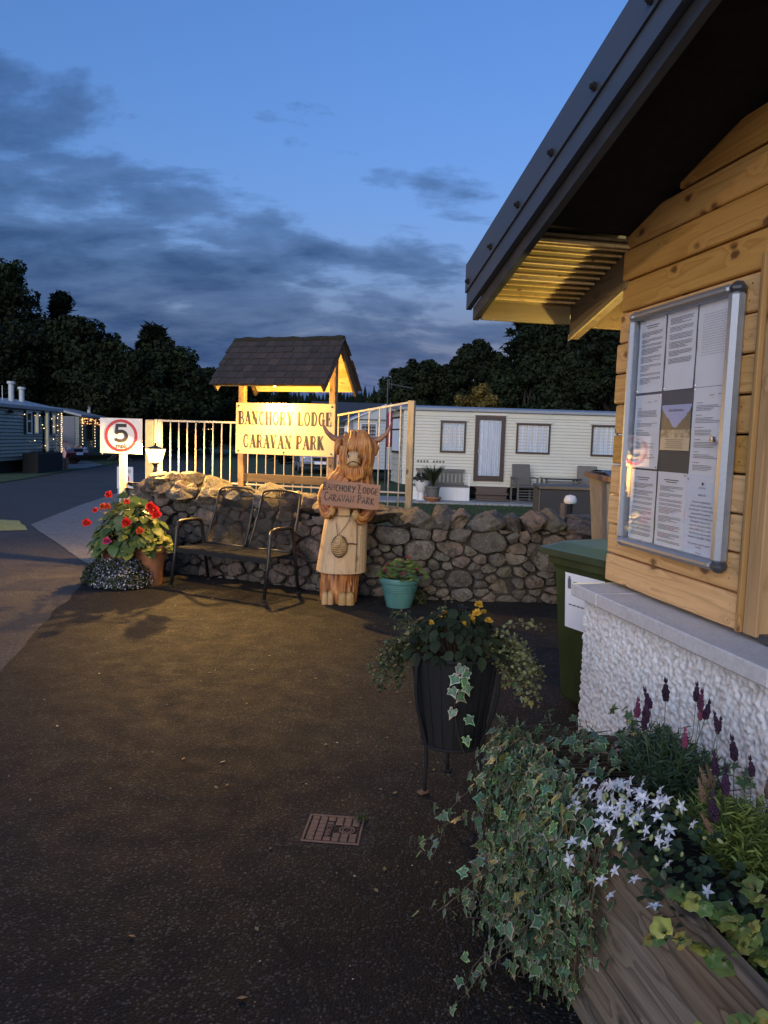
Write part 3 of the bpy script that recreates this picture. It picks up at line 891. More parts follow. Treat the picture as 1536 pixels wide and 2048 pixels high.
conifer('conifer_tree', (-15.0, 50, 0), 8.3, 3.6, 25, 'broad spiky-topped conifer standing above the speed sign', GL, n_leaf=9000, leaf=.40, gap=.2, droop=.05)
broadleaf('broadleaf_tree', (-14.2, 49, 0), 7.0, 3.0, 26, 'rounded dark tree in front of the broad spiky-topped conifer', GL, n_leaf=9000, leaf=.27)
broadleaf('broadleaf_tree', (-14.3, 62, 0), 6.6, 3.0, 28, 'dark low tree behind the left end of the railing', GL, n_leaf=8000, leaf=.28)
broadleaf('broadleaf_tree', (-11.4, 60, 0), 5.9, 2.4, 29, 'low dark tree just left of the welcome sign post', GL, n_leaf=6500, leaf=.28)
broadleaf('broadleaf_tree', (-18.5, 66, 0), 7.0, 3.6, 30, 'distant dark tree seen between the speed sign and the railing', GL, n_leaf=6500, leaf=.30)
conifer('pine_tree', (-5.9, 44, 0), 4.6, .9, 31, 'small lone pine under the left eave of the welcome sign roof', None, n_leaf=1800, leaf=.26, gap=.4)
# right group behind the cream caravan
broadleaf('broadleaf_tree', (2.0, 43, 0), 5.9, 2.5, 41, 'rounded dark tree above the left end of the cream caravan', GR, n_leaf=10000, leaf=.24)
conifer('pine_tree', (-0.75, 60, 0), 4.9, .8, 42, 'small scraggy pine left of the aerial mast', None, n_leaf=1500, leaf=.26, gap=.5)
conifer('conifer_tree', (1.0, 66, 0), 6.0, 1.7, 43, 'small pointed conifer just right of the aerial mast', None, n_leaf=3500, leaf=.30)
broadleaf('broadleaf_tree', (4.7, 41, 0), 6.8, 2.0, 44, 'tall light-crowned tree between rounded tree and tall spruce', GR, n_leaf=9000, leaf=.22, base=.3)
broadleaf('golden_tree', (4.35, 36, 0), 4.2, 1.25, 45, 'small golden-leaved tree directly above the caravan door', GR, mat='golden_tree', n_leaf=5000, leaf=.17, base=.1)
conifer('spruce_tree', (8.6, 46, 0), 12.2, 3.4, 46, 'tall dark spruce beside the eave of the timber building', GR, n_leaf=12000, leaf=.40, droop=.35)
broadleaf('broadleaf_tree', (9.6, 41, 0), 8.6, 3.0, 47, 'dark tree right of the tall spruce under the eave', GR, n_leaf=11000, leaf=.24)
conifer('spruce_tree', (12.3, 44, 0), 13.0, 3.4, 48, 'rightmost dark spruce seen against the timber wall corner', GR, n_leaf=11000, leaf=.40, droop=.35)
broadleaf('broadleaf_tree', (7.0, 38, 0), 5.4, 2.4, 49, 'low dark bushy tree above the caravan middle window', GR, n_leaf=8000, leaf=.22, base=.08)
broadleaf('broadleaf_tree', (10.3, 37, 0), 6.6, 2.6, 50, 'low dark bushy tree above the caravan right window', GR, n_leaf=8000, leaf=.22, base=.08)
broadleaf('broadleaf_tree', (13.6, 39, 0), 8.0, 2.8, 51, 'dark tree partly hidden behind the timber wall corner', GR, n_leaf=8000, leaf=.24, base=.1)
# ------------------------------------------------------------------ timber office on the right
# local frame: x runs along the gable wall towards the camera, y points into the building, z up
TH = R(10.8)
def bframe(name, label, cat, group=None, o3=(0, 0, 0)):
    d = Vector((math.sin(TH), -math.cos(TH), 0)); yy = Vector((math.cos(TH), math.sin(TH), 0))
    o = bpy.data.objects.new(name, None); C.objects.link(o)
    p = Vector((1.09, 4.06, 0)) + d * o3[0] + yy * o3[1] + Vector((0, 0, o3[2]))
    o.matrix_world = Matrix(((d.x, yy.x, 0, p.x), (d.y, yy.y, 0, p.y), (0, 0, 1, p.z), (0, 0, 0, 1)))
    return tag(o, label, cat, group)
bld = bframe('office_building', 'timber-clad office with white roughcast base and dark overhanging roof', 'building')
WN = 0.155           # timber face sits this far inside the roughcast face (y = +WN)

# roughcast dwarf wall: displaced grid on the outer face, plain returns
def roughcast():
    L, Hh = 5.2, 0.795
    st = 0.0058
    nx, nz = int(2.9 / st), int(Hh / st)
    r = np.random.default_rng(3)
    # random grit field: smoothed noise made of many bumps
    g = r.random((nz + 40, nx + 40))
    def blur(a, k):
        for ax in (0, 1):
            for _ in range(k):
                a = (np.roll(a, 1, ax) + 2 * a + np.roll(a, -1, ax)) / 4
        return a
    a = blur(g, 1); a = (a - a.mean()) / a.std()
    b2 = blur(r.random(g.shape), 2); b2 = (b2 - b2.mean()) / b2.std()
    h = np.clip(a * .62 + b2 * .55, -1.6, 2.2)[20:20 + nz + 1, 20:20 + nx + 1]
    xs = np.linspace(0, 2.9, nx + 1); zs = np.linspace(0, Hh, nz + 1)
    X, Z = np.meshgrid(xs, zs)
    Y = -h * 0.0048
    X = X + np.where(X < 0.001, -np.abs(h) * .004, 0)
    v = np.stack([X, Y, Z], -1).reshape(-1, 3)
    i = np.arange((nz + 1) * (nx + 1)).reshape(nz + 1, nx + 1)
    q = np.stack([i[:-1, :-1], i[:-1, 1:], i[1:, 1:], i[1:, :-1]], -1).reshape(-1, 4)
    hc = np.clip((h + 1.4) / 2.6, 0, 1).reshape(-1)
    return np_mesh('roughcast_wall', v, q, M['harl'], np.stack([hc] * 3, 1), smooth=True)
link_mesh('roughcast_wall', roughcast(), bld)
mb = MB()
mb.box((4.1, .16, .395), (2.4, .32, .79)); mb.box((1.45, .17, .39), (2.888, .31, .78)); mb.box((.15, 1.6, .39), (.30, 2.6, .78))
mb.build('wall_core', M['harl'], bld)
# coping slabs
cz = .8275
def slab(x0, x1):
    MB().box(((x0 + x1) / 2, .115, cz), (x1 - x0 - .004, .35, .066), bev=.006).build('coping_slab', M['coping'], bld)
slab(-.055, .245); slab(.245, 1.53); slab(1.53, 2.81); slab(2.81, 4.1)
MB().box((.12, 1.3, cz), (.35, 2.0, .066), bev=.006).build('coping_slab', M['coping'], bld)
# inner wall behind the boards
MB().box((2.4, WN + .125, 2.0), (4.8, .15, 2.2)).build('wall_core', M['soffit_dark'], bld)
PITCH = .235
def soff_z(x): return 2.735 + PITCH * max(-1, x)      # soffit underside along the gable
# cladding: log-lap boards, each its own plank, alternately proud
z = .885
i = 0
pr = random.Random(5)
while z < 3.35:
    h = .1565 if i else .150
    x0 = -.03 + pr.uniform(-.012, .012)
    if z > 2.30:
        x1 = 4.0
        xs = max(x0, (z + h * .5 - 2.735) / PITCH + .0) if z + h > 2.735 else x0
    else:
        x1 = 1.097; xs = x0
    if xs < x1 - .2:
        proud = .030 + pr.uniform(-.004, .006)
        # profile in (y, z): thick lower edge, thinner top, chamfered drip
        yb = WN - proud; yt = WN - proud * .45
        prof = [(WN + .045, 0.0), (yb + .006, 0.0), (yb, .006), (yb, h - .016), (yb + .004, h - .009), (yb + .018, h - .006), (WN + .045, h - .006)]
        mb = MB()
        n = len(prof); nx = 7
        vs = []
        for k in range(nx + 1):
            xx = xs + (x1 - xs) * k / nx
            for (yy, zz) in prof:
                w_ = .0025 * mnoise.noise(Vector((xx * 3, i * 7.1, zz * 4)))
                vs.append((xx, yy + w_, zz + w_ - h / 2))
        fs = []
        for k in range(nx):
            for j in range(n):
                j2 = (j + 1) % n
                fs.append((k * n + j, k * n + j2, (k + 1) * n + j2, (k + 1) * n + j))
        fs.append(tuple(range(n))[::-1]); fs.append(tuple(nx * n + j for j in range(n)))
        mb.add(vs, fs)
        o = mb.build('plank', M['larch'], bld, loc=(0, 0, z + h / 2))
        # short stub planks of the return wall show as ends at the corner
        MB().box((-.012, WN + .55, 0), (.06 + pr.uniform(-.01, .015), .98, h - .02), bev=.004).build('return_plank', M['larch'], bld, loc=(0, 0, z + h / 2 - .002))
    z += h + .001
    i += 1
# nail heads, two to a board at each stud
mb = MB()
zz_ = .885
while zz_ < 2.3:
    for xx_ in (.07, .55, 1.03):
        for dz_ in (.035, .10):
            mb.ball((xx_ + pr.uniform(-.012, .012), WN - .0325, zz_ + dz_ + pr.uniform(-.006, .006)), .0032, 6, 4, sc_=(1, .5, 1))
    zz_ += .1575
tag(mb.build('nail_heads', M['black_iron'], bld), kind='stuff')
# trim boards and post at the window opening
MB().box((1.112, WN - .016, 0), (.024, .066, 1.46), bev=.003).build('trim_board', M['post_wood'], bld, loc=(0, 0, .885 + .73))
MB().box((1.170, WN + .022, 0), (.080, .11, 1.46), bev=.004).build('window_post', M['post_wood'], bld, loc=(0, 0, .885 + .73))
MB().box((2.3, WN + .06, .885), (2.2, .16, .03), bev=.004).build('window_sill', M['alu_cap'], bld)
wf = MB(); wf.box((1.235, WN + .07, 1.63), (.035, .06, 1.45)); wf.box((2.2, WN + .07, 2.32), (1.95, .06, .04))
wf = wf.build('window_frame', M['alu_cap'], bld)
MB().box((2.2, WN + .085, 1.6), (1.9, .01, 1.42)).build('window_pane', M['dark_pane'], wf)

# roof --------------------------------------------------------------
OV = .65              # overhang in front of the timber face
by = WN - OV          # plane of the barge board (y)
X0, X1 = -.78, 4.2
def zr(x): return 2.86 + .265 * (x)                    # top edge of the barge at x
def sloped(mb, x0, x1, y0, y1, t0, t1, **k):
    """bar running up the slope: top/bottom offsets t0..t1 below zr"""
    vs = []
    for x in (x0, x1):
        for (y, t) in ((y0, t1), (y1, t1), (y1, t0), (y0, t0)):
            vs.append((x, y, zr(x) - t))
    return mb.add(vs, [(0, 1, 2, 3), (7, 6, 5, 4), (0, 4, 5, 1), (1, 5, 6, 2), (2, 6, 7, 3), (3, 7, 4, 0)], **k)
fl = sloped(MB(), X0, X1, by - .012, by + .20, 0.0, .165); 
fl.build('verge_flashing', M['metal_dark'], bld)
sloped(MB(), X0 + .004, X1, by - .002, by + .03, .168, .265).build('barge_board', M['metal_dark'], bld)
sloped(MB(), X0 + .03, X1, by + .034, by + .07, .262, .335).build('barge_board', M['barge_dark'], bld)
sloped(MB(), X0 + .01, X1, by + .203, 3.4, -.02, .10).build('roof_sheet', M['metal_dark'], bld)
for k in range(9):
    x = X0 + .07 + k * .40
    bm_ = MB(); bm_.tube([(x, by - .012, zr(x) - .128), (x, by - .022, zr(x) - .128)], .017, 10); bm_.tube([(x, by - .022, zr(x) - .128), (x, by - .034, zr(x) - .128)], .010, 6)
    bm_.build('roof_bolt', M['black_iron'], bld)
# soffit: slatted pale boards beyond the wall corner, dark lining over the wall
st = .062
x = X0 + .09
k = 0
while x < .0:
    mb = MB()
    x2 = min(x + st - .010, .012)
    mb.box(((x + x2) / 2, (by + .07 + WN + .05) / 2, zr((x + x2) / 2) - .235), (x2 - x, WN + .05 - by - .075, .018), ry=-math.atan(.265))
    mb.build('soffit_slat', M['soffit'], bld)
    MB().box((x2 + .005, (by + .07 + WN + .05) / 2, zr(x2 + .005) - .247), (.011, WN + .05 - by - .075, .016), ry=-math.atan(.265)).build('lit_edge_strip', M['roof_lining'], bld)  # pale strip added over each gap to imitate the slats' lit edges
    x += st; k += 1
sloped(MB(), X0 + .06, .012, by + .072, WN + .05, .203, .218).build('soffit_backing', M['soffit'], bld)
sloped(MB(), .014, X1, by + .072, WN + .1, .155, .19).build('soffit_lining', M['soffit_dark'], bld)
# eaves fascia with gutter behind, and the exposed rafter end
MB().box((X0 + .075, (by + .072 + WN - .02) / 2, 2.42), (.03, WN - .02 - by - .072, .19), bev=.003).build('fascia_board', M['soffit'], bld)
MB().box((X0 + .075, 1.9, 2.40), (.03, 3.3, .17), bev=.003).build('fascia_board', M['beam'], bld)
rb = sloped(MB(), X0 + .095, .02, WN - .022, WN + .035, .24, .44); rb.build('rafter', M['beam'], bld)
sloped(MB(), X0 + .10, .015, WN - .034, WN - .023, .418, .450).build('rafter_batten', M['soffit'], bld)
gt = MB()
gp = [(math.cos(a) * .055, math.sin(a) * .055) for a in [math.pi + math.pi * q / 8 for q in range(9)]]
vs = [(X0 - .02 + px_, yy, 2.40 + pz_) for yy in (by + .1, 3.4) for (px_, pz_) in gp]
gt.add(vs, [(q, q + 1, q + 10, q + 9) for q in range(8)])
gt.build('gutter', M['metal_dark'], bld, smooth=True)

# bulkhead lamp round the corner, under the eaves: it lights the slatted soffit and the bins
wl_ = bframe('wall_lamp', 'small lit bulkhead lamp on the end wall round the timber corner', 'lamp', o3=(-.045, .62, 1.74))
MB().box((-.02, 0, 0), (.04, .12, .16), bev=.01).build('base', M['black_metal'], wl_)
MB().ball((-.055, 0, -.02), .034, 12, 9, sc_=(.8, 1, 1.2)).build('globe', M['bulb_glow'], wl_, smooth=True)
wd_ = bpy.data.lights.new('wall_lamp_light', 'POINT'); wd_.energy = 7.5; wd_.color = (1.0, 0.76, 0.26); wd_.shadow_soft_size = .03
wo_ = bpy.data.objects.new('wall_lamp_light', wd_); C.objects.link(wo_); wo_.parent = wl_; wo_.location = (-.052, 0, .07)

# ------------------------------------------------------------------ notice board on the gable
nb = bframe('notice_board', 'glazed aluminium notice board full of papers on the timber wall', 'notice board', o3=(.60, WN - .034, 1.68))
W2, H2 = .425, .575       # half sizes
DEP = .062
def rail(mb, a, b, r=.021):
    mb.tube([a, b], r, 10)
fr = MB()
fr.box((-W2 + .022, -DEP / 2, 0), (.044, DEP, 2 * H2 - .06), bev=.016)
fr.build('frame_rail', M['alu'], nb, smooth=False)
MB().box((W2 - .030, -DEP / 2, 0), (.060, DEP, 2 * H2 - .06), bev=.018).build('frame_rail', M['alu'], nb)
MB().box((0, -DEP / 2, H2 - .022), (2 * W2 - .09, DEP, .044), bev=.016).build('frame_rail', M['alu'], nb)
MB().box((0, -DEP / 2, -H2 + .022), (2 * W2 - .09, DEP, .044), bev=.016).build('frame_rail', M['alu'], nb)
for sx in (-1, 1):
    for sz in (-1, 1):
        MB().box((sx * (W2 - .028), -DEP / 2, sz * (H2 - .022)), (.066, DEP + .004, .054), bev=.022).build('corner_cap', M['alu_cap'] if sx > 0 else M['alu'], nb)
MB().box((0, -.009, 0), (2 * W2 - .08, .016, 2 * H2 - .08)).build('backing', M['felt'], nb)
MB().box((-.01, -DEP + .012, 0), (2 * W2 - .10, .004, 2 * H2 - .08)).build('glass', M['glass'], nb)
lk = MB(); lk.tube([(W2 - .082, -DEP + .008, -.04), (W2 - .082, -DEP - .008, -.04)], .013, 14); lk.tube([(W2 - .082, -DEP - .008, -.04), (W2 - .082, -DEP - .010, -.04)], .005, 8)
lk.build('lock', M['chrome'], nb)
# papers: things of their own inside the case
pr = random.Random(9)
def paper(label, cx, cz, w_, h_, kind, mat='paper', yoff=-.0185, rot=0.0):
    t = bframe('notice_sheet', label, 'paper notice', 'paper notices pinned in the notice board', o3=(.60 + cx, WN - .034 + yoff, 1.68 + cz))
    n = 8; mb = MB()
    vs = []
    ph = pr.uniform(0, 6)
    for a in range(n + 1):
        for b_ in (0, 1):
            zz = -h_ / 2 + h_ * a / n
            vs.append(((b_ - .5) * w_, -.0015 - .0018 * abs(math.sin(ph + a * .7)) - .002 * (b_ if a in (0,) else 0), zz))
    fs = [(a * 2, a * 2 + 1, a * 2 + 3, a * 2 + 2) for a in range(n)]
    mb.add(vs, fs); mb.build('sheet', M[mat], t)
    ty = -.0048
    pm = MB()
    def line(x0, x1, z, hh=.0022):
        x = x0
        while x < x1 - .004:
            wl_ = min(pr.uniform(.006, .022), x1 - x)
            pm.box((x + wl_ / 2, ty, z), (wl_, .0004, hh)); x += wl_ + .0035
    L, Rr = -w_ / 2 + .028, w_ / 2 - .024
    if kind == 'dense':
        pm.box((0, ty, h_ / 2 - .035), (w_ * .5, .0004, .0040)); pm.box((0.0, ty, h_ / 2 - .045), (w_ * .38, .0004, .0035))
        z = h_ / 2 - .065
        while z > -h_ / 2 + .03:
            for q in range(pr.randint(2, 5)):
                line(L, Rr if q < 2 else L + (Rr - L) * pr.uniform(.35, 1), z); z -= .0062
                if z < -h_ / 2 + .03: break
            z -= pr.choice((.006, .009, .013))
    elif kind == 'half':
        z = h_ / 2 - .03
        while z > -h_ * .18:
            for q in range(pr.randint(3, 6)):
                line(L, Rr if q < 3 else L + (Rr - L) * pr.uniform(.4, 1), z); z -= .0062
            z -= .009
    elif kind == 'faint':
        z = h_ / 2 - .05
        while z > -h_ * .12:
            line(L + .01, Rr - .01, z, .0010); z -= .0105
    elif kind == 'letter':
        line(0.0, .03, h_ / 2 - .035); line(.06, .085, h_ / 2 - .032)
        z = h_ / 2 - .065
        while z > -h_ / 2 + .05:
            line(L, L + pr.uniform(.03, .06), z); z -= .012
            for q in range(pr.randint(3, 5)):
                line(L, L + (Rr - L) * pr.uniform(.6, 1), z); z -= .0065
            z -= .014
    if pm.f: tag(pm.build('print', M['ink'], t), kind='stuff')
    for sx in (-1, 1):
        for sz in (-1, 1):
            if pr.random() < .75:
                pn = MB(); pn.ball((sx * (w_ / 2 - .009), ty - .002, sz * (h_ / 2 - .009)), .0048, 8, 5, sc_=(1, .7, 1)); pn.build('pin', M['chrome'], t)
    return t
cw = .247
paper('dense printed sheet, top left in the notice board', -.252, .358, .236, .352, 'dense')
paper('half-filled printed sheet, top middle in the notice board', -.004, .358, .236, .352, 'half')
paper('faintly printed white sheet, top right in the notice board', .243, .358, .236, .352, 'faint')
paper('sparse letter below the top left sheet, middle row', -.252, -.006, .236, .352, 'letter')
paper('two-part letter beside the lock, middle row right', .243, -.02, .236, .40, 'letter')
paper('printed sheet at the bottom left of the notice board', -.252, -.366, .236, .35, 'dense')
paper('dense list sheet at the bottom middle of the notice board', -.004, -.366, .236, .352, 'dense')
bb = paper('bluish large-print barbecue notice at the bottom right', .240, -.368, .246, .356, 'none', 'paper_blue', -.0205)
lines = ['If anyone has a disposable bbq it', 'must be on bricks and placed on slabs', '(not on the grass).  You must have a bbq', 'always attended & have water for', 'extinguishing it in case of emergency and', 'fully extinguish it at the end of the', 'evening.  This will be taken if possible.', 'Dispose the BBQ with your rubbish', 'Please do make sure you are careful', 'for safety for using the BBQ.  Children']
for i_, tx in enumerate(lines):
    link_mesh('lettering', text_mesh(tx, .0118, M['ink_black'], sx=.88), bb, (0, -.0050, .062 - i_ * .0168), (R(90), 0, 0))
for i_, tx in enumerate(['We do not allow any open fires anywhere', 'in the park.', '', 'Thank you', 'Banchory Lodge Caravan Park']):
    if tx: link_mesh('lettering', text_mesh(tx, .0105, M['ink_black'], sx=.9), bb, (0, -.0050, -.118 - i_ * .0125), (R(90), 0, 0))
link_mesh('lettering', text_mesh('BARBECUES', .012, M['ink'], sx=.9), bb, (0, -.0050, .092), (R(90), 0, 0))
MB().ball((0.0, -.005, .140), .007, 8, 5, sc_=(1, .08, 1)).build('crest', M['ink_black'], bb)
link_mesh('lettering', text_mesh('BANCHORY', .010, M['ink'], sx=.9), bb, (0, -.0050, .122), (R(90), 0, 0))
# landscape poster in the middle
ph = bframe('picture_poster', 'landscape photo poster of a tree-lined park, middle of the notice board', 'poster', o3=(.60 - .004, WN - .034 - .0190, 1.68 + .012))
def postermat():
    m, nt, b = new_mat('poster_print')
    co = objco(nt)
    s = nt.n('ShaderNodeSeparateXYZ'); nt.link(co, s.inputs[0])
    ax = nt.math('ABSOLUTE', s.outputs[0])
    nz = nt.math('MULTIPLY', nt.noise(co, 30, 4, 0.6), .05)
    ridge = nt.math('ADD', nt.math('ADD', nt.math('MULTIPLY', ax, .75), -.030), nz)
    tree = nt.math('LESS_THAN', s.outputs[2], ridge)
    c = nt.mix(tree, (0.28, 0.40, 0.72), (0.035, 0.05, 0.03))
    g = nt.math('LESS_THAN', s.outputs[2], -.010)
    c = nt.mix(g, c, nt.ramp(nt.noise(co, 22, 4, .6), [(.4, (.16, .14, .10)), (.6, (.45, .42, .34))]))
    lo = nt.math('LESS_THAN', s.outputs[2], -.045)
    c = nt.mix(lo, c, (.50, .46, .36))
    nt.link(c, b.inputs['Base Color']); b.inputs['Roughness'].default_value = .4
    return m
M['poster'] = postermat()
MB().box((0, -.002, 0), (.236, .002, .205)).build('sheet', M['poster'], ph)
link_mesh('lettering', text_mesh('Park Information', .019, M['ink_black'], sx=.9), ph, (0, -.0045, .078), (R(90), 0, 0))
pm = MB()
for q in range(5): pm.box((0, -.0045, -.055 - q * .009), (.15 - .02 * (q % 2), .0004, .0022))
tag(pm.build('print', M['ink'], ph), kind='stuff')
# ------------------------------------------------------------------ rubble stone wall
WP = [Vector(p) for p in ((-3.05, 8.98), (-2.45, 8.78), (-1.87, 8.52), (-1.3, 8.23), (-.8, 7.97), (-.3, 7.76), (.4, 7.64), (1.1, 7.62), (1.95, 7.66))]
cum = [0.0]
for a, b in zip(WP, WP[1:]): cum.append(cum[-1] + (b - a).length)
WL = cum[-1]
def wpos(s):
    s = min(max(s, 0), WL - 1e-4)
    k = max(i for i in range(len(cum) - 1) if cum[i] <= s)
    t = (s - cum[k]) / (cum[k + 1] - cum[k])
    p = WP[k].lerp(WP[k + 1], t)
    d = ((WP[k + 1] - WP[k]).normalized() * (1 - t) + ((WP[min(k + 2, len(WP) - 1)] - WP[min(k + 1, len(WP) - 2)]).normalized()) * t).normalized()
    return p, d
def wtop(s):
    """height of the built face under the cope stones"""
    m = .80 - .075 * min(1, max(0, (s - 2.4) / .8))
    if s < 1.25: m = .80 + .22 * math.exp(-((s - .52) / .36) ** 2) - .35 * max(0, (.30 - s) / .3) ** 1.5
    return m
wall = empty('stone_wall', (-.8, 8.0, 0), 0, 'rubble stone boundary wall with big rough cope stones', 'wall')
wo = Vector((-.8, 8.0, 0))
def W3(s, out, z):
    p, d = wpos(s)
    n = Vector((d.y, -d.x))          # towards the camera
    q = p + n * out
    if s < 0: q = q - d * (-s)
    if s > WL: q = q + d * (s - WL)
    return Vector((q.x, q.y, z)) - wo
# mortar core
n = 48
mb = MB(); vs = []
for k in range(n + 1):
    s = .05 + (WL - .05) * k / n
    t = wtop(s)
    for (o_, z_) in ((-.05, -.05), (-.065, t - .03), (-.40, t - .03), (-.42, -.05)): vs.append(W3(s, o_, z_))
fs = []
for k in range(n):
    for j in range(4):
        fs.append((k * 4 + j, k * 4 + (j + 1) % 4, (k + 1) * 4 + (j + 1) % 4, (k + 1) * 4 + j))
fs += [(3, 2, 1, 0), (n * 4, n * 4 + 1, n * 4 + 2, n * 4 + 3)]
mb.add(vs, fs); mb.build('mortar', M['mortar'], wall)

# face stones: relaxed cells in the (s, z) plane, each bulged into a rough block
rg = np.random.default_rng(12)
def cells(L, Hfun, cw_, ch_, seed):
    r = np.random.default_rng(seed)
    pts = []
    zrow = 0.0
    tries = 0
    # dart throwing with varying radius, metric squashed so that cells lie flat
    rad = []
    while tries < 9000:
        tries += 1
        s = r.uniform(-.05, L); z = r.uniform(-.03, 1.15)
        if z > Hfun(s) + .02: continue
        q = r.choice([.50, .72, 1.0, 1.35, 1.75], p=[.30, .24, .22, .15, .09])
        ok = True
        for (a, b), c in zip(pts, rad):
            if math.hypot((a - s) / cw_, (b - z) / ch_) < .5 * (q + c): ok = False; break
        if ok: pts.append((s, z)); rad.append(q)
    return pts, rad
def clip(poly, px_, pz_, nx_, nz_):
    out = []
    for i in range(len(poly)):
        a, b = poly[i], poly[(i + 1) % len(poly)]
        da = (a[0] - px_) * nx_ + (a[1] - pz_) * nz_; db = (b[0] - px_) * nx_ + (b[1] - pz_) * nz_
        if da <= 0: out.append(a)
        if da * db < 0:
            t = da / (da - db); out.append((a[0] + (b[0] - a[0]) * t, a[1] + (b[1] - a[1]) * t))
    return out
CW, CH = .205, .135
pts, rad = cells(WL, wtop, CW, CH, 5)
srr = random.Random(4)
def stone(poly3d_fn, poly, depth, name='stone', seed=0):
    """poly: outline in (s, z); builds rings from the outline to a bulged centre"""
    cs = sum(p[0] for p in poly) / len(poly); cz_ = sum(p[1] for p in poly) / len(poly)
    # resample the outline and round the corners
    P = []
    per = sum(math.dist(poly[i], poly[(i + 1) % len(poly)]) for i in range(len(poly)))
    N = max(10, min(20, int(per / .04)))
    acc = 0; tgt = 0
    for i in range(len(poly)):
        a, b = poly[i], poly[(i + 1) % len(poly)]; l = math.dist(a, b)
        while tgt < acc + l - 1e-9 and len(P) < N:
            t = (tgt - acc) / l; P.append((a[0] + (b[0] - a[0]) * t, a[1] + (b[1] - a[1]) * t)); tgt += per / N
        acc += l
    N = len(P)
    P = [((P[i - 1][0] + 5 * P[i][0] + P[(i + 1) % N][0]) / 7 + srr.uniform(-.008, .008), (P[i - 1][1] + 5 * P[i][1] + P[(i + 1) % N][1]) / 7 + srr.uniform(-.008, .008)) for i in range(N)]
    tx, tz = srr.uniform(-.5, .5), srr.uniform(-.6, .25)
    rings = ((1.0, -.06), (1.0, .10), (.97, .66), (.86, .98), (.66, 1.10), (.38, 1.14))
    cuts = [(srr.uniform(-1.1, 1.1), srr.uniform(-1.1, 1.1), srr.uniform(.80, 1.02)) for _ in range(4)]
    vs = []
    for (sc_, dd) in rings:
        for p in P:
            x = cs + (p[0] - cs) * sc_; z = cz_ + (p[1] - cz_) * sc_
            nn = mnoise.noise(Vector((x * 11, z * 11, seed * 3.7))) * .026 + mnoise.noise(Vector((x * 26, z * 26, seed * 1.7))) * .014
            d = depth * dd + (0 if dd <= 0 else nn * 1.25 + ((x - cs) * tx + (z - cz_) * tz) * .6)
            if dd > .1:
                for (ax, az, hh) in cuts: d = min(d, depth * hh + abs(nn) * .25 - (x - cs) * ax * .55 - (z - cz_) * az * .55)
            vs.append((x, d, z))
    vs.append((cs, depth * min(min(c[2] for c in cuts), 1.03), cz_))
    fs = []
    for k in range(len(rings) - 1):
        for j in range(N):
            fs.append((k * N + j, k * N + (j + 1) % N, (k + 1) * N + (j + 1) % N, (k + 1) * N + j))
    o = (len(rings) - 1) * N
    for j in range(N): fs.append((o + j, o + (j + 1) % N, len(vs) - 1))
    w3 = [poly3d_fn(x, d, z) for (x, d, z) in vs]
    ctr = sum(w3, Vector()) / len(w3)
    mb = MB(); mb.add([p - ctr for p in w3], fs)
    return mb.build(name, M['stone'], wall, smooth=True, loc=ctr, angle=17)
cnt = 0
for i, (s, z) in enumerate(pts):
    poly = [(s - .5, z - .4), (s + .5, z - .4), (s + .5, z + .4), (s - .5, z + .4)]
    for j, (a, b) in enumerate(pts):
        if j == i or abs(a - s) > .9 or abs(b - z) > .7: continue
        # power-weighted bisector in the squashed metric
        ux, uz = (a - s) / CW, (b - z) / CH
        l2 = ux * ux + uz * uz
        t = .5 + (rad[i] ** 2 - rad[j] ** 2) * .125 / l2
        t = min(.80, max(.20, t))
        px_, pz_ = s + (a - s) * t, z + (b - z) * t
        nx_, nz_ = ux / CW, uz / CH
        poly = clip(poly, px_, pz_, nx_, nz_)
        if len(poly) < 3: break
    if len(poly) < 3: continue
    poly = clip(poly, 0, -.02, 0, -1); 
    if len(poly) < 3: continue
    poly = clip(poly, 0, wtop(s) + .01, 0, 1); poly = clip(poly, -.02, 0, -1, 0); poly = clip(poly, WL + .05, 0, 1, 0)
    if len(poly) < 3: continue
    cs = sum(p[0] for p in poly) / len(poly); cz_ = sum(p[1] for p in poly) / len(poly)
    gap = srr.uniform(.004, .013)
    q = []
    for p in poly:
        l = max(.02, math.dist(p, (cs, cz_))); k = max(.5, (l - gap) / l); q.append((cs + (p[0] - cs) * k, cz_ + (p[1] - cz_) * k))
    area = abs(sum(q[a][0] * q[(a + 1) % len(q)][1] - q[(a + 1) % len(q)][0] * q[a][1] for a in range(len(q)))) / 2
    if area < .0012: continue
    dpt = srr.uniform(-.065, .0)
    stone(lambda x, d, zz, dpt=dpt: W3(x, d + dpt, zz), q, srr.uniform(.045, .085) * min(1.25, (area / .03) ** .25), 'stone', i)
    cnt += 1
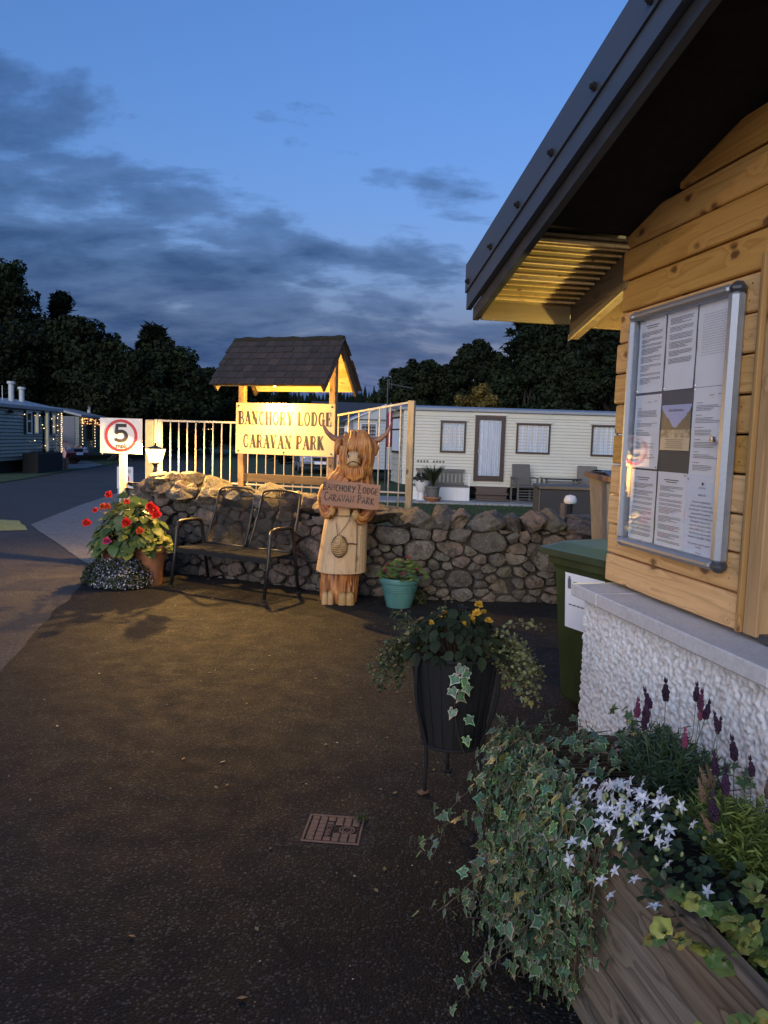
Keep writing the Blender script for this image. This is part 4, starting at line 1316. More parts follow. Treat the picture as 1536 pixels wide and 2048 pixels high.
# cope stones: big rough boulders set along the top, smaller ones piled on the mound
def boulder(c, sz, rz, seed, tilt=0.0, name='cope_stone'):
    bmx = bmesh.new()
    bmesh.ops.create_icosphere(bmx, subdivisions=3, radius=1.0)
    r = random.Random(seed)
    planes = []
    for k in range(9):
        d = Vector((r.gauss(0, 1), r.gauss(0, 1), r.gauss(0, 1))).normalized(); planes.append((d, r.uniform(.50, .82)))
    for v in bmx.verts:
        p = v.co.copy()
        for d, h in planes:
            e = p.dot(d) - h
            if e > 0: p -= d * e * .97
        p += v.co.normalized() * (mnoise.noise(v.co * 2.1 + Vector((seed, 0, 0))) * .17 + mnoise.noise(v.co * 5.3 + Vector((0, seed, 0))) * .08 + mnoise.noise(v.co * 11 + Vector((0, seed, 3))) * .03)
        v.co = Vector((p.x * sz[0], p.y * sz[1], p.z * sz[2])) * .66
    bmx.faces.ensure_lookup_table()
    me = bpy.data.meshes.new(name); bmx.to_mesh(me); bmx.free()
    me.materials.append(M['stone'])
    me.polygons.foreach_set('use_smooth', [True] * len(me.polygons)); me.set_sharp_from_angle(angle=R(19))
    o = link_mesh(name, me, wall, c, (tilt, r.uniform(-.25, .25), rz))
    return o
s = .98
k = 0
while s < WL - .05:
    w_ = srr.choice((.22, .30, .36, .42, .52)) * srr.uniform(.9, 1.1)
    p, d = wpos(s + w_ / 2)
    h = srr.uniform(.16, .22) + (.06 if s < 2.2 else 0)
    c = W3(s + w_ / 2, -.19, wtop(s) + h * .38)
    boulder(c, (w_ * 1.02, .43, h * 1.12), math.atan2(d.y, d.x), 100 + k, srr.uniform(-.2, .15))
    s += w_ * .90; k += 1
# mound of stones at the left end, under the lantern
for k in range(46):
    s = srr.uniform(-.10, 1.12); lay = srr.random()
    t = wtop(s)
    c = W3(s, srr.uniform(-.36, .02), t + srr.uniform(-.03, .05) + .02 - (.06 if lay > .6 else 0))
    w_ = srr.uniform(.15, .27)
    boulder(c, (w_ * 1.25, w_ * 1.05, w_ * .72), srr.uniform(0, 3), 300 + k, srr.uniform(-.3, .3), 'stone')
for k in range(9):
    s = srr.uniform(-.20, .02); 
    c = W3(s, srr.uniform(-.34, -.02), .08 + .085 * k)
    w_ = srr.uniform(.2, .3)
    boulder(c, (w_ * 1.25, w_ * 1.05, w_ * .72), srr.uniform(0, 3), 380 + k, 0, 'stone')
print('stones', cnt)
def arc(cx, cz, rx, rz, a0, a1, n=10):
    return [(cx + math.cos(R(a0 + (a1 - a0) * k / n)) * rx, cz + math.sin(R(a0 + (a1 - a0) * k / n)) * rz) for k in range(n + 1)]
def stroke(mb, pts, wd, y, th=.0012):
    n = len(pts)
    L, Rr = [], []
    for i in range(n):
        a = Vector(pts[max(0, i - 1)]); b = Vector(pts[min(n - 1, i + 1)])
        if i == 0: a = Vector(pts[0])
        d = (b - a)
        d = d.normalized() if d.length > 1e-9 else Vector((1, 0))
        nn = Vector((-d.y, d.x)) * wd / 2
        p = Vector(pts[i]); L.append(p + nn); Rr.append(p - nn)
    vs = [(p.x, y, p.y) for p in L] + [(p.x, y, p.y) for p in Rr]
    fs = [(i, i + 1, n + i + 1, n + i) for i in range(n - 1)]
    mb.add(vs, fs)
# ------------------------------------------------------------------ lit lantern on the mound
lan = empty('lantern', (-2.665, 8.93, 1.085), .3, 'lit glowing pedestal lantern on the stone mound', 'lamp')
mb = MB()
mb.lathe([(.060, 0), (.062, .010), (.050, .022), (.034, .05), (.024, .085), (.021, .115), (.032, .125), (.024, .135), (.040, .150), (.066, .165)], 16)
mb.build('base', M['black_metal'], lan, smooth=True, angle=40)
for k in range(6):
    a = math.pi / 3 * k; a2 = a + math.pi / 3
    mb = MB()
    p = [(math.cos(q) * r_, math.sin(q) * r_, z_) for (q, r_, z_) in ((a, .072, .165), (a2, .072, .165), (a2, .116, .325), (a, .116, .325))]
    mb.quad(*p); mb.build('pane', M['lamp_glow'], lan)
    MB().bar(p[0], p[3], .005, .005).build('bar', M['black_metal'], lan)
mb = MB(); mb.lathe([(.119, .322), (.121, .328), (.078, .342), (.040, .352), (.014, .360), (.008, .372), (.013, .380), (.008, .390), (0.002, .396)], 6)
mb.build('cap', M['black_metal'], lan)
MB().ball((0, 0, .222), .032, 12, 9, sc_=(1, 1, 1.2)).build('bulb', M['bulb_glow'], lan, smooth=True)
LANTERN_W = 46.0
ld = bpy.data.lights.new('lantern_light', 'POINT'); ld.energy = LANTERN_W; ld.color = (1.0, 0.55, 0.15); ld.shadow_soft_size = .018
lo = bpy.data.objects.new('lantern_light', ld); C.objects.link(lo); lo.parent = lan; lo.location = (0, 0, .278)

# ------------------------------------------------------------------ five mph sign
sp = empty('speed_sign', (-3.10, 9.02, 0), .02, 'square white speed limit sign with red ring on timber post', 'sign')
MB().box((0.02, .03, .68), (.078, .06, 1.36), bev=.004).build('post', M['fence_paint'], sp)
pn = MB().box((0.01, -.006, 1.545), (.49, .008, .41), bev=.003).build('panel', M['speed_white'], sp)
def ring(mb, c, r0, r1, y, n=48):
    vs = []
    for k in range(n):
        a = 2 * math.pi * k / n
        for r_ in (r0, r1): vs += [(c[0] + math.cos(a) * r_, y, c[1] + math.sin(a) * r_), (c[0] + math.cos(a) * r_, y + .002, c[1] + math.sin(a) * r_)]
    fs = []
    for k in range(n):
        a, b = k * 4, ((k + 1) % n) * 4
        fs += [(a, a + 2, b + 2, b), (a + 2, a + 3, b + 3, b + 2), (a + 1, a, b, b + 1)]
    return mb.add(vs, fs)
ring(MB(), (.01, 1.548), .156, .190, -.0125).build('red_ring', M['ink_red'], pn)
mb = MB()
def fig(pts, wd, k): 
    n_ = len(mb.v); stroke(mb, [(.012 + p[0], 1.578 + p[1]) for p in pts], wd, -.0125 - .0004 * k)
fig([(.062, .088), (-.058, .088)], .040, 0); fig([(-.046, .105), (-.058, -.012)], .036, 1); fig([(-.066, -.002), (-.03, .018), (.004, .020)] + arc(.004, -.036, .056, .056, 90, -90) + [(-.03, -.090), (-.070, -.072)], .040, 2)
mb.build('lettering', M['ink_black'], pn)
link_mesh('lettering', text_mesh('mph', .076, M['ink_black'], bold=.0022), pn, (.014, -.0130, 1.428), (R(90), 0, 0))
for sx in (-.012, .04):
    MB().ball((sx, -.013, 1.548), .005, 8, 5, sc_=(1, .5, 1)).build('screw', M['chrome'], pn)
MB().box((.03, -.0045, 1.35), (.05, .006, .04)).build('bracket', M['alu'], sp)

ab = empty('notice_stand', (-6.62, 19.6, 0), .1, 'small white notice on the drive edge behind the speed sign post', 'sign')
MB().box((0, 0, .42), (.40, .025, .56), bev=.004).build('panel', M['speed_white'], ab)
mb = MB()
for k in range(3): mb.box((0, -.014, .62 - k * .035), (.28, .003, .014))
tag(mb.build('print', M['ink_black'], ab), kind='stuff')
ring(MB(), (.0, .40), .07, .10, -.016, 24).build('red_ring', M['ink_red'], ab)
for sx in (-.17, .17): MB().box((sx, .03, .35), (.035, .035, .70)).build('leg', M['alu'], ab)

# ------------------------------------------------------------------ concrete gate post and cream railings
gp = MB().box((-3.05, 10.05, .88), (.125, .125, 1.76), rz=-.28, bev=.012).build('gate_post', M['conc_post'])
tag(gp, 'pale square concrete gate post behind the lit lantern', 'post')
FA = math.atan2(-.9, 3.08)
fd = Vector((math.cos(FA), math.sin(FA), 0))
def railing(name, label, x0, L, ztop0, ztop1, zl, zbot, sp_, group=None, endpost=None):
    base = Vector((-2.80, 9.62, 0)) + fd * x0
    t = empty(name, base, FA, label, 'railing', 'cream metal railings behind the stone wall')
    MB().bar((0, 0, ztop0), (L, 0, ztop1), .034, .022).build('top_rail', M['fence_paint'], t)
    MB().bar((0, 0, zl), (L, 0, zl), .030, .018).build('bottom_rail', M['fence_paint'], t)
    n = int(L / sp_)
    me = None
    for k in range(n + 1):
        x = .012 + k * sp_
        if x > L: break
        zt = ztop0 + (ztop1 - ztop0) * x / L - .01
        if ztop0 == ztop1 and me:
            inst(me, 'bar', t, (x, 0, 0))
        else:
            mb = MB(); mb.tube([(0, 0, zbot), (0, 0, zt)], .0085, 8)
            o = mb.build('bar', M['fence_paint'], t, smooth=True, loc=(x, 0, 0)); me = o.data
    return t
ra = railing('metal_railing', 'level cream railing running from the concrete post behind the big sign', 0, 2.16, 1.745, 1.745, 1.01, .62, .118)
for dx_ in (.0, .05): MB().box((-.015 - dx_, 0, 1.13), (.04, .04, 1.26), bev=.003).build('end_post', M['fence_paint'], ra)
rb_ = railing('metal_railing', 'cream railing with sloping top rail right of the big sign', 2.20, .985, 1.835, 2.02, 1.00, .62, .124)
MB().box((1.005, 0, 1.33), (.075, .075, 1.42), bev=.005).build('end_post', M['pale_post'], rb_)

# ------------------------------------------------------------------ stroke-drawn slab lettering
T, H_ = .235, .045     # thick and thin strokes relative to cap height
# glyph: (width, [(points, thickness)]) in units of cap height; serifs as thin bars
def ser(x, z, w_=.26): return ([(x - w_ / 2, z), (x + w_ / 2, z)], .055)
G = {
 'B': (.60, [([(.16, 0), (.16, 1)], T), ser(.13, .03, .24), ser(.13, .97, .24), ([(.16, .97), (.32, .97)] + arc(.32, .74, .16, .23, 90, -90) + [(.16, .51)], .10), ([(.16, .52), (.34, .51)] + arc(.34, .27, .19, .24, 90, -90) + [(.16, .03)], .11)]),
 'A': (.66, [([(.12, 0), (.33, 1)], .05), ([(.33, 1), (.55, 0)], T), ([(.18, .32), (.47, .32)], .05), ser(.11, .03, .22), ser(.55, .03, .26)]),
 'N': (.68, [([(.15, 0), (.15, 1)], .055), ([(.13, .98), (.54, .02)], T), ([(.54, 0), (.54, 1)], .055), ser(.15, .03, .22), ser(.12, .97, .22), ser(.54, .97, .22)]),
 'C': (.60, [(arc(.32, .5, .22, .46, 60, 300, 16), .13), ([(.50, .62), (.50, .96)], .05), ([(.50, .06), (.50, .34)], .05)]),
 'H': (.68, [([(.16, 0), (.16, 1)], T), ([(.53, 0), (.53, 1)], T), ([(.16, .5), (.53, .5)], .06), ser(.16, .03, .28), ser(.16, .97, .28), ser(.53, .03, .28), ser(.53, .97, .28)]),
 'O': (.64, [(arc(.32, .5, .22, .46, 0, 360, 22), .13)]),
 'R': (.64, [([(.16, 0), (.16, 1)], T), ser(.14, .03, .26), ser(.13, .97, .24), ([(.16, .97), (.32, .97)] + arc(.32, .73, .17, .24, 90, -90) + [(.16, .49)], .10), ([(.32, .50), (.42, .40), (.47, .08), (.58, .05)], .13)]),
 'Y': (.64, [([(.12, 1), (.33, .45)], T), ([(.33, .45), (.53, 1)], .05), ([(.33, 0), (.33, .48)], T), ser(.33, .03, .28), ser(.12, .97, .24), ser(.53, .97, .20)]),
 'L': (.56, [([(.16, 0), (.16, 1)], T), ser(.16, .97, .28), ([(.05, .03), (.50, .03)], .055), ([(.49, .0), (.49, .30)], .05)]),
 'D': (.64, [([(.16, 0), (.16, 1)], T), ser(.13, .03, .24), ser(.13, .97, .24), ([(.16, .97), (.30, .97)] + arc(.30, .5, .22, .47, 90, -90, 14) + [(.16, .03)], .12)]),
 'G': (.66, [(arc(.32, .5, .22, .46, 60, 330, 16), .13), ([(.50, .64), (.50, .96)], .05), ([(.52, .06), (.52, .42)], .13), ser(.50, .43, .26)]),
 'E': (.58, [([(.16, 0), (.16, 1)], T), ([(.05, .97), (.50, .97)], .055), ([(.05, .03), (.52, .03)], .055), ([(.16, .52), (.38, .52)], .05), ([(.49, .70), (.49, 1)], .05), ([(.51, 0), (.51, .32)], .05), ([(.38, .40), (.38, .64)], .05)]),
 'V': (.66, [([(.12, 1), (.34, .0)], T), ([(.34, 0), (.54, 1)], .05), ser(.12, .97, .26), ser(.54, .97, .22)]),
 'P': (.60, [([(.16, 0), (.16, 1)], T), ser(.16, .03, .28), ser(.13, .97, .24), ([(.16, .97), (.32, .97)] + arc(.32, .71, .18, .26, 90, -90) + [(.16, .45)], .11)]),
 'K': (.68, [([(.16, 0), (.16, 1)], T), ser(.16, .03, .28), ser(.16, .97, .28), ([(.18, .42), (.50, .97)], .05), ([(.28, .58), (.54, .03)], T), ser(.51, .97, .22), ser(.55, .03, .24)]),
 ' ': (.34, []),
}
def slab_text(txt, cap, xs, y):
    """centred text as one flat mesh; xs = horizontal condensing"""
    mb = MB()
    tot = sum(G[c][0] + .04 for c in txt) * cap * xs
    x = -tot / 2
    k = 0
    for ch in txt:
        w_, st_ = G[ch]
        for pts, th in st_:
            stroke(mb, [(x + p[0] * cap * xs, (p[1] - .5) * cap) for p in pts], max(th, .075) * cap * (xs * .55 + .45), y - .0003 * (k % 3)); k += 1
        x += (w_ + .04) * cap * xs
    return mb

# ------------------------------------------------------------------ welcome sign with its little roof
SA = R(-20)
ws = empty('welcome_sign', (-1.14, 8.64, 0), SA, 'big lit entrance sign board under a little shingled roof', 'sign')
HB = .617          # half board width
for sx, nm in ((-1, 'L'), (1, 'R')):
    MB().box((sx * (HB - .05), .055, 1.25), (.072, .072, 2.50), bev=.004).build('post', M['sign_post'], ws)
MB().box((0, .055, 1.115), (2 * HB - .18, .045, .095), bev=.003).build('beam', M['beam'], ws, loc=(0, 0, 0))
bd = MB().box((0, 0, 1.675), (2 * HB, .016, .575), bev=.003).build('board', M['sign_white'], ws)
t1 = slab_text('BANCHORY LODGE', .150, .855, -.0095); t1.build('lettering', M['ink_black'], bd, loc=(.0, 0, 1.795))
t2 = slab_text('CARAVAN PARK', .150, .855, -.0095); t2.build('lettering', M['ink_black'], bd, loc=(-.01, 0, 1.535))
for sx in (-.58, 0, .58):
    for z in (1.93, 1.42):
        MB().ball((sx, -.010, z), .011, 10, 5, sc_=(1, .5, 1)).build('bolt', M['black_iron'], bd)
# roof: shingles on two slopes over lining boards
RH, RE, RD = 2.63, 2.135, .46       # ridge height, eave height, half depth
RL = .655                            # half length
sl = math.hypot(RD, RH - RE); an = math.atan2(RH - RE, RD)
for side in (-1, 1):
    n = 7
    # lining (lit from the lamp underneath)
    mb = MB()
    y0, y1 = .055 + side * (RD - .02), .055
    for k in range(6):
        a, b = k / 6, (k + 1) / 6 - .006
        pa = (y0 + (y1 - y0) * a, RE - .012 + (RH - RE - .03) * a); pb = (y0 + (y1 - y0) * b, RE - .012 + (RH - RE - .03) * b)
        mb = MB()
        up_ = Vector((0, -side * math.sin(an) * -1, math.cos(an))) * .014
        vs = []
        for x in (-RL + .03, RL - .03):
            for (yy, zz) in (pa, pb): vs += [(x, yy, zz), (x, yy + side * .007, zz + .012)]
        mb.add(vs, [(0, 2, 3, 1), (4, 5, 7, 6), (0, 1, 5, 4), (2, 6, 7, 3), (0, 4, 6, 2), (1, 3, 7, 5)])
        mb.build('lining_board', M['roof_lining'], ws)
    # barge boards on the gables
    for sx in (-1, 1):
        MB().bar((sx * (RL - .012), .055 + side * RD, RE - .03), (sx * (RL - .012), .055 + side * .01, RH - .035), .024, .10, up=(0, side, 1)).build('barge_board', M['beam'], ws)
    rs = random.Random(31 + side)
    rows = 7
    for r_ in range(rows):
        x = -RL - .03 - (.06 if r_ % 2 else 0)
        while x < RL + .02:
            w_ = rs.uniform(.085, .135)
            xa, xb = max(x, -RL - .04), min(x + w_ - .004, RL + .04)
            if xb - xa > .02:
                t0 = -.05 + (r_) * (sl + .03) / rows; ln = sl / rows * 1.45
                lift = rs.uniform(0, .006)
                mb = MB()
                hw = (xb - xa) / 2
                th = .012
                # local: x across, y up the slope, z normal
                vs = []
                for (yy, zz) in ((0, .010 + lift), (ln, .0)):
                    for xx in (-hw, hw):
                        j = rs.uniform(-.006, .006) if yy == 0 else 0
                        vs += [(xx, yy + j, zz), (xx, yy + j, zz + th)]
                mb.add(vs, [(0, 2, 3, 1), (4, 5, 7, 6), (0, 1, 5, 4), (2, 6, 7, 3), (0, 4, 6, 2), (1, 3, 7, 5)])
                o = mb.build('shingle', M['slate'], ws)
                cx_ = (xa + xb) / 2
                ey = .055 + side * RD; 
                dirv = Vector((0, -side * math.cos(an), math.sin(an)))
                nrm = Vector((0, side * math.sin(an), math.cos(an)))
                xax = dirv.cross(nrm)
                p = Vector((cx_, ey, RE + .02)) + dirv * t0 + nrm * .012
                o.matrix_local = Matrix(((xax.x, dirv.x, nrm.x, p.x), (xax.y, dirv.y, nrm.y, p.y), (xax.z, dirv.z, nrm.z, p.z), (0, 0, 0, 1)))
            x += w_
# ridge: mossy capping
mb = MB()
nseg = 40
pts = []
rd_ = []
for k in range(nseg + 1):
    x = -RL - .02 + (2 * RL + .04) * k / nseg
    pts.append((x, .055 + .008 * mnoise.noise(Vector((x * 6, 0, 0))), RH + .028 + .012 * mnoise.noise(Vector((x * 7, 3, 0))))); rd_.append(.042 + .010 * mnoise.noise(Vector((x * 9, 7, 1))))
mb.tube(pts, rd_, 10)
mb.build('ridge_cap', M['moss'], ws, smooth=False)
# lamp fitting under the ridge in front of the board
mb = MB(); mb.lathe([(.012, .06), (.045, .05), (.062, .0)], 14, capb=True); 
mb.build('lamp_shade', M['black_metal'], ws, loc=(-.06, -.13, 2.17))
MB().ball((-.06, -.13, 2.165), .028, 10, 8).build('bulb', M['bulb_glow'], ws, smooth=True)
MB().bar((-.06, -.13, 2.22), (-.06, -.02, 2.44), .016, .016).build('lamp_arm', M['black_metal'], ws)
SIGN_W = 24.0
sd_ = bpy.data.lights.new('sign_light', 'SPOT'); sd_.energy = SIGN_W; sd_.color = (1.0, 0.56, 0.13); sd_.shadow_soft_size = .03; sd_.spot_size = R(138); sd_.spot_blend = 0.75
so_ = bpy.data.objects.new('sign_light', sd_); C.objects.link(so_); so_.parent = ws; so_.location = (-.06, -.16, 2.13); so_.rotation_euler = (R(-14), 0, 0)

s2_ = bpy.data.lights.new('sign_bulb_light', 'POINT'); s2_.energy = 9.0; s2_.color = (1.0, 0.58, 0.13); s2_.shadow_soft_size = .03
s3_ = bpy.data.objects.new('sign_bulb_light', s2_); C.objects.link(s3_); s3_.parent = ws; s3_.location = (-.06, -.19, 2.13)

# ------------------------------------------------------------------ two-seat steel bench
bn = empty('garden_bench', (-1.515, 7.85, 0), R(-29.0), 'black two-seat steel mesh bench in front of the stone wall', 'bench')
SW, SH = 1.19, .43
fm = M['bench_frame']
for sx in (-1, 1):
    x = sx * (SW / 2 + .01)
    mb = MB(); mb.tube([(x, -.30, 0), (x, -.24, .36), (x, -.215, .62), (x, -.19, .672), (x, -.13, .69), (x, .06, .69), (x, .13, .678), (x, .165, .63), (x, .185, .45), (x, .27, 0)], .019, 10)
    mb.build('armrest_leg', fm, bn, smooth=True)
    for (yy, zz) in ((-.30, 0), (.27, 0)):
        MB().tube([(x, yy, 0), (x, yy, .03)], .022, 10).build('foot', M['rubber'], bn)
mb = MB(); mb.bar((-SW / 2, -.235, SH - .035), (SW / 2, -.235, SH - .035), .03, .05); mb.build('front_rail', fm, bn)
MB().bar((-SW / 2, .18, SH - .055), (SW / 2, .18, SH - .055), .03, .045).build('rear_rail', fm, bn)
def meshgrid_panel(name, quad_fn, nu, nv, wire, parent):
    """expanded-metal sheet: two sets of crossing diagonal wires, one stuff part"""
    mb = MB()
    k = nu + nv
    for fam in (0, 1):
        for i in range(-nv, nu + 1):
            # diagonal line u = i + v (or i + nv - v)
            pts = []
            for v_ in (0, nv):
                u_ = i + v_ if fam == 0 else i + nv - v_
                pts.append((u_, v_))
            (u0, v0), (u1, v1) = pts
            # clip to 0..nu
            def at(u): return v0 + (v1 - v0) * (u - u0) / (u1 - u0)
            if u0 > u1: (u0, v0), (u1, v1) = (u1, v1), (u0, v0)
            va, vb = v0, v1
            ua, ub = u0, u1
            if ua < 0: va = v0 + (v1 - v0) * (0 - u0) / (u1 - u0); ua = 0
            if ub > nu: vb = v0 + (v1 - v0) * (nu - u0) / (u1 - u0); ub = nu
            if ub - ua < .2: continue
            seg = 4
            P = [Vector(quad_fn((ua + (ub - ua) * q / seg) / nu, (va + (vb - va) * q / seg) / nv)) for q in range(seg + 1)]
            for a, b in zip(P, P[1:]):
                mb.bar(a, b, wire, wire * .5)
    o = mb.build(name, fm, parent)
    tag(o, kind='stuff')
    return o
for sx in (-1, 1):
    cx_ = sx * SW / 4
    hw = SW / 4 - .012
    # seat pan
    def sq(u, v, cx_=cx_, hw=hw): return (cx_ + (u - .5) * 2 * hw, -.245 + v * .44, SH - .012 * math.sin(v * math.pi) + .012 * (1 - v) * 0 - .004 * v)
    meshgrid_panel('seat', sq, 34, 28, .0034, bn)
    # backrest: slightly reclined loop narrowing to a rounded top
    bh = .60
    def bp(u, v, cx_=cx_, hw=hw):
        y = .175 + v * .20 + .02 * math.sin(v * math.pi)
        return (cx_ + (u - .5) * 2 * (hw - .015) * (1 - .10 * v), y, SH - .0 + v * bh)
    meshgrid_panel('backrest', lambda u, v: bp(u, v * .86), 34, 36, .0027, bn)
    loop = []
    for k in range(11): loop.append(bp(0, k / 10 * .90))
    tl, tr = Vector(bp(0, .90)), Vector(bp(1, .90))
    for k in range(1, 12):
        a = math.pi - math.pi * k / 12
        t = k / 12
        base_ = tl.lerp(tr, .5); 
        loop.append((base_.x + math.cos(a) * (tr.x - tl.x) / 2, base_.y + math.sin(a) * .02, base_.z + math.sin(a) ** .6 * .062))
    for k in range(10, -1, -1): loop.append(bp(1, k / 10 * .90))
    lp = [loop[0]] + loop
    mb = MB(); mb.tube(loop, .0125, 8); mb.tube([bp(0, 0), bp(1, 0)], .011, 8)
    mb.tube([bp(0.02, .87), bp(.98, .87)], .008, 6)
    mb.build('back_frame', fm, bn, smooth=True)
    mb = MB()
    ctr = (Vector(bp(.5, .90)))
    for k in range(-3, 4):
        mb.tube([Vector(bp(.5 + k * .05, .87)), ctr + Vector((k * .018, 0, .02)), ctr + Vector((k * .030, .01, .058))], .005, 5)
    for q in (-1, 1):
        mb.tube([Vector(bp(.5 + q * .46, .885)), ctr + Vector((q * .13, .005, .050)), ctr + Vector((q * .06, .0, .012))], .005, 5)
    mb.build('scrollwork', fm, bn)
# ------------------------------------------------------------------ carved highland cow in a kilt
cow = empty('carved_cow', (-.42, 7.45, 0), R(4), 'carved wooden horned highland cow statue standing in a kilt', 'statue')
def lerp_tab(tab, z):
    for a, b in zip(tab, tab[1:]):
        if z <= b[0]:
            t = (z - a[0]) / (b[0] - a[0]); t = t * t * (3 - 2 * t) * .5 + t * .5
            return [a[i] + (b[i] - a[i]) * t for i in range(1, len(a))]
    return list(tab[-1][1:])
#        z     rx    ry    cx    cy   superellipse exponent
body_tab = [(0.0, .185, .160, .00, .02, 2.6), (.06, .195, .170, .00, .02, 2.6), (.30, .195, .165, .012, .02, 2.4), (.50, .20, .165, .03, .02, 2.3), (.80, .205, .165, .055, .02, 2.2),
            (.95, .235, .170, .07, .02, 2.2), (1.08, .258, .172, .078, .02, 2.2), (1.17, .250, .165, .085, .02, 2.1), (1.235, .215, .150, .10, .015, 2.1), (1.29, .178, .150, .118, .0, 2.1),
            (1.36, .148, .150, .128, -.015, 2.1), (1.45, .150, .158, .135, -.02, 2.1), (1.53, .153, .150, .14, -.01, 2.1), (1.59, .150, .140, .142, .0, 2.1), (1.635, .115, .110, .142, .005, 2.0), (1.662, .055, .055, .142, .01, 2.0)]
def sup(a, rx, ry, e):
    c, s_ = math.cos(a), math.sin(a)
    return (math.copysign(abs(c) ** (2 / e), c) * rx, math.copysign(abs(s_) ** (2 / e), s_) * ry)
NA, NZ = 132, 190
vs, cols = [], []
for j in range(NZ + 1):
    z = 1.662 * j / NZ
    rx, ry, cx_, cy_, e = lerp_tab(body_tab, z)
    for i in range(NA):
        a = 2 * math.pi * i / NA
        x, y = sup(a, rx, ry, e)
        # hair: long wavy grooves running down, finer on the chest, swept on the crown
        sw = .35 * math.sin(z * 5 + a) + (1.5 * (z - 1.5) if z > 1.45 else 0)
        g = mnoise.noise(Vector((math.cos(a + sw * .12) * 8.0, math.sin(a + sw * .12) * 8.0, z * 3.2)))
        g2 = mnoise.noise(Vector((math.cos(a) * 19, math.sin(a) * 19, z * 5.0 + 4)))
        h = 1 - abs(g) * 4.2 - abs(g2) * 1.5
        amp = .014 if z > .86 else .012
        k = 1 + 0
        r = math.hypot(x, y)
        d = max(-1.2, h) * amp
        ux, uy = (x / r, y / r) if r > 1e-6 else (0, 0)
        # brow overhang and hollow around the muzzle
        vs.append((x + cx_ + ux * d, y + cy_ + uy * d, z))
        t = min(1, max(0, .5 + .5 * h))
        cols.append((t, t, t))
fs = []
for j in range(NZ):
    for i in range(NA):
        i2 = (i + 1) % NA
        fs.append((j * NA + i, j * NA + i2, (j + 1) * NA + i2, (j + 1) * NA + i))
fs.append(tuple(range(NA))[::-1]); fs.append(tuple(NZ * NA + i for i in range(NA)))
mb = MB(); mb.add(vs, fs, cols)
# arms: thick hairy forearms coming round to the front, joined to the trunk mesh
def hairy_tube(mb, pts, rads, seg=22, sub=6):
    P, Q = [], []
    pts = [Vector(p) for p in pts]
    for i in range(len(pts) - 1):
        for k in range(sub):
            t = k / sub
            p0 = pts[max(0, i - 1)]; p1 = pts[i]; p2 = pts[i + 1]; p3 = pts[min(len(pts) - 1, i + 2)]
            P.append(.5 * ((2 * p1) + (p2 - p0) * t + (2 * p0 - 5 * p1 + 4 * p2 - p3) * t * t + (3 * p1 - p0 - 3 * p2 + p3) * t ** 3))
            Q.append(rads[i] + (rads[i + 1] - rads[i]) * t)
    P.append(pts[-1]); Q.append(rads[-1])
    o = len(mb.v)
    mb.tube(P, Q, seg)
    for n_, i in enumerate(range(o, len(mb.v))):
        ringi, k = divmod(n_, seg)
        c = P[min(ringi, len(P) - 1)]
        v = Vector(mb.v[i]); d = (v - c)
        g = mnoise.noise(Vector((math.cos(k / seg * 6.283) * 5, math.sin(k / seg * 6.283) * 5, ringi * .12 + o)))
        h = 1 - abs(g) * 4.0
        if d.length > 1e-5: v = v + d.normalized() * h * .009
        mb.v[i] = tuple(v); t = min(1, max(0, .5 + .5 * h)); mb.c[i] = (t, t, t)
hairy_tube(mb, [(-.15, .02, 1.12), (-.180, -.06, 1.02), (-.165, -.13, .92), (-.125, -.195, .875), (-.09, -.215, .92)], [.055, .062, .058, .046, .030])
hairy_tube(mb, [(.30, .02, 1.12), (.315, -.05, .99), (.275, -.13, .875), (.195, -.20, .838), (.145, -.222, .885)], [.06, .068, .062, .048, .030])
# ears, drooping under the horns
for sx in (-1, 1):
    hairy_tube(mb, [(.142 + sx * .13, .0, 1.575), (.142 + sx * .175, -.035, 1.555), (.142 + sx * .195, -.06, 1.50), (.142 + sx * .185, -.075, 1.44)], [.022, .042, .036, .010], 14, 4)
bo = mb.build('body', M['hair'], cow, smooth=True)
# fringe: thick carved locks falling over the brow
fr_ = MB()
rr = random.Random(2)
for k in range(15):
    t = k / 14
    x0 = .142 + (t - .5) * .10; 
    xe = .142 - .075 + t * .215 - (.02 if k < 6 else 0)
    zb = 1.43 - .10 * abs(t - .25) if k > 3 else 1.46 + (3 - k) * .012
    ye = -.178 + .06 * abs(t - .42) ** 1.3
    pts = [(x0, -.02, 1.668), (x0 + (xe - x0) * .35 + .02, -.105, 1.642), (x0 + (xe - x0) * .75 + .02, -.160, 1.565), (xe, ye - .005, 1.50), (xe + .004, ye + .012, zb - .01)]
    hairy_tube(fr_, pts, [.010, .017, .019, .017, .004], 10, 4)
fr_.build('fringe', M['hair'], cow, smooth=True)
# side curtains of hair beside the muzzle
sd = MB()
for k in range(10):
    q = -1 if k < 4 else 1
    m = k if k < 4 else k - 4
    x = .128 + q * (.085 + .020 * m); y = -.172 + .017 * m
    hairy_tube(sd, [(x, y + .02, 1.52), (x + q * .008, y - .006, 1.42), (x - q * .006, y, 1.33), (x - q * .02, y + .02, 1.25 - .02 * (m % 3))], [.012, .019, .017, .004], 10, 4)
for k in range(9):
    x = .128 + (k - 4) * .021
    hairy_tube(sd, [(x, -.172 + .004 * abs(k - 4), 1.335), (x * .98 + .003, -.178, 1.28), (x * .9 + .012, -.165, 1.215 + .006 * abs(k - 4)), (x * .8 + .024, -.150, 1.18 + .012 * abs(k - 4))], [.012, .016, .014, .004], 10, 4)
sd.build('beard', M['hair'], cow, smooth=True)
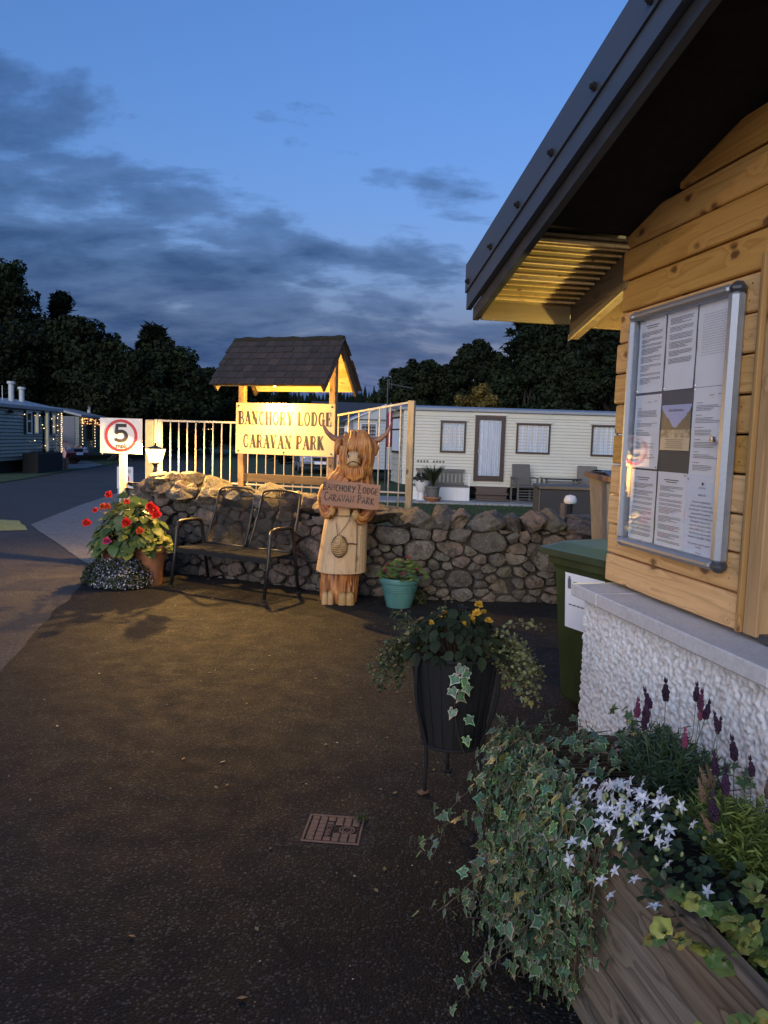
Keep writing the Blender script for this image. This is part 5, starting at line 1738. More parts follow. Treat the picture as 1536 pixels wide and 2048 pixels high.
# muzzle
mz = MB()
prof = [(.0, .0), (.030, .004), (.052, .018), (.061, .045), (.064, .075), (.066, .12)]
n = 20; v2 = []
for r_, d in prof:
    for i in range(n):
        a = 2 * math.pi * i / n
        x, z = sup(a, r_ * 1.02, r_ * 1.18, 3.0)
        v2.append((.112 + x, -.258 + d, 1.405 + z - (.006 if z < 0 else 0)))
f2 = [(j * n + i, (j + 1) * n + i, (j + 1) * n + (i + 1) % n, j * n + (i + 1) % n) for j in range(len(prof) - 1) for i in range(n)]
mz.add(v2, f2)
mzo = mz.build('muzzle', M['carving'], cow, smooth=True)
ml = MB()
ml.tube([(.046, -.222, 1.352), (.075, -.246, 1.372), (.100, -.257, 1.384), (.125, -.256, 1.382), (.152, -.244, 1.370), (.178, -.222, 1.350)], .0062, 6)
ml.build('mouth', M['carve_line'], mzo)
for sx in (-1, 1):
    MB().ball((.112 + sx * .050, -.240, 1.432), .013, 10, 6, sc_=(.75, .8, 1.35)).build('nostril', M['carve_line'], mzo)
# horns
for sx in (-1, 1):
    mb = MB()
    pts = [(.142 + sx * .115, .0, 1.590), (.142 + sx * .175, -.015, 1.580), (.142 + sx * .245, -.03, 1.60), (.142 + sx * .305, -.035, 1.650), (.142 + sx * .345, -.03, 1.715), (.142 + sx * (.362 if sx > 0 else .352), -.02, 1.765 + (0 if sx > 0 else .03))]
    mb.tube(pts, [.036, .033, .028, .022, .014, .004], 12)
    mb.build('horn', M['horn'], cow, smooth=True)
# kilt: a flared shell with a front apron edge and back pleats
kt = MB()
NA2, NZ2 = 96, 12
vs = []
for j in range(NZ2 + 1):
    t = j / NZ2; z = .315 + (.885 - .315) * t
    rx = .262 - .045 * t; ry = .215 - .030 * t; cx_ = .02 + .045 * t
    for i in range(NA2):
        a = 2 * math.pi * i / NA2
        x, y = sup(a, rx, ry, 2.5)
        front = max(0, -math.sin(a))
        pl_ = 0.0
        if front < .80: pl_ = .0075 * (((a * 14 / math.pi) % 1) - .5) * (1 - .5 * t)
        if 1.58 * math.pi < a < 1.70 * math.pi: pl_ -= .004
        r = math.hypot(x, y)
        vs.append((cx_ + x * (1 + pl_ / r), .02 + y * (1 + pl_ / r), z + .012 * math.sin(a) * (1 - t)))
fs = [(j * NA2 + i, j * NA2 + (i + 1) % NA2, (j + 1) * NA2 + (i + 1) % NA2, (j + 1) * NA2 + i) for j in range(NZ2) for i in range(NA2)]
kt.add(vs, fs)
kt.add([vs[i] for i in range(NA2)], [tuple(range(NA2))[::-1]]); kt.add([vs[NZ2 * NA2 + i] for i in range(NA2)], [tuple(range(NA2))])
kilt = kt.build('kilt', M['carving'], cow, smooth=True, angle=35)
al = MB(); al.tube([(.165, -.190, .325), (.172, -.176, .60), (.165, -.166, .87)], .0045, 6); al.build('apron_edge', M['carve_line'], kilt)
bk = MB(); bk.box((.03, -.192, .905), (.125, .03, .085), bev=.008); bk.build('buckle', M['carving'], cow)
bl = MB()
for j in range(2):
    pts = []
    for i in range(25):
        a = math.pi + math.pi * i / 24; x, y = sup(a, .222, .192, 2.4); pts.append((.062 + x, .02 + y, .872 if j == 0 else .935))
    bl.tube(pts, .008, 6)
bl.build('belt', M['carving'], cow, smooth=True)
so = MB()
n = 22
v3 = []
for (sc_, d) in ((1.0, .0), (.97, .018), (.80, .030), (.45, .036), (.02, .037)):
    for i in range(n):
        a = 2 * math.pi * i / n
        z = math.sin(a) * .108; x = math.cos(a) * .084 * (1 - .32 * (z / .108 if z > 0 else 0))
        g = .0035 * math.sin(z * 130 + x * 60)
        v3.append((-.010 + x * sc_, -.193 - d - (g if d > .02 else 0) - (z * .06), .575 + z * sc_))
so.add(v3, [(j * n + i, j * n + (i + 1) % n, (j + 1) * n + (i + 1) % n, (j + 1) * n + i) for j in range(4) for i in range(n)])
spo = so.build('sporran', M['carving'], kilt, smooth=True)
sl_ = MB()
for q in range(9):
    z = .655 - q * .021
    w_ = .070 * math.sqrt(max(.05, 1 - ((z - .575) / .115) ** 2))
    sl_.tube([(-.010 - w_, -.222, z), (-.010 - w_ * .2, -.231, z - .010), (-.010 + w_, -.222, z + .004)], .0026, 5)
sl_.tube([(-.010 + .08 * math.cos(6.283 * i / 28), -.205, .573 + .106 * math.sin(6.283 * i / 28)) for i in range(28)], .005, 6, closed=True)
sl_.tube([(.075, -.205, .60), (.12, -.196, .602), (.165, -.185, .595)], .006, 6)
sl_.tube([(-.02, -.205, .68), (.06, -.190, .78), (.10, -.186, .86)], .003, 5); sl_.tube([(-.03, -.205, .68), (-.05, -.192, .80)], .003, 5)
sl_.build('strap', M['carve_line'], kilt)
# hooves: feet and hands
def hoof(c, sx_, sy_, sz_, parent, name='hoof', split=True):
    mb = MB()
    for q in ((-1, 1) if split else (0,)):
        n = 16; v4 = []
        for (k, d) in ((1.0, .0), (1.0, .4), (.96, .65), (.82, .86), (.45, .97), (.02, 1.0)):
            for i in range(n):
                a = 2 * math.pi * i / n
                x, y = sup(a, sx_ * (.54 if split else 1), sy_, 3.4)
                v4.append((c[0] + q * sx_ * .46 + x * k, c[1] + y * k, c[2] + sz_ * d))
        mb.add(v4, [(j * n + i, j * n + (i + 1) % n, (j + 1) * n + (i + 1) % n, (j + 1) * n + i) for j in range(5) for i in range(n)])
    return mb.build(name, M['carving'], parent, smooth=True)
hoof((-.115, -.13, 0), .062, .065, .13, cow); hoof((.075, -.145, 0), .088, .068, .13, cow)
for (x, z) in ((-.088, .925), (.145, .888)):
    mb = MB(); n = 14; v5 = []
    for (k, d) in ((1.0, 0), (1.0, .012), (.8, .020), (.02, .022)):
        for i in range(n):
            a = 2 * math.pi * i / n
            zz = math.sin(a) * .050; xx = math.cos(a) * .034 * (1 - .55 * max(0, -zz / .05))
            v5.append((x + xx * k, -.235 - d, z + zz * k - .01))
    mb.add(v5, [(j * n + i, j * n + (i + 1) % n, (j + 1) * n + (i + 1) % n, (j + 1) * n + i) for j in range(3) for i in range(n)])
    h = mb.build('hand', M['carving'], cow, smooth=True)
    MB().ball((x + .004, -.259, z + .018), .005, 8, 5).build('peg', M['carve_line'], h)

cow.scale = (.93, .96, 1.0)
# the plaque it holds (a thing of its own)
pq = empty('held_plaque', (-.315, 7.155, 1.075), 0, 'reddish wooden plaque with hand-painted park name held by the carved cow', 'sign', rot=(R(-4), R(4.2), R(4)))
mb = MB()
nx = 14; ol = []
for k in range(nx + 1):
    x = -.268 + .536 * k / nx; ol.append((x, -.118 + .007 * mnoise.noise(Vector((x * 9, 1, 0))) + (.004 if k in (0, nx) else 0)))
for k in range(nx, -1, -1):
    x = -.262 + .530 * k / nx; ol.append((x + .0, .118 + .010 * mnoise.noise(Vector((x * 7, 5, 0)))))
vs = [(x, -.016, z) for x, z in ol] + [(x, .016, z) for x, z in ol]
n = len(ol)
mb.add(vs, [tuple(range(n)), tuple(range(n, 2 * n))[::-1]] + [(i, n + i, n + (i + 1) % n, (i + 1) % n) for i in range(n)])
mb.build('plank', M['plaque'], pq)
HW = {
 'B': (.55, [[(.1, 0), (.1, 1.05)], [(.02, 1.0), (.35, 1.02), (.42, .8), (.12, .55)], [(.12, .55), (.45, .45), (.46, .15), (.04, .0)]]),
 'A': (.58, [[(.02, 0), (.28, 1.0), (.54, 0)], [(.12, .36), (.46, .36)]]), 'N': (.62, [[(.08, 0), (.08, 1), (.52, .02), (.54, 1)]]),
 'C': (.52, [arc(.3, .5, .24, .5, 50, 310, 12)]), 'H': (.6, [[(.08, 0), (.08, 1)], [(.5, 0), (.5, 1)], [(.08, .52), (.5, .5)]]), 'O': (.62, [arc(.3, .5, .24, .48, 0, 360, 16)]),
 'R': (.56, [[(.1, 0), (.1, 1)], [(.06, .98), (.38, .98), (.45, .75), (.12, .5), (.52, 0)]]), 'Y': (.56, [[(.04, 1), (.28, .5)], [(.54, 1), (.2, -.1)]]), 'L': (.56, [[(.16, 1.1), (.1, .55), (.04, .0), (.2, .04), (.5, .04)], [(.04, .8), (.2, 1.12), (.3, 1.0)]]),
 'D': (.58, [[(.1, 0), (.1, 1)], [(.04, .98), (.38, .85), (.5, .5), (.36, .1), (.04, .0)]]), 'G': (.6, [arc(.3, .5, .25, .5, 50, 330, 12), [(.34, .42), (.56, .42), (.54, .05)]]), 'E': (.5, [[(.44, 1), (.08, .98), (.06, 0), (.46, .02)], [(.08, .5), (.36, .5)]]),
 'V': (.56, [[(.02, 1), (.26, 0), (.54, 1)]]), 'P': (.54, [[(.1, 0), (.1, 1.02)], [(.04, 1.0), (.44, .95), (.46, .62), (.12, .46)]]), 'K': (.56, [[(.1, 0), (.1, 1)], [(.5, 1.0), (.14, .48), (.54, -.04)]]), ' ': (.36, [])}
def hand(txt, cap, seed):
    r = random.Random(seed); mb = MB(); tot = sum(HW[c][0] + .07 for c in txt) * cap; x = -tot / 2; k = 0
    for wi, ch in enumerate(txt):
        w_, st_ = HW[ch]; big = 1.22 if (wi == 0 or txt[wi - 1] == ' ') else 1.0; dz = r.uniform(-.003, .003)
        for pts in st_:
            stroke(mb, [(x + p[0] * cap * (.5 + .5 * big), (p[1] * big - .5) * cap + dz) for p in pts], cap * .16, -.0172 - .0003 * (k % 3)); k += 1
        x += (w_ + .07) * cap * (.5 + .5 * big)
    return mb
hand('BANCHORY LODGE', .058, 1).build('lettering', M['ink_black'], pq, loc=(-.008, 0, .052))
hand('CARAVAN PARK', .062, 2).build('lettering', M['ink_black'], pq, loc=(-.012, 0, -.042))
for (x, z) in ((.06, .098), (-.17, -.02)): MB().ball((x, -.017, z), .006, 8, 5).build('screw', M['black_iron'], pq)
# ------------------------------------------------------------------ water cover in the tarmac
mc = empty('water_cover', (-.165, 3.015, -.001), R(-5), 'rusty square water cover set in the black tarmac', 'manhole cover')
CWd, CHt = .212, .20
mb = MB(); mb.box((0, 0, .002), (CWd, CHt, .006)); mb.build('plate', M['cover_red'], mc)
fr = MB()
for (c, s_) in (((0, CHt / 2 + .006, .004), (CWd + .024, .010, .012)), ((0, -CHt / 2 - .006, .004), (CWd + .024, .010, .012)), ((CWd / 2 + .006, 0, .0045), (.010, CHt + .002, .012)), ((-CWd / 2 - .006, 0, .0045), (.010, CHt + .002, .012))):
    fr.box(c, s_, bev=.002)
fr.build('rim', M['cover_red'], mc)
MB().sheet([(-.17, -.155), (.175, -.16), (.17, .16), (-.165, .165)], .0066).build('surround', M['patch'], mc)
cs_, rs_ = CWd / 6.2, CHt / 6.2
for i in range(6):
    for j in range(6):
        x = (i - 2.5) * cs_; y = (j - 2.5) * rs_
        if i == 2 and 1 <= j <= 4: continue
        if i >= 3 and j in (2, 3): continue
        if i in (3, 4, 5) and j == 4 and i != 5: pass
        MB().box((x, y, .0075), (cs_ - .005, rs_ - .005, .006), bev=.0018).build('tread_block', M['cover_red'], mc)
link_mesh('lettering', text_mesh('WATER', .036, M['cover_red'], depth=.0025, sx=.92), mc, (-.5 * cs_, 0, .0075), (0, 0, R(90)))
mb = MB(); ringpts = lambda r_: [(.055 + math.cos(6.283 * k / 28) * r_, -.0 + math.sin(6.283 * k / 28) * r_ * .95, .006) for k in range(28)]
mb.tube(ringpts(.030), .0035, 6, closed=True); mb.tube(ringpts(.019), .003, 6, closed=True)
mb.build('keyhole_ring', M['cover_red'], mc, smooth=True)
def tuft(name, loc, n, h, spread, seed, mat='small_leaf', col=(.07, .10, .03), label=None):
    r = random.Random(seed); mb = MB()
    for k in range(n):
        a = r.uniform(0, 6.28); d = r.uniform(0, spread); x, y = math.cos(a) * d, math.sin(a) * d; hh = h * r.uniform(.5, 1.2); b = r.uniform(0, 6.28); w_ = h * .06
        lx, ly = math.cos(b) * hh * .5, math.sin(b) * hh * .5; t = r.uniform(.7, 1.3)
        mb.add([(x - math.sin(b) * w_, y + math.cos(b) * w_, 0), (x + math.sin(b) * w_, y - math.cos(b) * w_, 0), (x + lx, y + ly, hh)], [(0, 1, 2)], tuple(c * t for c in col))
    o = mb.build(name, M[mat], None, loc=loc); return tag(o, label, 'plant')
tuft('moss_tuft', (-.06, 3.10, .008), 110, .022, .030, 3, label='small moss tuft at the far right corner of the water cover')

# ------------------------------------------------------------------ turquoise pot by the statue
tp = empty('turquoise_pot', (.17, 7.30, 0), 0, 'round turquoise glazed pot beside the carved statue', 'flower pot')
mb = MB(); mb.lathe([(.118, 0), (.122, .01), (.150, .12), (.172, .215), (.178, .24), (.192, .245), (.196, .262), (.194, .285), (.186, .292), (.176, .285), (.168, .26)], 36)
mb.build('bowl', M['teal'], tp, smooth=True, angle=40)
mb = MB()
for z, r_ in ((.165, .164), (.185, .1685), (.205, .1725)): mb.tube([(math.cos(6.283 * k / 40) * r_, math.sin(6.283 * k / 40) * r_, z) for k in range(40)], .0035, 6, closed=True)
mb.build('rib', M['teal'], tp, smooth=True)
MB().lathe([(.0, .268), (.172, .262)], 24, capb=False).build('soil', M['soil'], tp)

# ------------------------------------------------------------------ terracotta pots at the mound
tc1 = empty('terracotta_pot', (-2.78, 8.12, 0), 0, 'big terracotta pot half hidden under the red begonia', 'flower pot')
mb = MB(); mb.lathe([(.16, 0), (.165, .01), (.205, .36), (.212, .385), (.228, .39), (.234, .41), (.232, .47), (.222, .478), (.208, .47), (.202, .44)], 32)
mb.build('bowl', M['terracotta'], tc1, smooth=True, angle=40)
MB().lathe([(.0, .455), (.205, .45)], 24, capb=False).build('soil', M['soil'], tc1)
tc2 = empty('terracotta_pot', (-2.44, 8.02, 0), 0, 'smaller terracotta pot between begonia pot and bench', 'flower pot')
mb = MB(); mb.lathe([(.11, .0), (.115, .01), (.150, .33), (.158, .345), (.172, .35), (.176, .37), (.174, .42), (.166, .428), (.152, .42), (.148, .40)], 28)
mb.build('bowl', M['terracotta'], tc2, smooth=True, angle=40)
MB().lathe([(.0, .41), (.15, .405)], 24, capb=False).build('soil', M['soil'], tc2)
tc3 = empty('black_pot', (-2.70, 7.86, 0), 0, 'low dark pot buried under the white lobelia', 'flower pot')
mb = MB(); mb.lathe([(.14, 0), (.19, .15), (.20, .16), (.196, .17), (.18, .15)], 24); mb.build('bowl', M['black_iron'], tc3, smooth=True, angle=40)

# ------------------------------------------------------------------ black iron planter on legs
br = empty('iron_planter', (.345, 3.46, 0), 0, 'black iron bucket planter standing on bowed legs', 'planter')
mb = MB(); mb.lathe([(.0, .215), (.135, .215), (.140, .225), (.155, .33), (.190, .55), (.200, .63), (.208, .635), (.208, .65), (.198, .652), (.188, .60)], 40, capb=False)
bw = mb.build('bucket', M['black_iron'], br, smooth=True, angle=40)
for k in range(20):
    a = 6.283 * (k + .5) / 20
    MB().bar((math.cos(a) * .140, math.sin(a) * .140, .225), (math.cos(a) * .199, math.sin(a) * .199, .63), .030, .008, up=(math.cos(a), math.sin(a), 0)).build('stave', M['black_iron'], bw)
mb = MB()
for r_, z in ((.146, .225), (.206, .645)): mb.tube([(math.cos(6.283 * k / 40) * r_, math.sin(6.283 * k / 40) * r_, z) for k in range(40)], .009, 8, closed=True)
mb.build('hoop', M['black_iron'], br, smooth=True)
for a in (R(216), R(-32), R(90)):
    ca, sa = math.cos(a), math.sin(a)
    mb = MB()
    prof = [(.212, .66), (.222, .60), (.222, .50), (.208, .41), (.172, .30), (.152, .235), (.150, .20), (.148, .14), (.152, .07), (.150, .012)]
    mb.tube([(ca * r_, sa * r_, z) for r_, z in prof], [.009] * len(prof), 8)
    leg = mb.build('leg', M['black_iron'], br, smooth=True)
    MB().box((ca * .160, sa * .160, .010), (.046, .034, .010), rz=a, bev=.002).build('foot', M['brown_rim_lit_foot'] if abs(a - R(216)) < .01 else M['black_iron'], leg)  # one foot coloured brown to paint in the light it catches
MB().lathe([(.0, .615), (.192, .61)], 24, capb=False).build('soil', M['soil'], br)

# ------------------------------------------------------------------ timber trough against the white wall
tr = bframe('timber_trough', 'long weathered timber trough planted with ivy and lavender', 'planter', o3=(1.30, 0, 0))
TL = 2.76
yf, yb_ = -.84, -.36
zz = 0.0
for k, (z0, z1) in enumerate(((.03, .175), (.181, .36), (.366, .566))):
    w_ = .042
    MB().box((0, 0, 0), (TL, w_, z1 - z0), bev=.006).build('plank', M['sleeper'], tr, loc=(TL / 2, yf + w_ / 2 + (.004 if k == 1 else .0), (z0 + z1) / 2))
    MB().box((0, 0, 0), (TL, w_, z1 - z0), bev=.006).build('plank', M['sleeper'], tr, loc=(TL / 2, yb_ - w_ / 2, (z0 + z1) / 2))
    MB().box((0, 0, 0), (yb_ - yf - 2 * w_ - .004, .042, z1 - z0), bev=.006).build('plank', M['sleeper'], tr, loc=(.028, (yf + yb_) / 2, (z0 + z1) / 2), rot=(0, 0, R(90)))
MB().box((TL / 2, yf - .012, .028), (TL + .02, .05, .05), bev=.005).build('plinth_batten', M['sleeper'], tr)
MB().box((TL / 2, (yf + yb_) / 2, .42), (TL - .06, yb_ - yf - .10, .12)).build('soil', M['soil'], tr)

# ------------------------------------------------------------------ green wheelie bin
bi = empty('wheelie_bin', (1.43, 4.58, 0), R(27), 'green wheelie bin with white sticker behind the roughcast corner', 'bin')
# local: y forward (away from handle), wheels at -y
mb = MB()
def ringv(z, w_, d, yo, b):
    hw, hd = w_ / 2, d / 2
    return [(-hw, -hd + b + yo, z), (-hw + b, -hd + yo, z), (hw - b, -hd + yo, z), (hw, -hd + b + yo, z), (hw, hd - b + yo, z), (hw - b, hd + yo, z), (-hw + b, hd + yo, z), (-hw, hd - b + yo, z)]
lev = [(.04, .44, .40, .03, .05), (.06, .46, .43, .03, .04), (.84, .545, .60, .0, .035), (.87, .56, .62, .0, .03), (.875, .60, .68, .0, .035), (.925, .60, .68, .0, .035)]
vs = []
for l in lev: vs += ringv(*l)
fs = [tuple(range(8))[::-1]] + [(k * 8 + i, k * 8 + (i + 1) % 8, (k + 1) * 8 + (i + 1) % 8, (k + 1) * 8 + i) for k in range(len(lev) - 1) for i in range(8)]
mb.add(vs, fs); mb.build('body', M['bin_green'], bi, smooth=False)
mb = MB()
lev = [(.926, .66, .76, .03, .05), (.965, .655, .755, .03, .05), (.975, .59, .69, .03, .06), (1.005, .50, .58, .02, .08), (1.010, .36, .44, .02, .06)]
vs = []
for l in lev: vs += ringv(*l)
fs = [tuple(range(8))[::-1], tuple((len(lev) - 1) * 8 + i for i in range(8))] + [(k * 8 + i, k * 8 + (i + 1) % 8, (k + 1) * 8 + (i + 1) % 8, (k + 1) * 8 + i) for k in range(len(lev) - 1) for i in range(8)]
mb.add(vs, fs)
lid = mb.build('lid', M['lid_green'], bi, smooth=True, angle=25)
mb = MB()
for sx in (-.24, .24): mb.tube([(sx, -.34, .96), (sx, -.42, .97), (sx * .9, -.44, .94)], .018, 8)
mb.tube([(-.25, -.435, .96), (.25, -.435, .96)], .017, 10); mb.build('handle', M['lid_green'], bi, smooth=True)
for sx in (-1, 1):
    mb = MB(); mb.tube([(sx * .255, -.24, .1), (sx * .31, -.24, .1)], .1, 24)
    wh = mb.build('wheel', M['rubber'], bi, smooth=True, angle=40)
    MB().tube([(sx * .306, -.24, .1), (sx * .316, -.24, .1)], .06, 16).build('hub', M['hub'], wh)
st_ = MB()
for (za, zb, ya, yb2) in ((.50, .835, .17, -.17),):
    def bx(z): return -(.46 + (.545 - .46) * (z - .06) / .78) / 2 - .003
    st_.add([(bx(za), ya, za), (bx(za), yb2, za), (bx(zb), yb2, zb), (bx(zb), ya, zb)], [(0, 1, 2, 3)])
sk = st_.build('sticker', M['paper'], bi)
def bx(z): return -(.46 + (.545 - .46) * (z - .06) / .78) / 2 - .0045
mb = MB()
def mark(y0, y1, z0, z1): mb.add([(bx(z0), y0, z0), (bx(z0), y1, z0), (bx(z1), y1, z1), (bx(z1), y0, z1)], [(0, 1, 2, 3)])
mark(.145, .115, .74, .80); mark(.138, .122, .80, .815)
for q in range(3):
    for w in range(3): mark(.095 - w * .05, .058 - w * .05, .78 - q * .022, .788 - q * .022)
for w in range(5): mark(.135 - w * .035, .106 - w * .035, .64, .648)
mb.ball((bx(.64), -.075, .644), .014, 10, 6, sc_=(.05, 1, 1))
tag(mb.build('print', M['ink'], sk), kind='stuff')

# ------------------------------------------------------------------ big grey refuse container behind
gb = empty('refuse_container', (2.47, 6.62, 0), R(-6), 'tall grey four-wheeled refuse container with slate grey lid', 'bin')
mb = MB()
lev = [(.18, 1.05, .70, 0, .05), (.22, 1.10, .76, 0, .04), (1.22, 1.26, .98, 0, .03)]
vs = []
for l in lev: vs += ringv(*l)
mb.add(vs, [tuple(range(8))[::-1]] + [(k * 8 + i, k * 8 + (i + 1) % 8, (k + 1) * 8 + (i + 1) % 8, (k + 1) * 8 + i) for k in range(len(lev) - 1) for i in range(8)])
mb.build('body', M['grey_bin'], gb)
mb = MB()
lev = [(1.205, 1.34, 1.06, 0, .04), (1.245, 1.34, 1.06, 0, .04)]
vs = []
for l in lev: vs += ringv(*l)
mb.add(vs, [tuple(range(8))[::-1], tuple(range(8, 16))] + [(i, (i + 1) % 8, 8 + (i + 1) % 8, 8 + i) for i in range(8)])
mb.build('rim', M['brown_rim_lit_foot'], gb)
mb = MB(); n = 8
for k in range(n + 1):
    t = k / n; y = -.50 + t * 1.0; z = 1.248 + math.sin(t * math.pi) * .028
    mb.v += [(-.62, y, z), (.62, y, z)]; mb.c += [(1, 1, 1)] * 2
for k in range(n): mb.f.append((k * 2, k * 2 + 1, k * 2 + 3, k * 2 + 2)); mb.m.append(0)
mb.build('lid', M['grey_lid'], gb, smooth=True)
mb = MB()
for z in (.62, .98): mb.box((0, -.385 - (z - .22) * .105, z), (1.16 + (z - .6) * .12, .02, .02), bev=.006)
mb.build('pressed_rib', M['grey_bin'], gb)
mb = MB(); mb.tube([(-.36 + math.cos(6.283 * k / 24) * .10, -.475, 1.09 + math.sin(6.283 * k / 24) * .10) for k in range(24)], .008, 6, closed=True); mb.build('pressed_emblem', M['grey_bin'], gb)
MB().box((-.30, -.445, .80), (.10, .004, .13)).build('label', M['paper'], gb)
mb = MB(); mb.tube([(-.45, -.42, .55), (-.45, -.47, .54), (-.25, -.47, .52), (-.25, -.42, .52)], .012, 8); mb.build('handle', M['alu'], gb)
gb.scale = (1, 1, 1.09)
for sx in (-1, 1):
    for sy in (-1, 1):
        w_ = MB().tube([(sx * .46 - .025, sy * .30, .09), (sx * .46 + .025, sy * .30, .09)], .09, 18).build('wheel', M['rubber'], gb, smooth=True, angle=40)
        MB().box((sx * .46, sy * .30, .17), (.07, .10, .04)).build('bracket', M['alu'], w_)

# ------------------------------------------------------------------ bollard light and dark box beyond the wall
bo_ = empty('bollard_light', (2.42, 10.0, 0), 0, 'short post light with white dome cap beyond the wall', 'lamp')
MB().tube([(0, 0, 0), (0, 0, .84)], .035, 12).build('post', M['black_iron'], bo_, smooth=True, angle=40)
MB().lathe([(.07, .84), (.085, .86), (.082, .90), (.06, .94), (.0, .955)], 18).build('cap', M['white_plastic'], bo_, smooth=True, angle=50)
MB().box((-.10, 0, .42), (.05, .05, .84)).build('stake', M['box_edge'], bo_)
bxx = empty('storage_box', (3.35, 14.2, 0), R(-4), 'dark flat-topped storage box standing on the lawn beyond the wall', 'box')
MB().box((0, 0, .40), (1.05, .9, .80), bev=.01).build('body', M['grey_box'], bxx)
MB().box((.0, 0, .825), (1.12, .98, .05), bev=.008).build('lid', M['box_edge'], bxx)
MB().box((-.535, 0, .40), (.02, .86, .76)).build('side_panel', M['box_edge'], bxx)

# loose grit and leaf scraps blown about on the tarmac
rr = random.Random(40); mb = MB()
for k in range(260):
    if k < 150: x, y = rr.uniform(-2.2, 1.0), rr.uniform(1.9, 7.4)
    elif k < 210: x, y = rr.gauss(.2, .35), rr.gauss(3.3, .5)
    else: x, y = rr.uniform(-1.9, 1.8), 7.45 + rr.uniform(-.12, .05) + max(0, -x - .3) * .5
    a = rr.uniform(0, 6.28); s_ = rr.uniform(.003, .009); c = rr.choice(((.30, .28, .25), (.16, .12, .07), (.10, .11, .04), (.22, .17, .09)))
    if rr.random() < .6: mb.ball((x, y, .008), s_ * .7, 5, 4, sc_=(1, rr.uniform(.6, 1), .6), col=c)
    else:
        s_ *= 2.0; ca, sa = math.cos(a) * s_, math.sin(a) * s_
        mb.add([(x - ca, y - sa, .009), (x + sa * .5, y - ca * .5, .012), (x + ca, y + sa, .010), (x - sa * .5, y + ca * .5, .009)], [(0, 1, 2, 3)], c)
tag(mb.build('grit', M['small_leaf']), 'loose grit and leaf scraps scattered on the tarmac', 'grit', kind='stuff')
# ------------------------------------------------------------------ plants
def ivy_leaf(seed, cream=(.46, .50, .30), green=(.090, .165, .085)):
    """lobed leaf, green middle with a cream margin; lies in xy, tip towards +y"""
    r = random.Random(seed)
    base = [(0, -.05), (.20, -.28), (.46, -.20), (.36, .06), (.62, .26), (.34, .40), (.20, .58), (0, 1.0)]
    half = [(x * r.uniform(.85, 1.15), y + r.uniform(-.05, .05)) for x, y in base]
    half[0] = (0, -.03); half[-1] = (0, half[-1][1])
    ol = half + [(-x * r.uniform(.88, 1.12), y + r.uniform(-.04, .04)) for x, y in half[-2:0:-1]]
    n = len(ol)
    c = (0, .18)
    kk = [r.uniform(.58, .90) for _ in ol]
    inner = [(c[0] + (x - c[0]) * k_, c[1] + (y - c[1]) * k_) for (x, y), k_ in zip(ol, kk)]
    inner2 = [(c[0] + (x - c[0]) * min(.97, k_ + .06), c[1] + (y - c[1]) * min(.97, k_ + .06)) for (x, y), k_ in zip(ol, kk)]
    curl = r.uniform(-.45, .25)
    z = lambda x, y: (-.12 + curl) * (x * x) + curl * .3 * y * y - .10 * max(0, y - .3) ** 2 + .03 * math.sin(x * 9 + seed)
    vs, cs = [], []
    g1 = tuple(q * r.uniform(.7, 1.25) for q in green); g2 = tuple(q * r.uniform(1.2, 1.9) for q in green); cr = tuple(q * r.uniform(.45, 1.15) for q in cream)
    vs.append((c[0], c[1], z(*c) + .01)); cs.append(g2)
    for P, col in ((inner, g1), (inner2, cr), (ol, cr)):
        for (x, y) in P: vs.append((x, y, z(x, y))); cs.append(col)
    fs = [(0, 1 + i, 1 + (i + 1) % n) for i in range(n)]
    for k in range(2):
        a, b = 1 + k * n, 1 + (k + 1) * n
        fs += [(a + i, b + i, b + (i + 1) % n, a + (i + 1) % n) for i in range(n)]
    return vs, fs, cs
def oval_leaf(col, wid=.34, fold=.25, serr=0.0, seed=0, n=7, edge=None):
    r = random.Random(seed); vs, cs, fs = [], [], []
    for k in range(n + 1):
        t = k / n; w_ = wid * math.sin(min(1, t * .98 + .02) ** .8 * math.pi) ** .8 * (1 + (serr if k % 2 else -serr)); zc = -.25 * t * t
        for x in (-w_, 0, w_):
            vs.append((x, t, zc + abs(x) * fold + .02 * r.uniform(-1, 1))); q = r.uniform(.85, 1.15); e = edge if (edge and x != 0) else col; cs.append(tuple(u * q for u in e))
    for k in range(n):
        for j in (0, 1): fs.append((k * 3 + j, k * 3 + j + 1, k * 3 + j + 4, k * 3 + j + 3))
    return vs, fs, cs
def round_leaf(col, seed=0, scallop=.10, n=14):
    r = random.Random(seed); vs, cs, fs = [(0, .12, .0)], [tuple(c * .8 for c in col)], []
    for ring_, k in ((.5, .06), (1.0, -.02)):
        for i in range(n):
            a = 2 * math.pi * i / n - math.pi / 2
            rr_ = .5 * ring_ * (1 + (scallop * math.sin(i * 2.3 + seed) if ring_ == 1 else 0)) * (1 - .35 * max(0, math.cos((a + math.pi / 2))) ** 8)
            vs.append((math.cos(a) * rr_, .42 + math.sin(a) * rr_, k + .03 * math.sin(a * 5 + seed))); q = r.uniform(.85, 1.2); cs.append(tuple(c * q for c in col))
    fs += [(0, 1 + i, 1 + (i + 1) % n) for i in range(n)] + [(1 + i, 1 + n + i, 1 + n + (i + 1) % n, 1 + (i + 1) % n) for i in range(n)]
    return vs, fs, cs
def leaf_meshes(fn, mat, k, name='leaf', **kw):
    out = []
    for q in range(k):
        v, f, c = fn(seed=q + 1, **kw) if fn is not ivy_leaf else fn(q + 1, **kw)
        mb = MB(); mb.add(v, f, c); out.append(mb.mesh(name, mat, True))
    return out
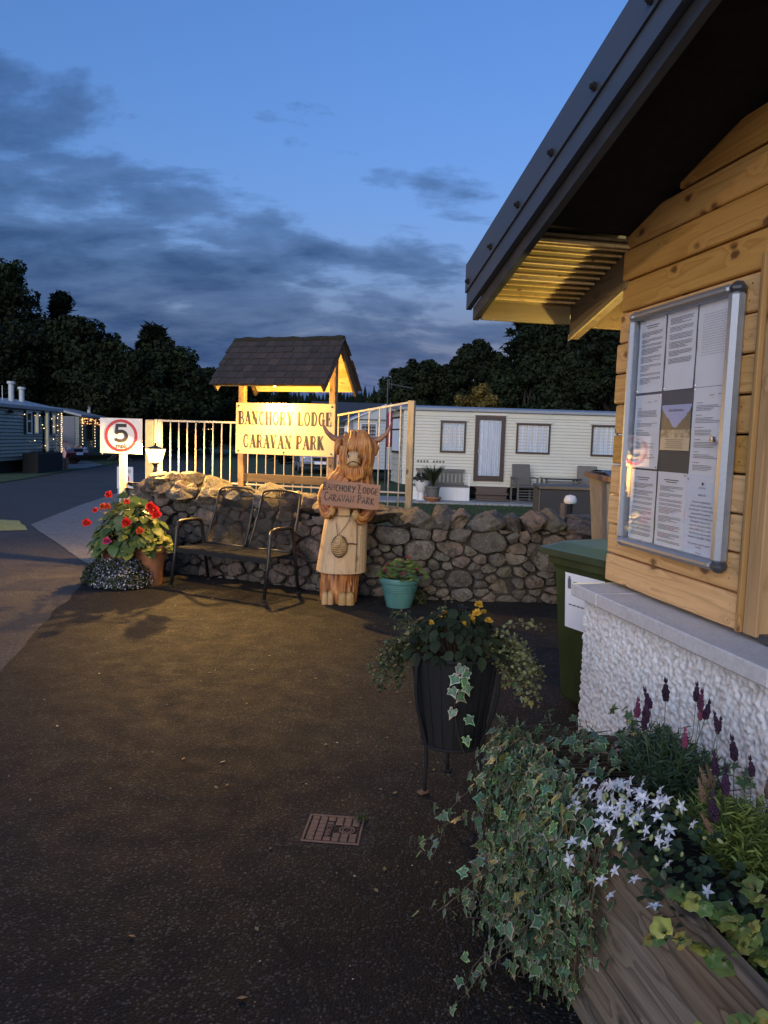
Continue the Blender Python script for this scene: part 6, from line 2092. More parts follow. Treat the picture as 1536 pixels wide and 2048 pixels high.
def orient(pos, direction, normal, scale, roll=0.0):
    y = Vector(direction).normalized(); z = Vector(normal); z = (z - y * z.dot(y))
    if z.length < 1e-4: z = y.orthogonal()
    z.normalize(); x = y.cross(z)
    m = Matrix(((x.x, y.x, z.x, pos[0]), (x.y, y.y, z.y, pos[1]), (x.z, y.z, z.z, pos[2]), (0, 0, 0, 1)))
    return m @ Matrix.Rotation(roll, 4, 'Y') @ Matrix.Scale(scale, 4)
def place(meshes, r, parent, name, mat4):
    o = bpy.data.objects.new(name, r.choice(meshes)); C.objects.link(o); o.parent = parent; o.matrix_local = mat4; return o
def scatter_stuff(name, parent, meshes_v, mats4, mat, r):
    """join many transformed leaves into one stuff part"""
    V, F, K = [], [], []
    o = 0
    for m4 in mats4:
        v, f, c = r.choice(meshes_v)
        V += [tuple(m4 @ Vector(p)) for p in v]; F += [tuple(i + o for i in q) for q in f]; K += list(c); o += len(v)
    mb = MB(); mb.v = V; mb.f = F; mb.c = K; mb.m = [0] * len(F)
    ob = mb.build(name, mat, parent, smooth=True)
    return tag(ob, kind='stuff')

ivm = leaf_meshes(ivy_leaf, M['ivy'], 16)
ivs = [ivy_leaf(q + 1) for q in range(16)]
ivmy = leaf_meshes(ivy_leaf, M['ivy'], 3, cream=(.52, .46, .14), green=(.20, .22, .06))

# --- ivy falling over the far end and front of the trough (building frame)
iv = bframe('ivy_plant', 'large cascading variegated ivy hanging over the end of the trough', 'plant', o3=(1.58, -.55, .5))
r = random.Random(77)
stems = MB(); spots = []
def strand(p0, d0, length, step=.026, grav=.9, face=(-.35, -1, .35), lsize=(.028, .046), keep=1.0, dens=1.0):
    p = Vector(p0); d = Vector(d0).normalized(); path = [p.copy()]; L = 0
    while L < length:
        d = (d + Vector((0, 0, -grav * step * 6)) + Vector((r.gauss(0, .13), r.gauss(0, .13), r.gauss(0, .07)))).normalized()
        q = p + d * step
        if q.z < -.485: q.z = -.485; d.z = max(d.z, .02)
        # keep off the trough: front face at y = -.28, far end at x = -.31
        if q.x > -.43 and q.y > -.318 and q.z < .07: q.y = -.318
        p = q; path.append(p.copy()); L += step
        for _ in range(2 if r.random() < dens - 1 else 1):
            if r.random() < keep:
                n = (Vector(face) + Vector((r.gauss(0, .36), r.gauss(0, .36), r.gauss(0, .36)))).normalized()
                ld = (Vector((r.gauss(0, .7), r.gauss(0, .5), -.75 + r.gauss(0, .45))) + d * .3)
                off = n * r.uniform(.004, .035) + Vector((r.gauss(0, .020), r.gauss(0, .020), r.gauss(0, .020)))
                spots.append((p + off, ld, n, r.uniform(*lsize) * (1.0 if L < length * .85 else .75)))
    stems.tube(path[::2] + [path[-1]], .0016, 4, cap=False)
# crown of the ivy over the soil
for k in range(100):
    a = r.uniform(0, 6.28); strand((r.uniform(-.27, .14), r.uniform(-.26, .20), .03 + r.uniform(0, .05)), (math.cos(a) - .1, math.sin(a) - .2, .6), r.uniform(.08, .17), grav=1.5, face=(-.45, -.7, .8), dens=1.6)
# curtain over the front, bulging outward and spreading on the tarmac at its foot
for k in range(125):
    x = r.uniform(-.22, .30) if r.random() < .85 else r.uniform(.2, .42)
    L = r.uniform(.40, .80) * (1 - .55 * max(0, x - .2) / .25)
    strand((x, r.uniform(-.32, -.26), r.uniform(.03, .12)), (r.uniform(-.15, .4), -1, r.uniform(-.6, .05)), L, grav=r.uniform(2.4, 5.0), dens=1.5)
for k in range(30):
    strand((r.uniform(-.30, -.22), r.uniform(-.28, .06), r.uniform(.03, .10)), (-1, r.uniform(-.8, .2), r.uniform(-.2, .2)), r.uniform(.2, .5), grav=r.uniform(2.2, 4.0), dens=1.4)
# a few runners reaching out over the tarmac
for (p0, d0, l, g) in (((-.1, -.32, .02), (-.45, -1, .1), .46, .50), ((.1, -.3, -.15), (-.15, -1, .15), .42, .55), ((.2, -.3, -.25), (.1, -1, .1), .42, .7), ((.0, -.3, -.3), (-.3, -1, .1), .40, .7), ((.3, -.28, -.1), (.2, -1, .1), .40, .9), ((-.05, -.34, -.1), (-.5, -1, .2), .42, .6), ((.15, -.3, -.36), (.3, -1, .0), .40, .3)):
    strand(p0, d0, l, grav=g, keep=.9, lsize=(.028, .040))
stems.build('stem', M['stem_brown'], iv)
r.shuffle(spots)
spots.sort(key=lambda s_: s_[0].y - .35 * s_[0].z)       # outermost first: those that show
print('ivy leaves', len(spots))
for k, (p, ld, n, sz) in enumerate(spots[:290]):
    place(ivm if r.random() > .06 else ivmy, r, iv, 'leaf', orient(p, ld, n, sz))
scatter_stuff('foliage', iv, ivs, [orient(p, ld, n, sz) for (p, ld, n, sz) in spots[290:]], M['ivy'], r)

# --- lavender bushes
def lavender(loc3, label, seed, rad, hgt, n_stem, n_spike, spike_h, lit=(1, 1, 1), dry=0):
    r = random.Random(seed)
    o = bframe('lavender_plant', label, 'plant', 'lavender plants in the timber trough', o3=loc3)
    mats = []; st_ = MB()
    lv = [oval_leaf(tuple(c * q for c in lit), .075, .10, seed=q2, n=3) for q2, q in enumerate((.7, 1.0, 1.35, 1.1))]
    for k in range(n_stem):
        a = r.uniform(0, 6.283); e = r.uniform(0, 1) ** .6
        d = Vector((math.cos(a) * e * rad, math.sin(a) * e * rad * .75, 0)); h = hgt * (1 - .35 * e * e) * r.uniform(.75, 1.1)
        pts = [d * .25, d * .6 + Vector((0, 0, h * .5)), d + Vector((r.gauss(0, .01), r.gauss(0, .01), h))]
        st_.tube(pts, [.0028, .0022, .0012], 4, cap=False)
        for q in range(26):
            t = r.uniform(.15, 1.0); p = Vector(pts[0]).lerp(Vector(pts[1]), min(1, t * 2)) if t < .5 else Vector(pts[1]).lerp(Vector(pts[2]), t * 2 - 1)
            b = r.uniform(0, 6.283); dd = Vector((math.cos(b), math.sin(b), r.uniform(.3, 1.3)))
            mats.append(orient(p, dd, (r.gauss(0, 1), r.gauss(0, 1), 1), r.uniform(.022, .042)))
    st_.build('stem', M['stem_green'], o)
    scatter_stuff('foliage', o, lv, mats, M['lavender_leaf'], r)
    # flower spikes, each its own part: a stack of small florets with ear-like bracts on top
    ms = []
    for q in range(3):
        mb = MB(); rr = random.Random(q)
        for k in range(7):
            z = k * .0058; w_ = .0085 * (1 - abs(k - 2.5) / 6)
            for j in range(6):
                b = j * 1.047 + k * .5; mb.ball((math.cos(b) * w_ * rr.uniform(.6, 1.0), math.sin(b) * w_ * rr.uniform(.6, 1.0), z + rr.uniform(-.002, .002)), .0036 * rr.uniform(.8, 1.2), 5, 4, sc_=(1, 1, 1.3))
        for j in range(3):
            b = j * 2.1; mb.add([(0, 0, .038), (math.cos(b) * .006, math.sin(b) * .006, .045), (math.cos(b) * .003, math.sin(b) * .003, .060), (-.002, .002, .05)], [(0, 1, 2, 3)])
        ms.append(mb.mesh('flower_spike', M['lav_spike'], True))
    ss = MB()
    for k in range(n_spike):
        a = r.uniform(0, 6.283); e = r.uniform(.1, 1) ** .6; x, y = math.cos(a) * e * rad, math.sin(a) * e * rad * .7
        z = hgt * .8 + spike_h * r.uniform(.35, 1); tip = Vector((x * 1.1 + r.gauss(0, .015), y * 1.1, z))
        ss.tube([(x * .8, y * .8, hgt * .55), (x, y, hgt * .8 + .02), tip], .0013, 4, cap=False)
        ob = place(ms, r, o, 'flower_spike', Matrix.Translation(tip) @ Euler((r.gauss(0, .15), r.gauss(0, .15), r.uniform(0, 6))).to_matrix().to_4x4() @ Matrix.Scale(r.uniform(.9, 1.35), 4))
    for k in range(dry):
        a = r.uniform(0, 6.283); x, y = math.cos(a) * rad * .8, math.sin(a) * rad * .6; z = hgt * r.uniform(.6, 1.1)
        m_ = ms[0].copy(); m_.materials.clear(); m_.materials.append(M['dry_spike'])
        ob = place([m_], r, o, 'faded_spike', Matrix.Translation((x, y, z)) @ Euler((r.gauss(0, .3), r.gauss(0, .3), 0)).to_matrix().to_4x4() @ Matrix.Scale(1.1, 4))
    tag(ss.build('flower_stalk', M['stem_green'], o), kind='stuff')
    return o
lavender((1.64, -.48, .47), 'dark green lavender with purple spikes between ivy and white wall', 5, .21, .23, 190, 12, .15, lit=(.75, 1.0, .95))
lavender((2.06, -.50, .47), 'lavender tinted yellow-green for warm light, with many spikes nearest the camera in the trough', 6, .22, .20, 190, 14, .12, lit=(2.6, 2.5, .8), dry=8)  # leaf tint paints in warm light falling on this bush

# --- white bellflower
cp = bframe('bellflower_plant', 'white star-flowered bellflower spilling over the front of the trough', 'plant', o3=(2.05, -.74, .525))
r = random.Random(21)
fm_ = []
for q in range(3):
    mb = MB(); rr = random.Random(q)
    n = 5; vs = [(0, 0, -.10)]
    for i in range(n):
        a = 2 * math.pi * i / n; da = math.pi / n
        vs += [(math.cos(a - da) * .32, math.sin(a - da) * .32, .02), (math.cos(a - da * .62) * .56, math.sin(a - da * .62) * .56, .12), (math.cos(a) * rr.uniform(.92, 1.08), math.sin(a) * rr.uniform(.92, 1.08), rr.uniform(-.10, .10)), (math.cos(a + da * .62) * .56, math.sin(a + da * .62) * .56, .12)]
    fs = []
    for i in range(n):
        o = 1 + i * 4; nx_ = 1 + ((i + 1) % n) * 4
        fs += [(0, o, o + 1), (0, o + 1, o + 3), (0, o + 3, nx_), (o + 1, o + 2, o + 3)]
    mb.add(vs, fs); fm_.append(mb.mesh('flower', M['white_petal'], False))
lv = [oval_leaf(tuple(c * q for c in (.045, .085, .035)), .36, .15, .12, q2) for q2, q in enumerate((.8, 1.0, 1.3))]
mats = []
for k in range(420):
    x, y = r.uniform(-.26, .28), max(-.14, r.gauss(-.02, .09))
    z = .085 * (1 - (x / .3) ** 2) - max(0, -(y + .10)) * .75 + r.uniform(-.03, .03)
    mats.append(orient((x, y, z), (r.gauss(0, 1), -.4 + r.gauss(0, 1), r.gauss(.1, .5)), (r.gauss(0, .5), -.5, 1), r.uniform(.018, .034)))
scatter_stuff('foliage', cp, lv, mats, M['small_leaf'], r)
fl = []
for k in range(84):
    for _ in range(30):
        if k < 62: x, y = r.gauss(-.10, .075), r.gauss(-.06, .065)
        else: x, y = r.uniform(-.22, .32), r.gauss(-.08, .06)
        if all((x - a) ** 2 + (y - b) ** 2 > .019 ** 2 for a, b in fl): break
    fl.append((x, y))
    z = .105 * (1 - (x / .34) ** 2) - max(0, -(y + .10)) * .85 + r.uniform(.02, .065)
    nrm = Vector((-.2 + r.gauss(0, .4), -.85 + r.gauss(0, .35), .65 + r.gauss(0, .35))).normalized()
    m4 = Matrix.Translation((x, y - .02, z)) @ nrm.to_track_quat('Z', 'Y').to_matrix().to_4x4() @ Matrix.Rotation(r.uniform(0, 6), 4, 'Z') @ Matrix.Scale(r.uniform(.0175, .025), 4)
    place(fm_, r, cp, 'flower', m4)
bm_ = MB(); bm_.ball((0, 0, 0), .0075, 7, 6, sc_=(.75, .75, 1.5)); bme = bm_.mesh('bud', M['bud'], True)
for k in range(34):
    x, y = r.gauss(-.02, .11), r.gauss(-.06, .07); z = .10 * (1 - (x / .34) ** 2) - max(0, -(y + .10)) * .8 + r.uniform(.0, .05)
    place([bme], r, cp, 'bud', Matrix.Translation((x, y - .015, z)) @ Euler((r.gauss(0, .8), r.gauss(0, .8), 0)).to_matrix().to_4x4() @ Matrix.Scale(r.uniform(.7, 1.2), 4))

# --- gold variegated trailing plant nearest the camera
gp_ = bframe('trailing_nettle', 'gold and green scalloped-leaf trailer at the bottom right corner', 'plant', o3=(2.44, -.64, .50))
r = random.Random(8)
gl = []
for q in range(6):
    v, f, c = round_leaf(((.10, .17, .04), (.15, .20, .05), (.32, .33, .07))[q % 3], q, .16); mb = MB(); mb.add(v, f, c); gl.append(mb.mesh('leaf', M['gold_leaf'], True))
gs_ = MB()
for k in range(20):
    p = Vector((r.uniform(-.10, .30), r.uniform(-.16, .12), -.02)); d = Vector((r.gauss(0, .5), -.5 + r.gauss(0, .5), .8)).normalized(); path = [p.copy()]
    for q in range(r.randint(6, 11)):
        d = (d + Vector((r.gauss(0, .12), r.gauss(0, .12), -.16))).normalized(); p = p + d * .028
        if p.y > -.28 and p.z < .03: p.z = .03 + r.uniform(0, .02)
        path.append(p.copy())
        n = Vector((r.gauss(-.1, .4), -.5 + r.gauss(0, .35), .9)).normalized()
        for sx in (-1, 1):
            if r.random() < .75: place(gl, r, gp_, 'leaf', orient(p, Vector((sx, r.gauss(-.3, .5), r.gauss(0, .3))), n, r.uniform(.030, .050)))
    gs_.tube(path, .0016, 4, cap=False)
gs_.build('stem', M['stem_green'], gp_)

# --- planting in the iron bucket: dark begonia, side trailers, ivy strand
bg_ = empty('begonia_plant', (.345, 3.46, .63), 0, 'dark-leaved yellow-flowered begonia in the black iron planter', 'plant')
r = random.Random(14)
dl = leaf_meshes(oval_leaf, M['dark_leaf'], 4, col=(1, 1, 1), wid=.36, fold=.18, serr=.10)
st_ = MB()
for k in range(270):
    a = r.uniform(0, 6.283); e = r.random() ** .55
    p = Vector((math.cos(a) * e * .235, math.sin(a) * e * .21, .03 + .15 * (1 - e * e) + r.uniform(-.02, .04)))
    st_.tube([(p.x * .3, p.y * .3, -.02), tuple(p)], .002, 4, cap=False)
    d = Vector((math.cos(a) + r.gauss(0, .4), math.sin(a) + r.gauss(0, .4), -.15 - .6 * e + r.gauss(0, .25)))
    place(dl, r, bg_, 'leaf', orient(p, d, (math.cos(a) * .6, math.sin(a) * .6 - .2, 1), r.uniform(.038, .072)))
st_.build('stem', M['stem_brown'], bg_)
def ruffle(mat, k, name='flower', petals=14):
    out = []
    for q in range(k):
        rr = random.Random(q + 50); mb = MB()
        for j in range(petals):
            lay = j / petals; a = j * 2.4 + rr.uniform(-.2, .2); r0 = .25 + .75 * lay; tilt = 1.2 * (1 - lay)
            c, s_ = math.cos(a), math.sin(a); w_ = .45 * (.5 + .5 * lay); zt = .55 * (1 - lay) + .1
            p = [(c * .05, s_ * .05, .02), (c * r0 * .6 - s_ * w_, s_ * r0 * .6 + c * w_, zt * .7 + rr.uniform(-.06, .06)), (c * r0, s_ * r0, zt + rr.uniform(-.12, .12)), (c * r0 * .6 + s_ * w_, s_ * r0 * .6 - c * w_, zt * .7 + rr.uniform(-.06, .06))]
            mb.add(p, [(0, 1, 2, 3)])
        out.append(mb.mesh(name, mat, False))
    return out
yf_ = ruffle(M['yellow_petal'], 3)
for (x, y, z, s_) in ((.055, -.10, .185, .034), (.085, -.06, .205, .028), (.12, -.02, .20, .026), (.10, .0, .232, .026), (.02, -.11, .165, .026), (-.06, -.02, .185, .028), (-.10, .04, .165, .026), (.135, -.09, .18, .024), (-.12, -.08, .16, .020)):
    place(yf_, r, bg_, 'flower', Matrix.Translation((x, y, z)) @ Euler((R(40), r.gauss(0, .4), r.uniform(0, 6))).to_matrix().to_4x4() @ Matrix.Scale(s_, 4))
def trailer(name, loc, label, seed, dirs, col, length, n_leaf, ls, droop):
    r = random.Random(seed); o = empty(name, loc, 0, label, 'plant'); lv = [oval_leaf(tuple(c * q for c in col), .42, .1, seed=q2, n=4) for q2, q in enumerate((.6, 1, 1.4))]; mats = []; st_ = MB()
    for (ax, ay, az) in dirs:
        for k in range(5):
            p = Vector((r.gauss(0, .03), r.gauss(0, .05), 0)); d = Vector((ax + r.gauss(0, .25), ay + r.gauss(0, .4), az + r.gauss(0, .2))).normalized(); path = [p.copy()]
            L = length * r.uniform(.55, 1.1)
            for q in range(14):
                d = (d + Vector((r.gauss(0, .10), r.gauss(0, .10), -droop + r.gauss(0, .08)))).normalized(); p = p + d * (L / 14); path.append(p.copy())
                for w in range(n_leaf): mats.append(orient(p + Vector((r.gauss(0, .012), r.gauss(0, .012), r.gauss(0, .012))), (r.gauss(0, 1), r.gauss(0, 1), r.gauss(0, .7)), (r.gauss(0, .6), -.4 + r.gauss(0, .6), 1), r.uniform(*ls)))
            st_.tube(path, .0013, 4, cap=False)
    st_.build('stem', M['stem_brown'], o); scatter_stuff('foliage', o, lv, mats, M['small_leaf'], r); return o
trailer('trailing_plant', (.22, 3.46, .66), 'bushy small-leaved trailer on the left side of the iron planter', 3, [(-.9, -.1, .7), (-.7, .2, .9), (-1, -.2, .3), (-.5, -.3, .9)], (.085, .105, .040), .30, 6, (.012, .022), .16)
trailer('trailing_plant', (.47, 3.44, .67), 'small pale-leaved trailer arching off the right side of the iron planter', 4, [(.9, -.1, .6), (.8, .2, .45), (1, -.2, .25), (.5, -.3, .7)], (.14, .15, .055), .36, 5, (.012, .022), .19)
iv2 = empty('ivy_strand', (.345, 3.245, .64), 0, 'single ivy strand hanging down the front of the iron planter', 'plant')
r = random.Random(5)
pth = [(-.005, .0, .02), (.0, -.02, -.05), (-.015, .0, -.13), (-.01, .02, -.21), (.005, .045, -.30), (.02, .06, -.36), (.045, .06, -.42)]
MB().tube(pth, .0016, 4).build('stem', M['stem_brown'], iv2)
for (x, z, s_) in ((.005, .0, .050), (.035, -.02, .048), (-.015, -.045, .050), (-.03, -.10, .046), (.03, -.085, .046), (.0, -.125, .050), (-.02, -.20, .044), (.045, -.235, .046), (.045, -.335, .042), (.022, -.055, .04)):
    t = -z; y = -.03 + .07 * max(0, t - .08) / .35
    place(ivm, r, iv2, 'leaf', orient((x, y, z), (r.gauss(0, .5), -.3, -.9), (r.gauss(0, .3), -1, .35 + r.gauss(0, .2)), s_))
iv3 = empty('ivy_strand', (.53, 3.40, .60), 0, 'thin ivy strand trailing off the right of the iron planter', 'plant')
pth = [(0, 0, .0), (.05, -.01, -.04), (.10, -.01, -.11), (.15, -.02, -.155)]
MB().tube(pth, .0015, 4).build('stem', M['stem_brown'], iv3)
for k in range(8):
    t = k / 7; place(ivm if k < 6 else ivmy, r, iv3, 'leaf', orient((.02 + .14 * t, -.02, -.02 - .14 * t + r.gauss(0, .012)), (r.gauss(.3, .5), -.3, -.7), (r.gauss(0, .4), -1, .4), r.uniform(.022, .034)))

# --- red begonia in the terracotta pot
rb2 = empty('begonia_plant', (-2.66, 8.06, .45), 0, 'large leafy red-flowered begonia at the foot of the lit mound', 'plant')
r = random.Random(31)
bl_ = leaf_meshes(oval_leaf, M['begonia_leaf'], 5, col=(1, 1, 1), wid=.42, fold=.14, serr=.09)
st_ = MB()
for k in range(300):
    a = r.uniform(0, 6.283); e = r.random() ** .5
    p = Vector((math.cos(a) * e * .36, math.sin(a) * e * .32, .0 + .48 * (1 - e ** 2.4) * r.uniform(.5, 1.05) - .12 * e * r.random()))
    if k % 2: st_.tube([(p.x * .25, p.y * .25, -.02), (p.x * .6, p.y * .6, p.z * .7 + .05), tuple(p)], .0035, 4, cap=False)
    d = Vector((math.cos(a) + r.gauss(0, .4), math.sin(a) + r.gauss(0, .4), -.25 - .6 * e + r.gauss(0, .3)))
    place(bl_, r, rb2, 'leaf', orient(p, d, (math.cos(a) * .7, math.sin(a) * .7 - .3, .8), r.uniform(.085, .155)))
st_.build('stem', M['stem_green'], rb2)
rf_ = ruffle(M['red_petal'], 3); of_ = ruffle(M['orange_petal'], 2); pf_ = ruffle(M['pink_petal'], 2)
for (x, y, z, s_, m) in ((-.16, -.20, .50, .045, rf_), (.30, -.22, .36, .060, rf_), (.325, -.20, .31, .055, rf_), (.27, -.22, .395, .05, rf_), (.07, -.36, .235, .055, rf_), (-.37, -.26, .21, .048, rf_), (.20, -.35, .155, .042, of_), (-.20, -.26, .38, .042, of_), (-.155, -.27, .385, .038, of_), (-.13, -.36, .045, .045, pf_), (-.32, -.15, .33, .032, rf_), (.02, -.20, .43, .030, rf_)):
    MB().tube([(x * .25, y * .25, .05), (x * .7, y * .75, z * .75 + .05), (x, y + .01, z - .005)], .0028, 5, cap=False).build('flower_stalk', M['stem_green'], rb2)
    place(m, r, rb2, 'flower', Matrix.Translation((x, y, z)) @ Euler((R(70), r.gauss(0, .3), r.uniform(-.5, .5))).to_matrix().to_4x4() @ Matrix.Scale(s_ * 1.25, 4))
# yellow-leaved plant in the small pot
yp = empty('nasturtium_plant', (-2.44, 7.98, .42), 0, 'yellow-leaved plant spilling from the smaller terracotta pot', 'plant')
yl = []
for q in range(4):
    v, f, c = round_leaf((.30, .30, .05) if q % 2 else (.22, .20, .045), q, .05); mb = MB(); mb.add(v, f, c); yl.append(mb.mesh('leaf', M['gold_leaf'], True))
st_ = MB()
for k in range(44):
    a = r.uniform(0, 6.283); e = r.random() ** .6; p = Vector((math.cos(a) * e * .20 + .03, math.sin(a) * e * .18, .03 + .12 * (1 - e) - .30 * max(0, e - .55) * r.random()))
    st_.tube([(0, 0, -.02), tuple(p)], .002, 4, cap=False)
    place(yl, r, yp, 'leaf', orient(p, (math.cos(a), math.sin(a), -.3), (math.cos(a) * .6, math.sin(a) * .6 - .4, .8), r.uniform(.05, .085)))
st_.build('stem', M['stem_green'], yp)

def speckle_mound(name, loc, label, seed, rx, ry, rz, n, cols, size, hollow=.55, group=None):
    r = np.random.default_rng(seed)
    d = r.normal(size=(n, 3)); d[:, 2] = np.abs(d[:, 2]); d /= np.linalg.norm(d, axis=1)[:, None]
    k = r.uniform(hollow, 1.06, n)[:, None]
    p = d * k * np.array([rx, ry, rz]); p[:, 2] += r.normal(0, .012, n); p[:, 2] = np.maximum(p[:, 2], .006)
    nn = d + r.normal(size=(n, 3)) * .6; nn /= np.linalg.norm(nn, axis=1)[:, None]
    a = np.cross(nn, r.normal(size=(n, 3))); a /= np.linalg.norm(a, axis=1)[:, None]; b = np.cross(nn, a)
    pr = np.array([c[1] for c in cols]); idx = r.choice(len(cols), n, p=pr / pr.sum())
    s = size * r.uniform(.6, 1.3, n) * np.array([c[2] for c in cols])[idx]
    a *= s[:, None]; b *= (s * .7)[:, None]
    v = np.stack([p - a, p - b, p + a, p + b], 1).reshape(-1, 3)
    cc = np.array([c[0] for c in cols])[idx] * r.uniform(.7, 1.25, n)[:, None]
    o = link_mesh(name, np_mesh(name, v, np.arange(n * 4).reshape(-1, 4), M['lobelia'], np.repeat(cc, 4, 0)), None, loc)
    return tag(o, label, 'plant', group)
speckle_mound('lobelia_plant', (-2.69, 7.84, .02), 'mound of tiny white and lilac lobelia flowers on the tarmac', 4, .31, .25, .29, 9000, [((.040, .060, .022), 6, 1.0), ((.66, .64, .70), 1.5, .85), ((.40, .36, .60), 1.0, .85)], .0125)
speckle_mound('lobelia_plant', (-2.98, 7.97, .02), 'dark leafy clump trailing on the tarmac left of the lobelia', 6, .16, .16, .22, 2500, [((.030, .042, .020), 6, 1.2), ((.40, .36, .5), .25, .8)], .017)
# pink geranium in the turquoise pot
gq = empty('geranium_plant', (.17, 7.30, .28), 0, 'pink geranium with lime leaves in the turquoise pot', 'plant')
r = random.Random(19)
gl2 = []
for q in range(4):
    v, f, c = round_leaf((1, 1, 1), q, .10); mb = MB(); mb.add(v, f, c); gl2.append(mb.mesh('leaf', M['geranium_leaf'], True))
st_ = MB()
for k in range(110):
    a = r.uniform(0, 6.283); e = r.random() ** .55; p = Vector((math.cos(a) * e * .22 + .03, math.sin(a) * e * .17, .02 + .15 * (1 - e * e) + r.uniform(-.02, .02)))
    if k % 3 == 0: st_.tube([(0, 0, -.02), tuple(p)], .002, 4, cap=False)
    place(gl2, r, gq, 'leaf', orient(p, (math.cos(a), math.sin(a), -.2), (math.cos(a) * .5, math.sin(a) * .5 - .4, .8), r.uniform(.035, .062)))
for (x, y, z) in ((-.12, -.06, .13), (-.15, -.08, .07), (-.10, -.10, .06), (-.14, -.03, .10), (.075, -.02, .205), (.09, -.02, .19), (.02, -.12, .06), (.16, -.05, .10)):
    place(pf_, r, gq, 'flower', Matrix.Translation((x, y, z)) @ Euler((R(50), r.gauss(0, .3), r.uniform(0, 6))).to_matrix().to_4x4() @ Matrix.Scale(r.uniform(.022, .034), 4))
st_.build('stem', M['stem_green'], gq)
speckle_mound('wall_weed', (.36, 7.46, 0), 'small weed at the wall foot right of the turquoise pot', 9, .10, .06, .12, 260, [((.05, .06, .025), 4, 1.3)], .013)
# ------------------------------------------------------------------ static caravans and what stands about them
def ribbed(mb, a, b, z0, z1, n, out, depth=.022):
    """lap siding between plan points a and b: n boards, each leaning out at its foot"""
    a, b = Vector((*a, 0)), Vector((*b, 0)); o = Vector((*out, 0)).normalized()
    h = (z1 - z0) / n
    for k in range(n):
        za, zb = z0 + k * h, z0 + (k + 1) * h
        pa, pb = a + o * depth, b + o * depth
        vs = [(pa.x, pa.y, za), (pb.x, pb.y, za), (pb.x, pb.y, za + h * .18), (pa.x, pa.y, za + h * .18), (b.x, b.y, zb), (a.x, a.y, zb), (a.x, a.y, za), (b.x, b.y, za)]
        mb.add(vs, [(0, 1, 2, 3), (3, 2, 4, 5), (6, 7, 1, 0)])
def win(parent, c, w_, h, frame, curtain=True, out=-1, fr=.05, lit=None, mull=0, sill=True):
    """window on a wall facing -y (local), centre c"""
    t = MB()
    x, y, z = c
    for sx in (-1, 1): t.box((x + sx * (w_ / 2 - fr / 2), y, z), (fr, .05, h))
    for sz in (-1, 1): t.box((x, y, z + sz * (h / 2 - fr / 2)), (w_ - 2 * fr, .05, fr))
    if mull: t.box((x, y - .002, z + h * .5 - h * mull), (w_ - 2 * fr, .05, fr * .8))
    f = t.build('window', M[frame], parent)
    if lit: MB().box((x, y + .005, z), (w_ - 2 * fr, .01, h - 2 * fr)).build('pane', M[lit], f)
    else:
        MB().box((x, y - .004, z), (w_ - 2 * fr, .006, h - 2 * fr)).build('pane', M['pane'], f)
        mb = MB(); n = 40; vs = []
        for k in range(n + 1):
            xx = x - w_ / 2 + fr + (w_ - 2 * fr) * k / n; yy = y + .012 + .010 * math.sin(k * 1.7) + .006 * math.sin(k * .73)
            vs += [(xx, yy, z - h / 2 + fr), (xx, yy, z + h / 2 - fr)]
        mb.add(vs, [(k * 2, k * 2 + 2, k * 2 + 3, k * 2 + 1) for k in range(n)])
        mb.build('curtain', M['curtain'] if curtain else M['dark_pane'], f, smooth=True)
    if sill: MB().box((x, y - .02, z + h / 2 + .03), (w_ + .08, .06, .025)).build('drip_rail', M['white_frame'], f)
    return f
# cream caravan ------------------------------------------------------
cv = empty('static_caravan', (.45, 20.7, 0), R(-1.0), 'long cream static caravan with brown door beyond the stone wall', 'caravan')
CL, CWd2, CH2 = 9.2, 3.0, 2.40
mb = MB(); ribbed(mb, (0, 0), (CL, 0), .42, 2.28, 22, (0, -1)); 
mb.build('wall', M['cream'], cv)
MB().box((CL / 2, -.012, 2.32), (CL, .04, .14), bev=.01).build('eaves_band', M['cream'], cv)
mb = MB(); ribbed(mb, (-.30, 1.5), (0, 0), .42, 2.38, 12, (-1, -.2), .02); ribbed(mb, (0, 3.0), (-.30, 1.5), .42, 2.38, 12, (-1, .2), .02); mb.build('end_wall', M['cream'], cv)
MB().box((CL / 2, 1.55, 1.4), (CL - .1, 2.9, 2.0)).build('core', M['cream'], cv)
mb = MB(); mb.add([(-.12, -.10, 2.40), (CL, -.10, 2.40), (CL, 1.5, 2.50), (-.42, 1.5, 2.50), (CL, 3.1, 2.40), (-.12, 3.1, 2.40), (-.12, -.10, 2.47), (CL, -.10, 2.47), (CL, 1.5, 2.585), (-.42, 1.5, 2.585), (CL, 3.1, 2.47), (-.12, 3.1, 2.47)],
 [(6, 7, 8, 9), (9, 8, 10, 11), (0, 1, 7, 6), (0, 6, 9, 3), (3, 9, 11, 5), (0, 3, 2, 1), (3, 5, 4, 2)])
mb.build('roof', M['caravan_roof'], cv)
mb = MB(); mb.add([(-.14, -.03, 2.39), (-.44, 1.5, 2.39), (-.44, 1.5, 2.50), ], [(0, 1, 2)]); mb.add([(-.14, 3.03, 2.39), (-.44, 1.5, 2.39), (-.44, 1.5, 2.50)], [(0, 2, 1)]); mb.build('gable_panel', M['cream'], cv)
MB().box((CL / 2, .25, .30), (CL - .3, .1, .24)).build('chassis', M['black_iron'], cv)
for x in (1.0, 3.2, 5.5, 8): MB().box((x, .4, .15), (.2, .2, .30)).build('support', M['black_iron'], cv)
win(cv, (1.33, -.03, 1.715), .68, .84, 'brown_frame', fr=.05)
win(cv, (3.46, -.03, 1.73), .90, .80, 'brown_frame', fr=.045)
win(cv, (5.35, -.03, 1.73), .70, .82, 'brown_frame', fr=.045)
dr = MB()
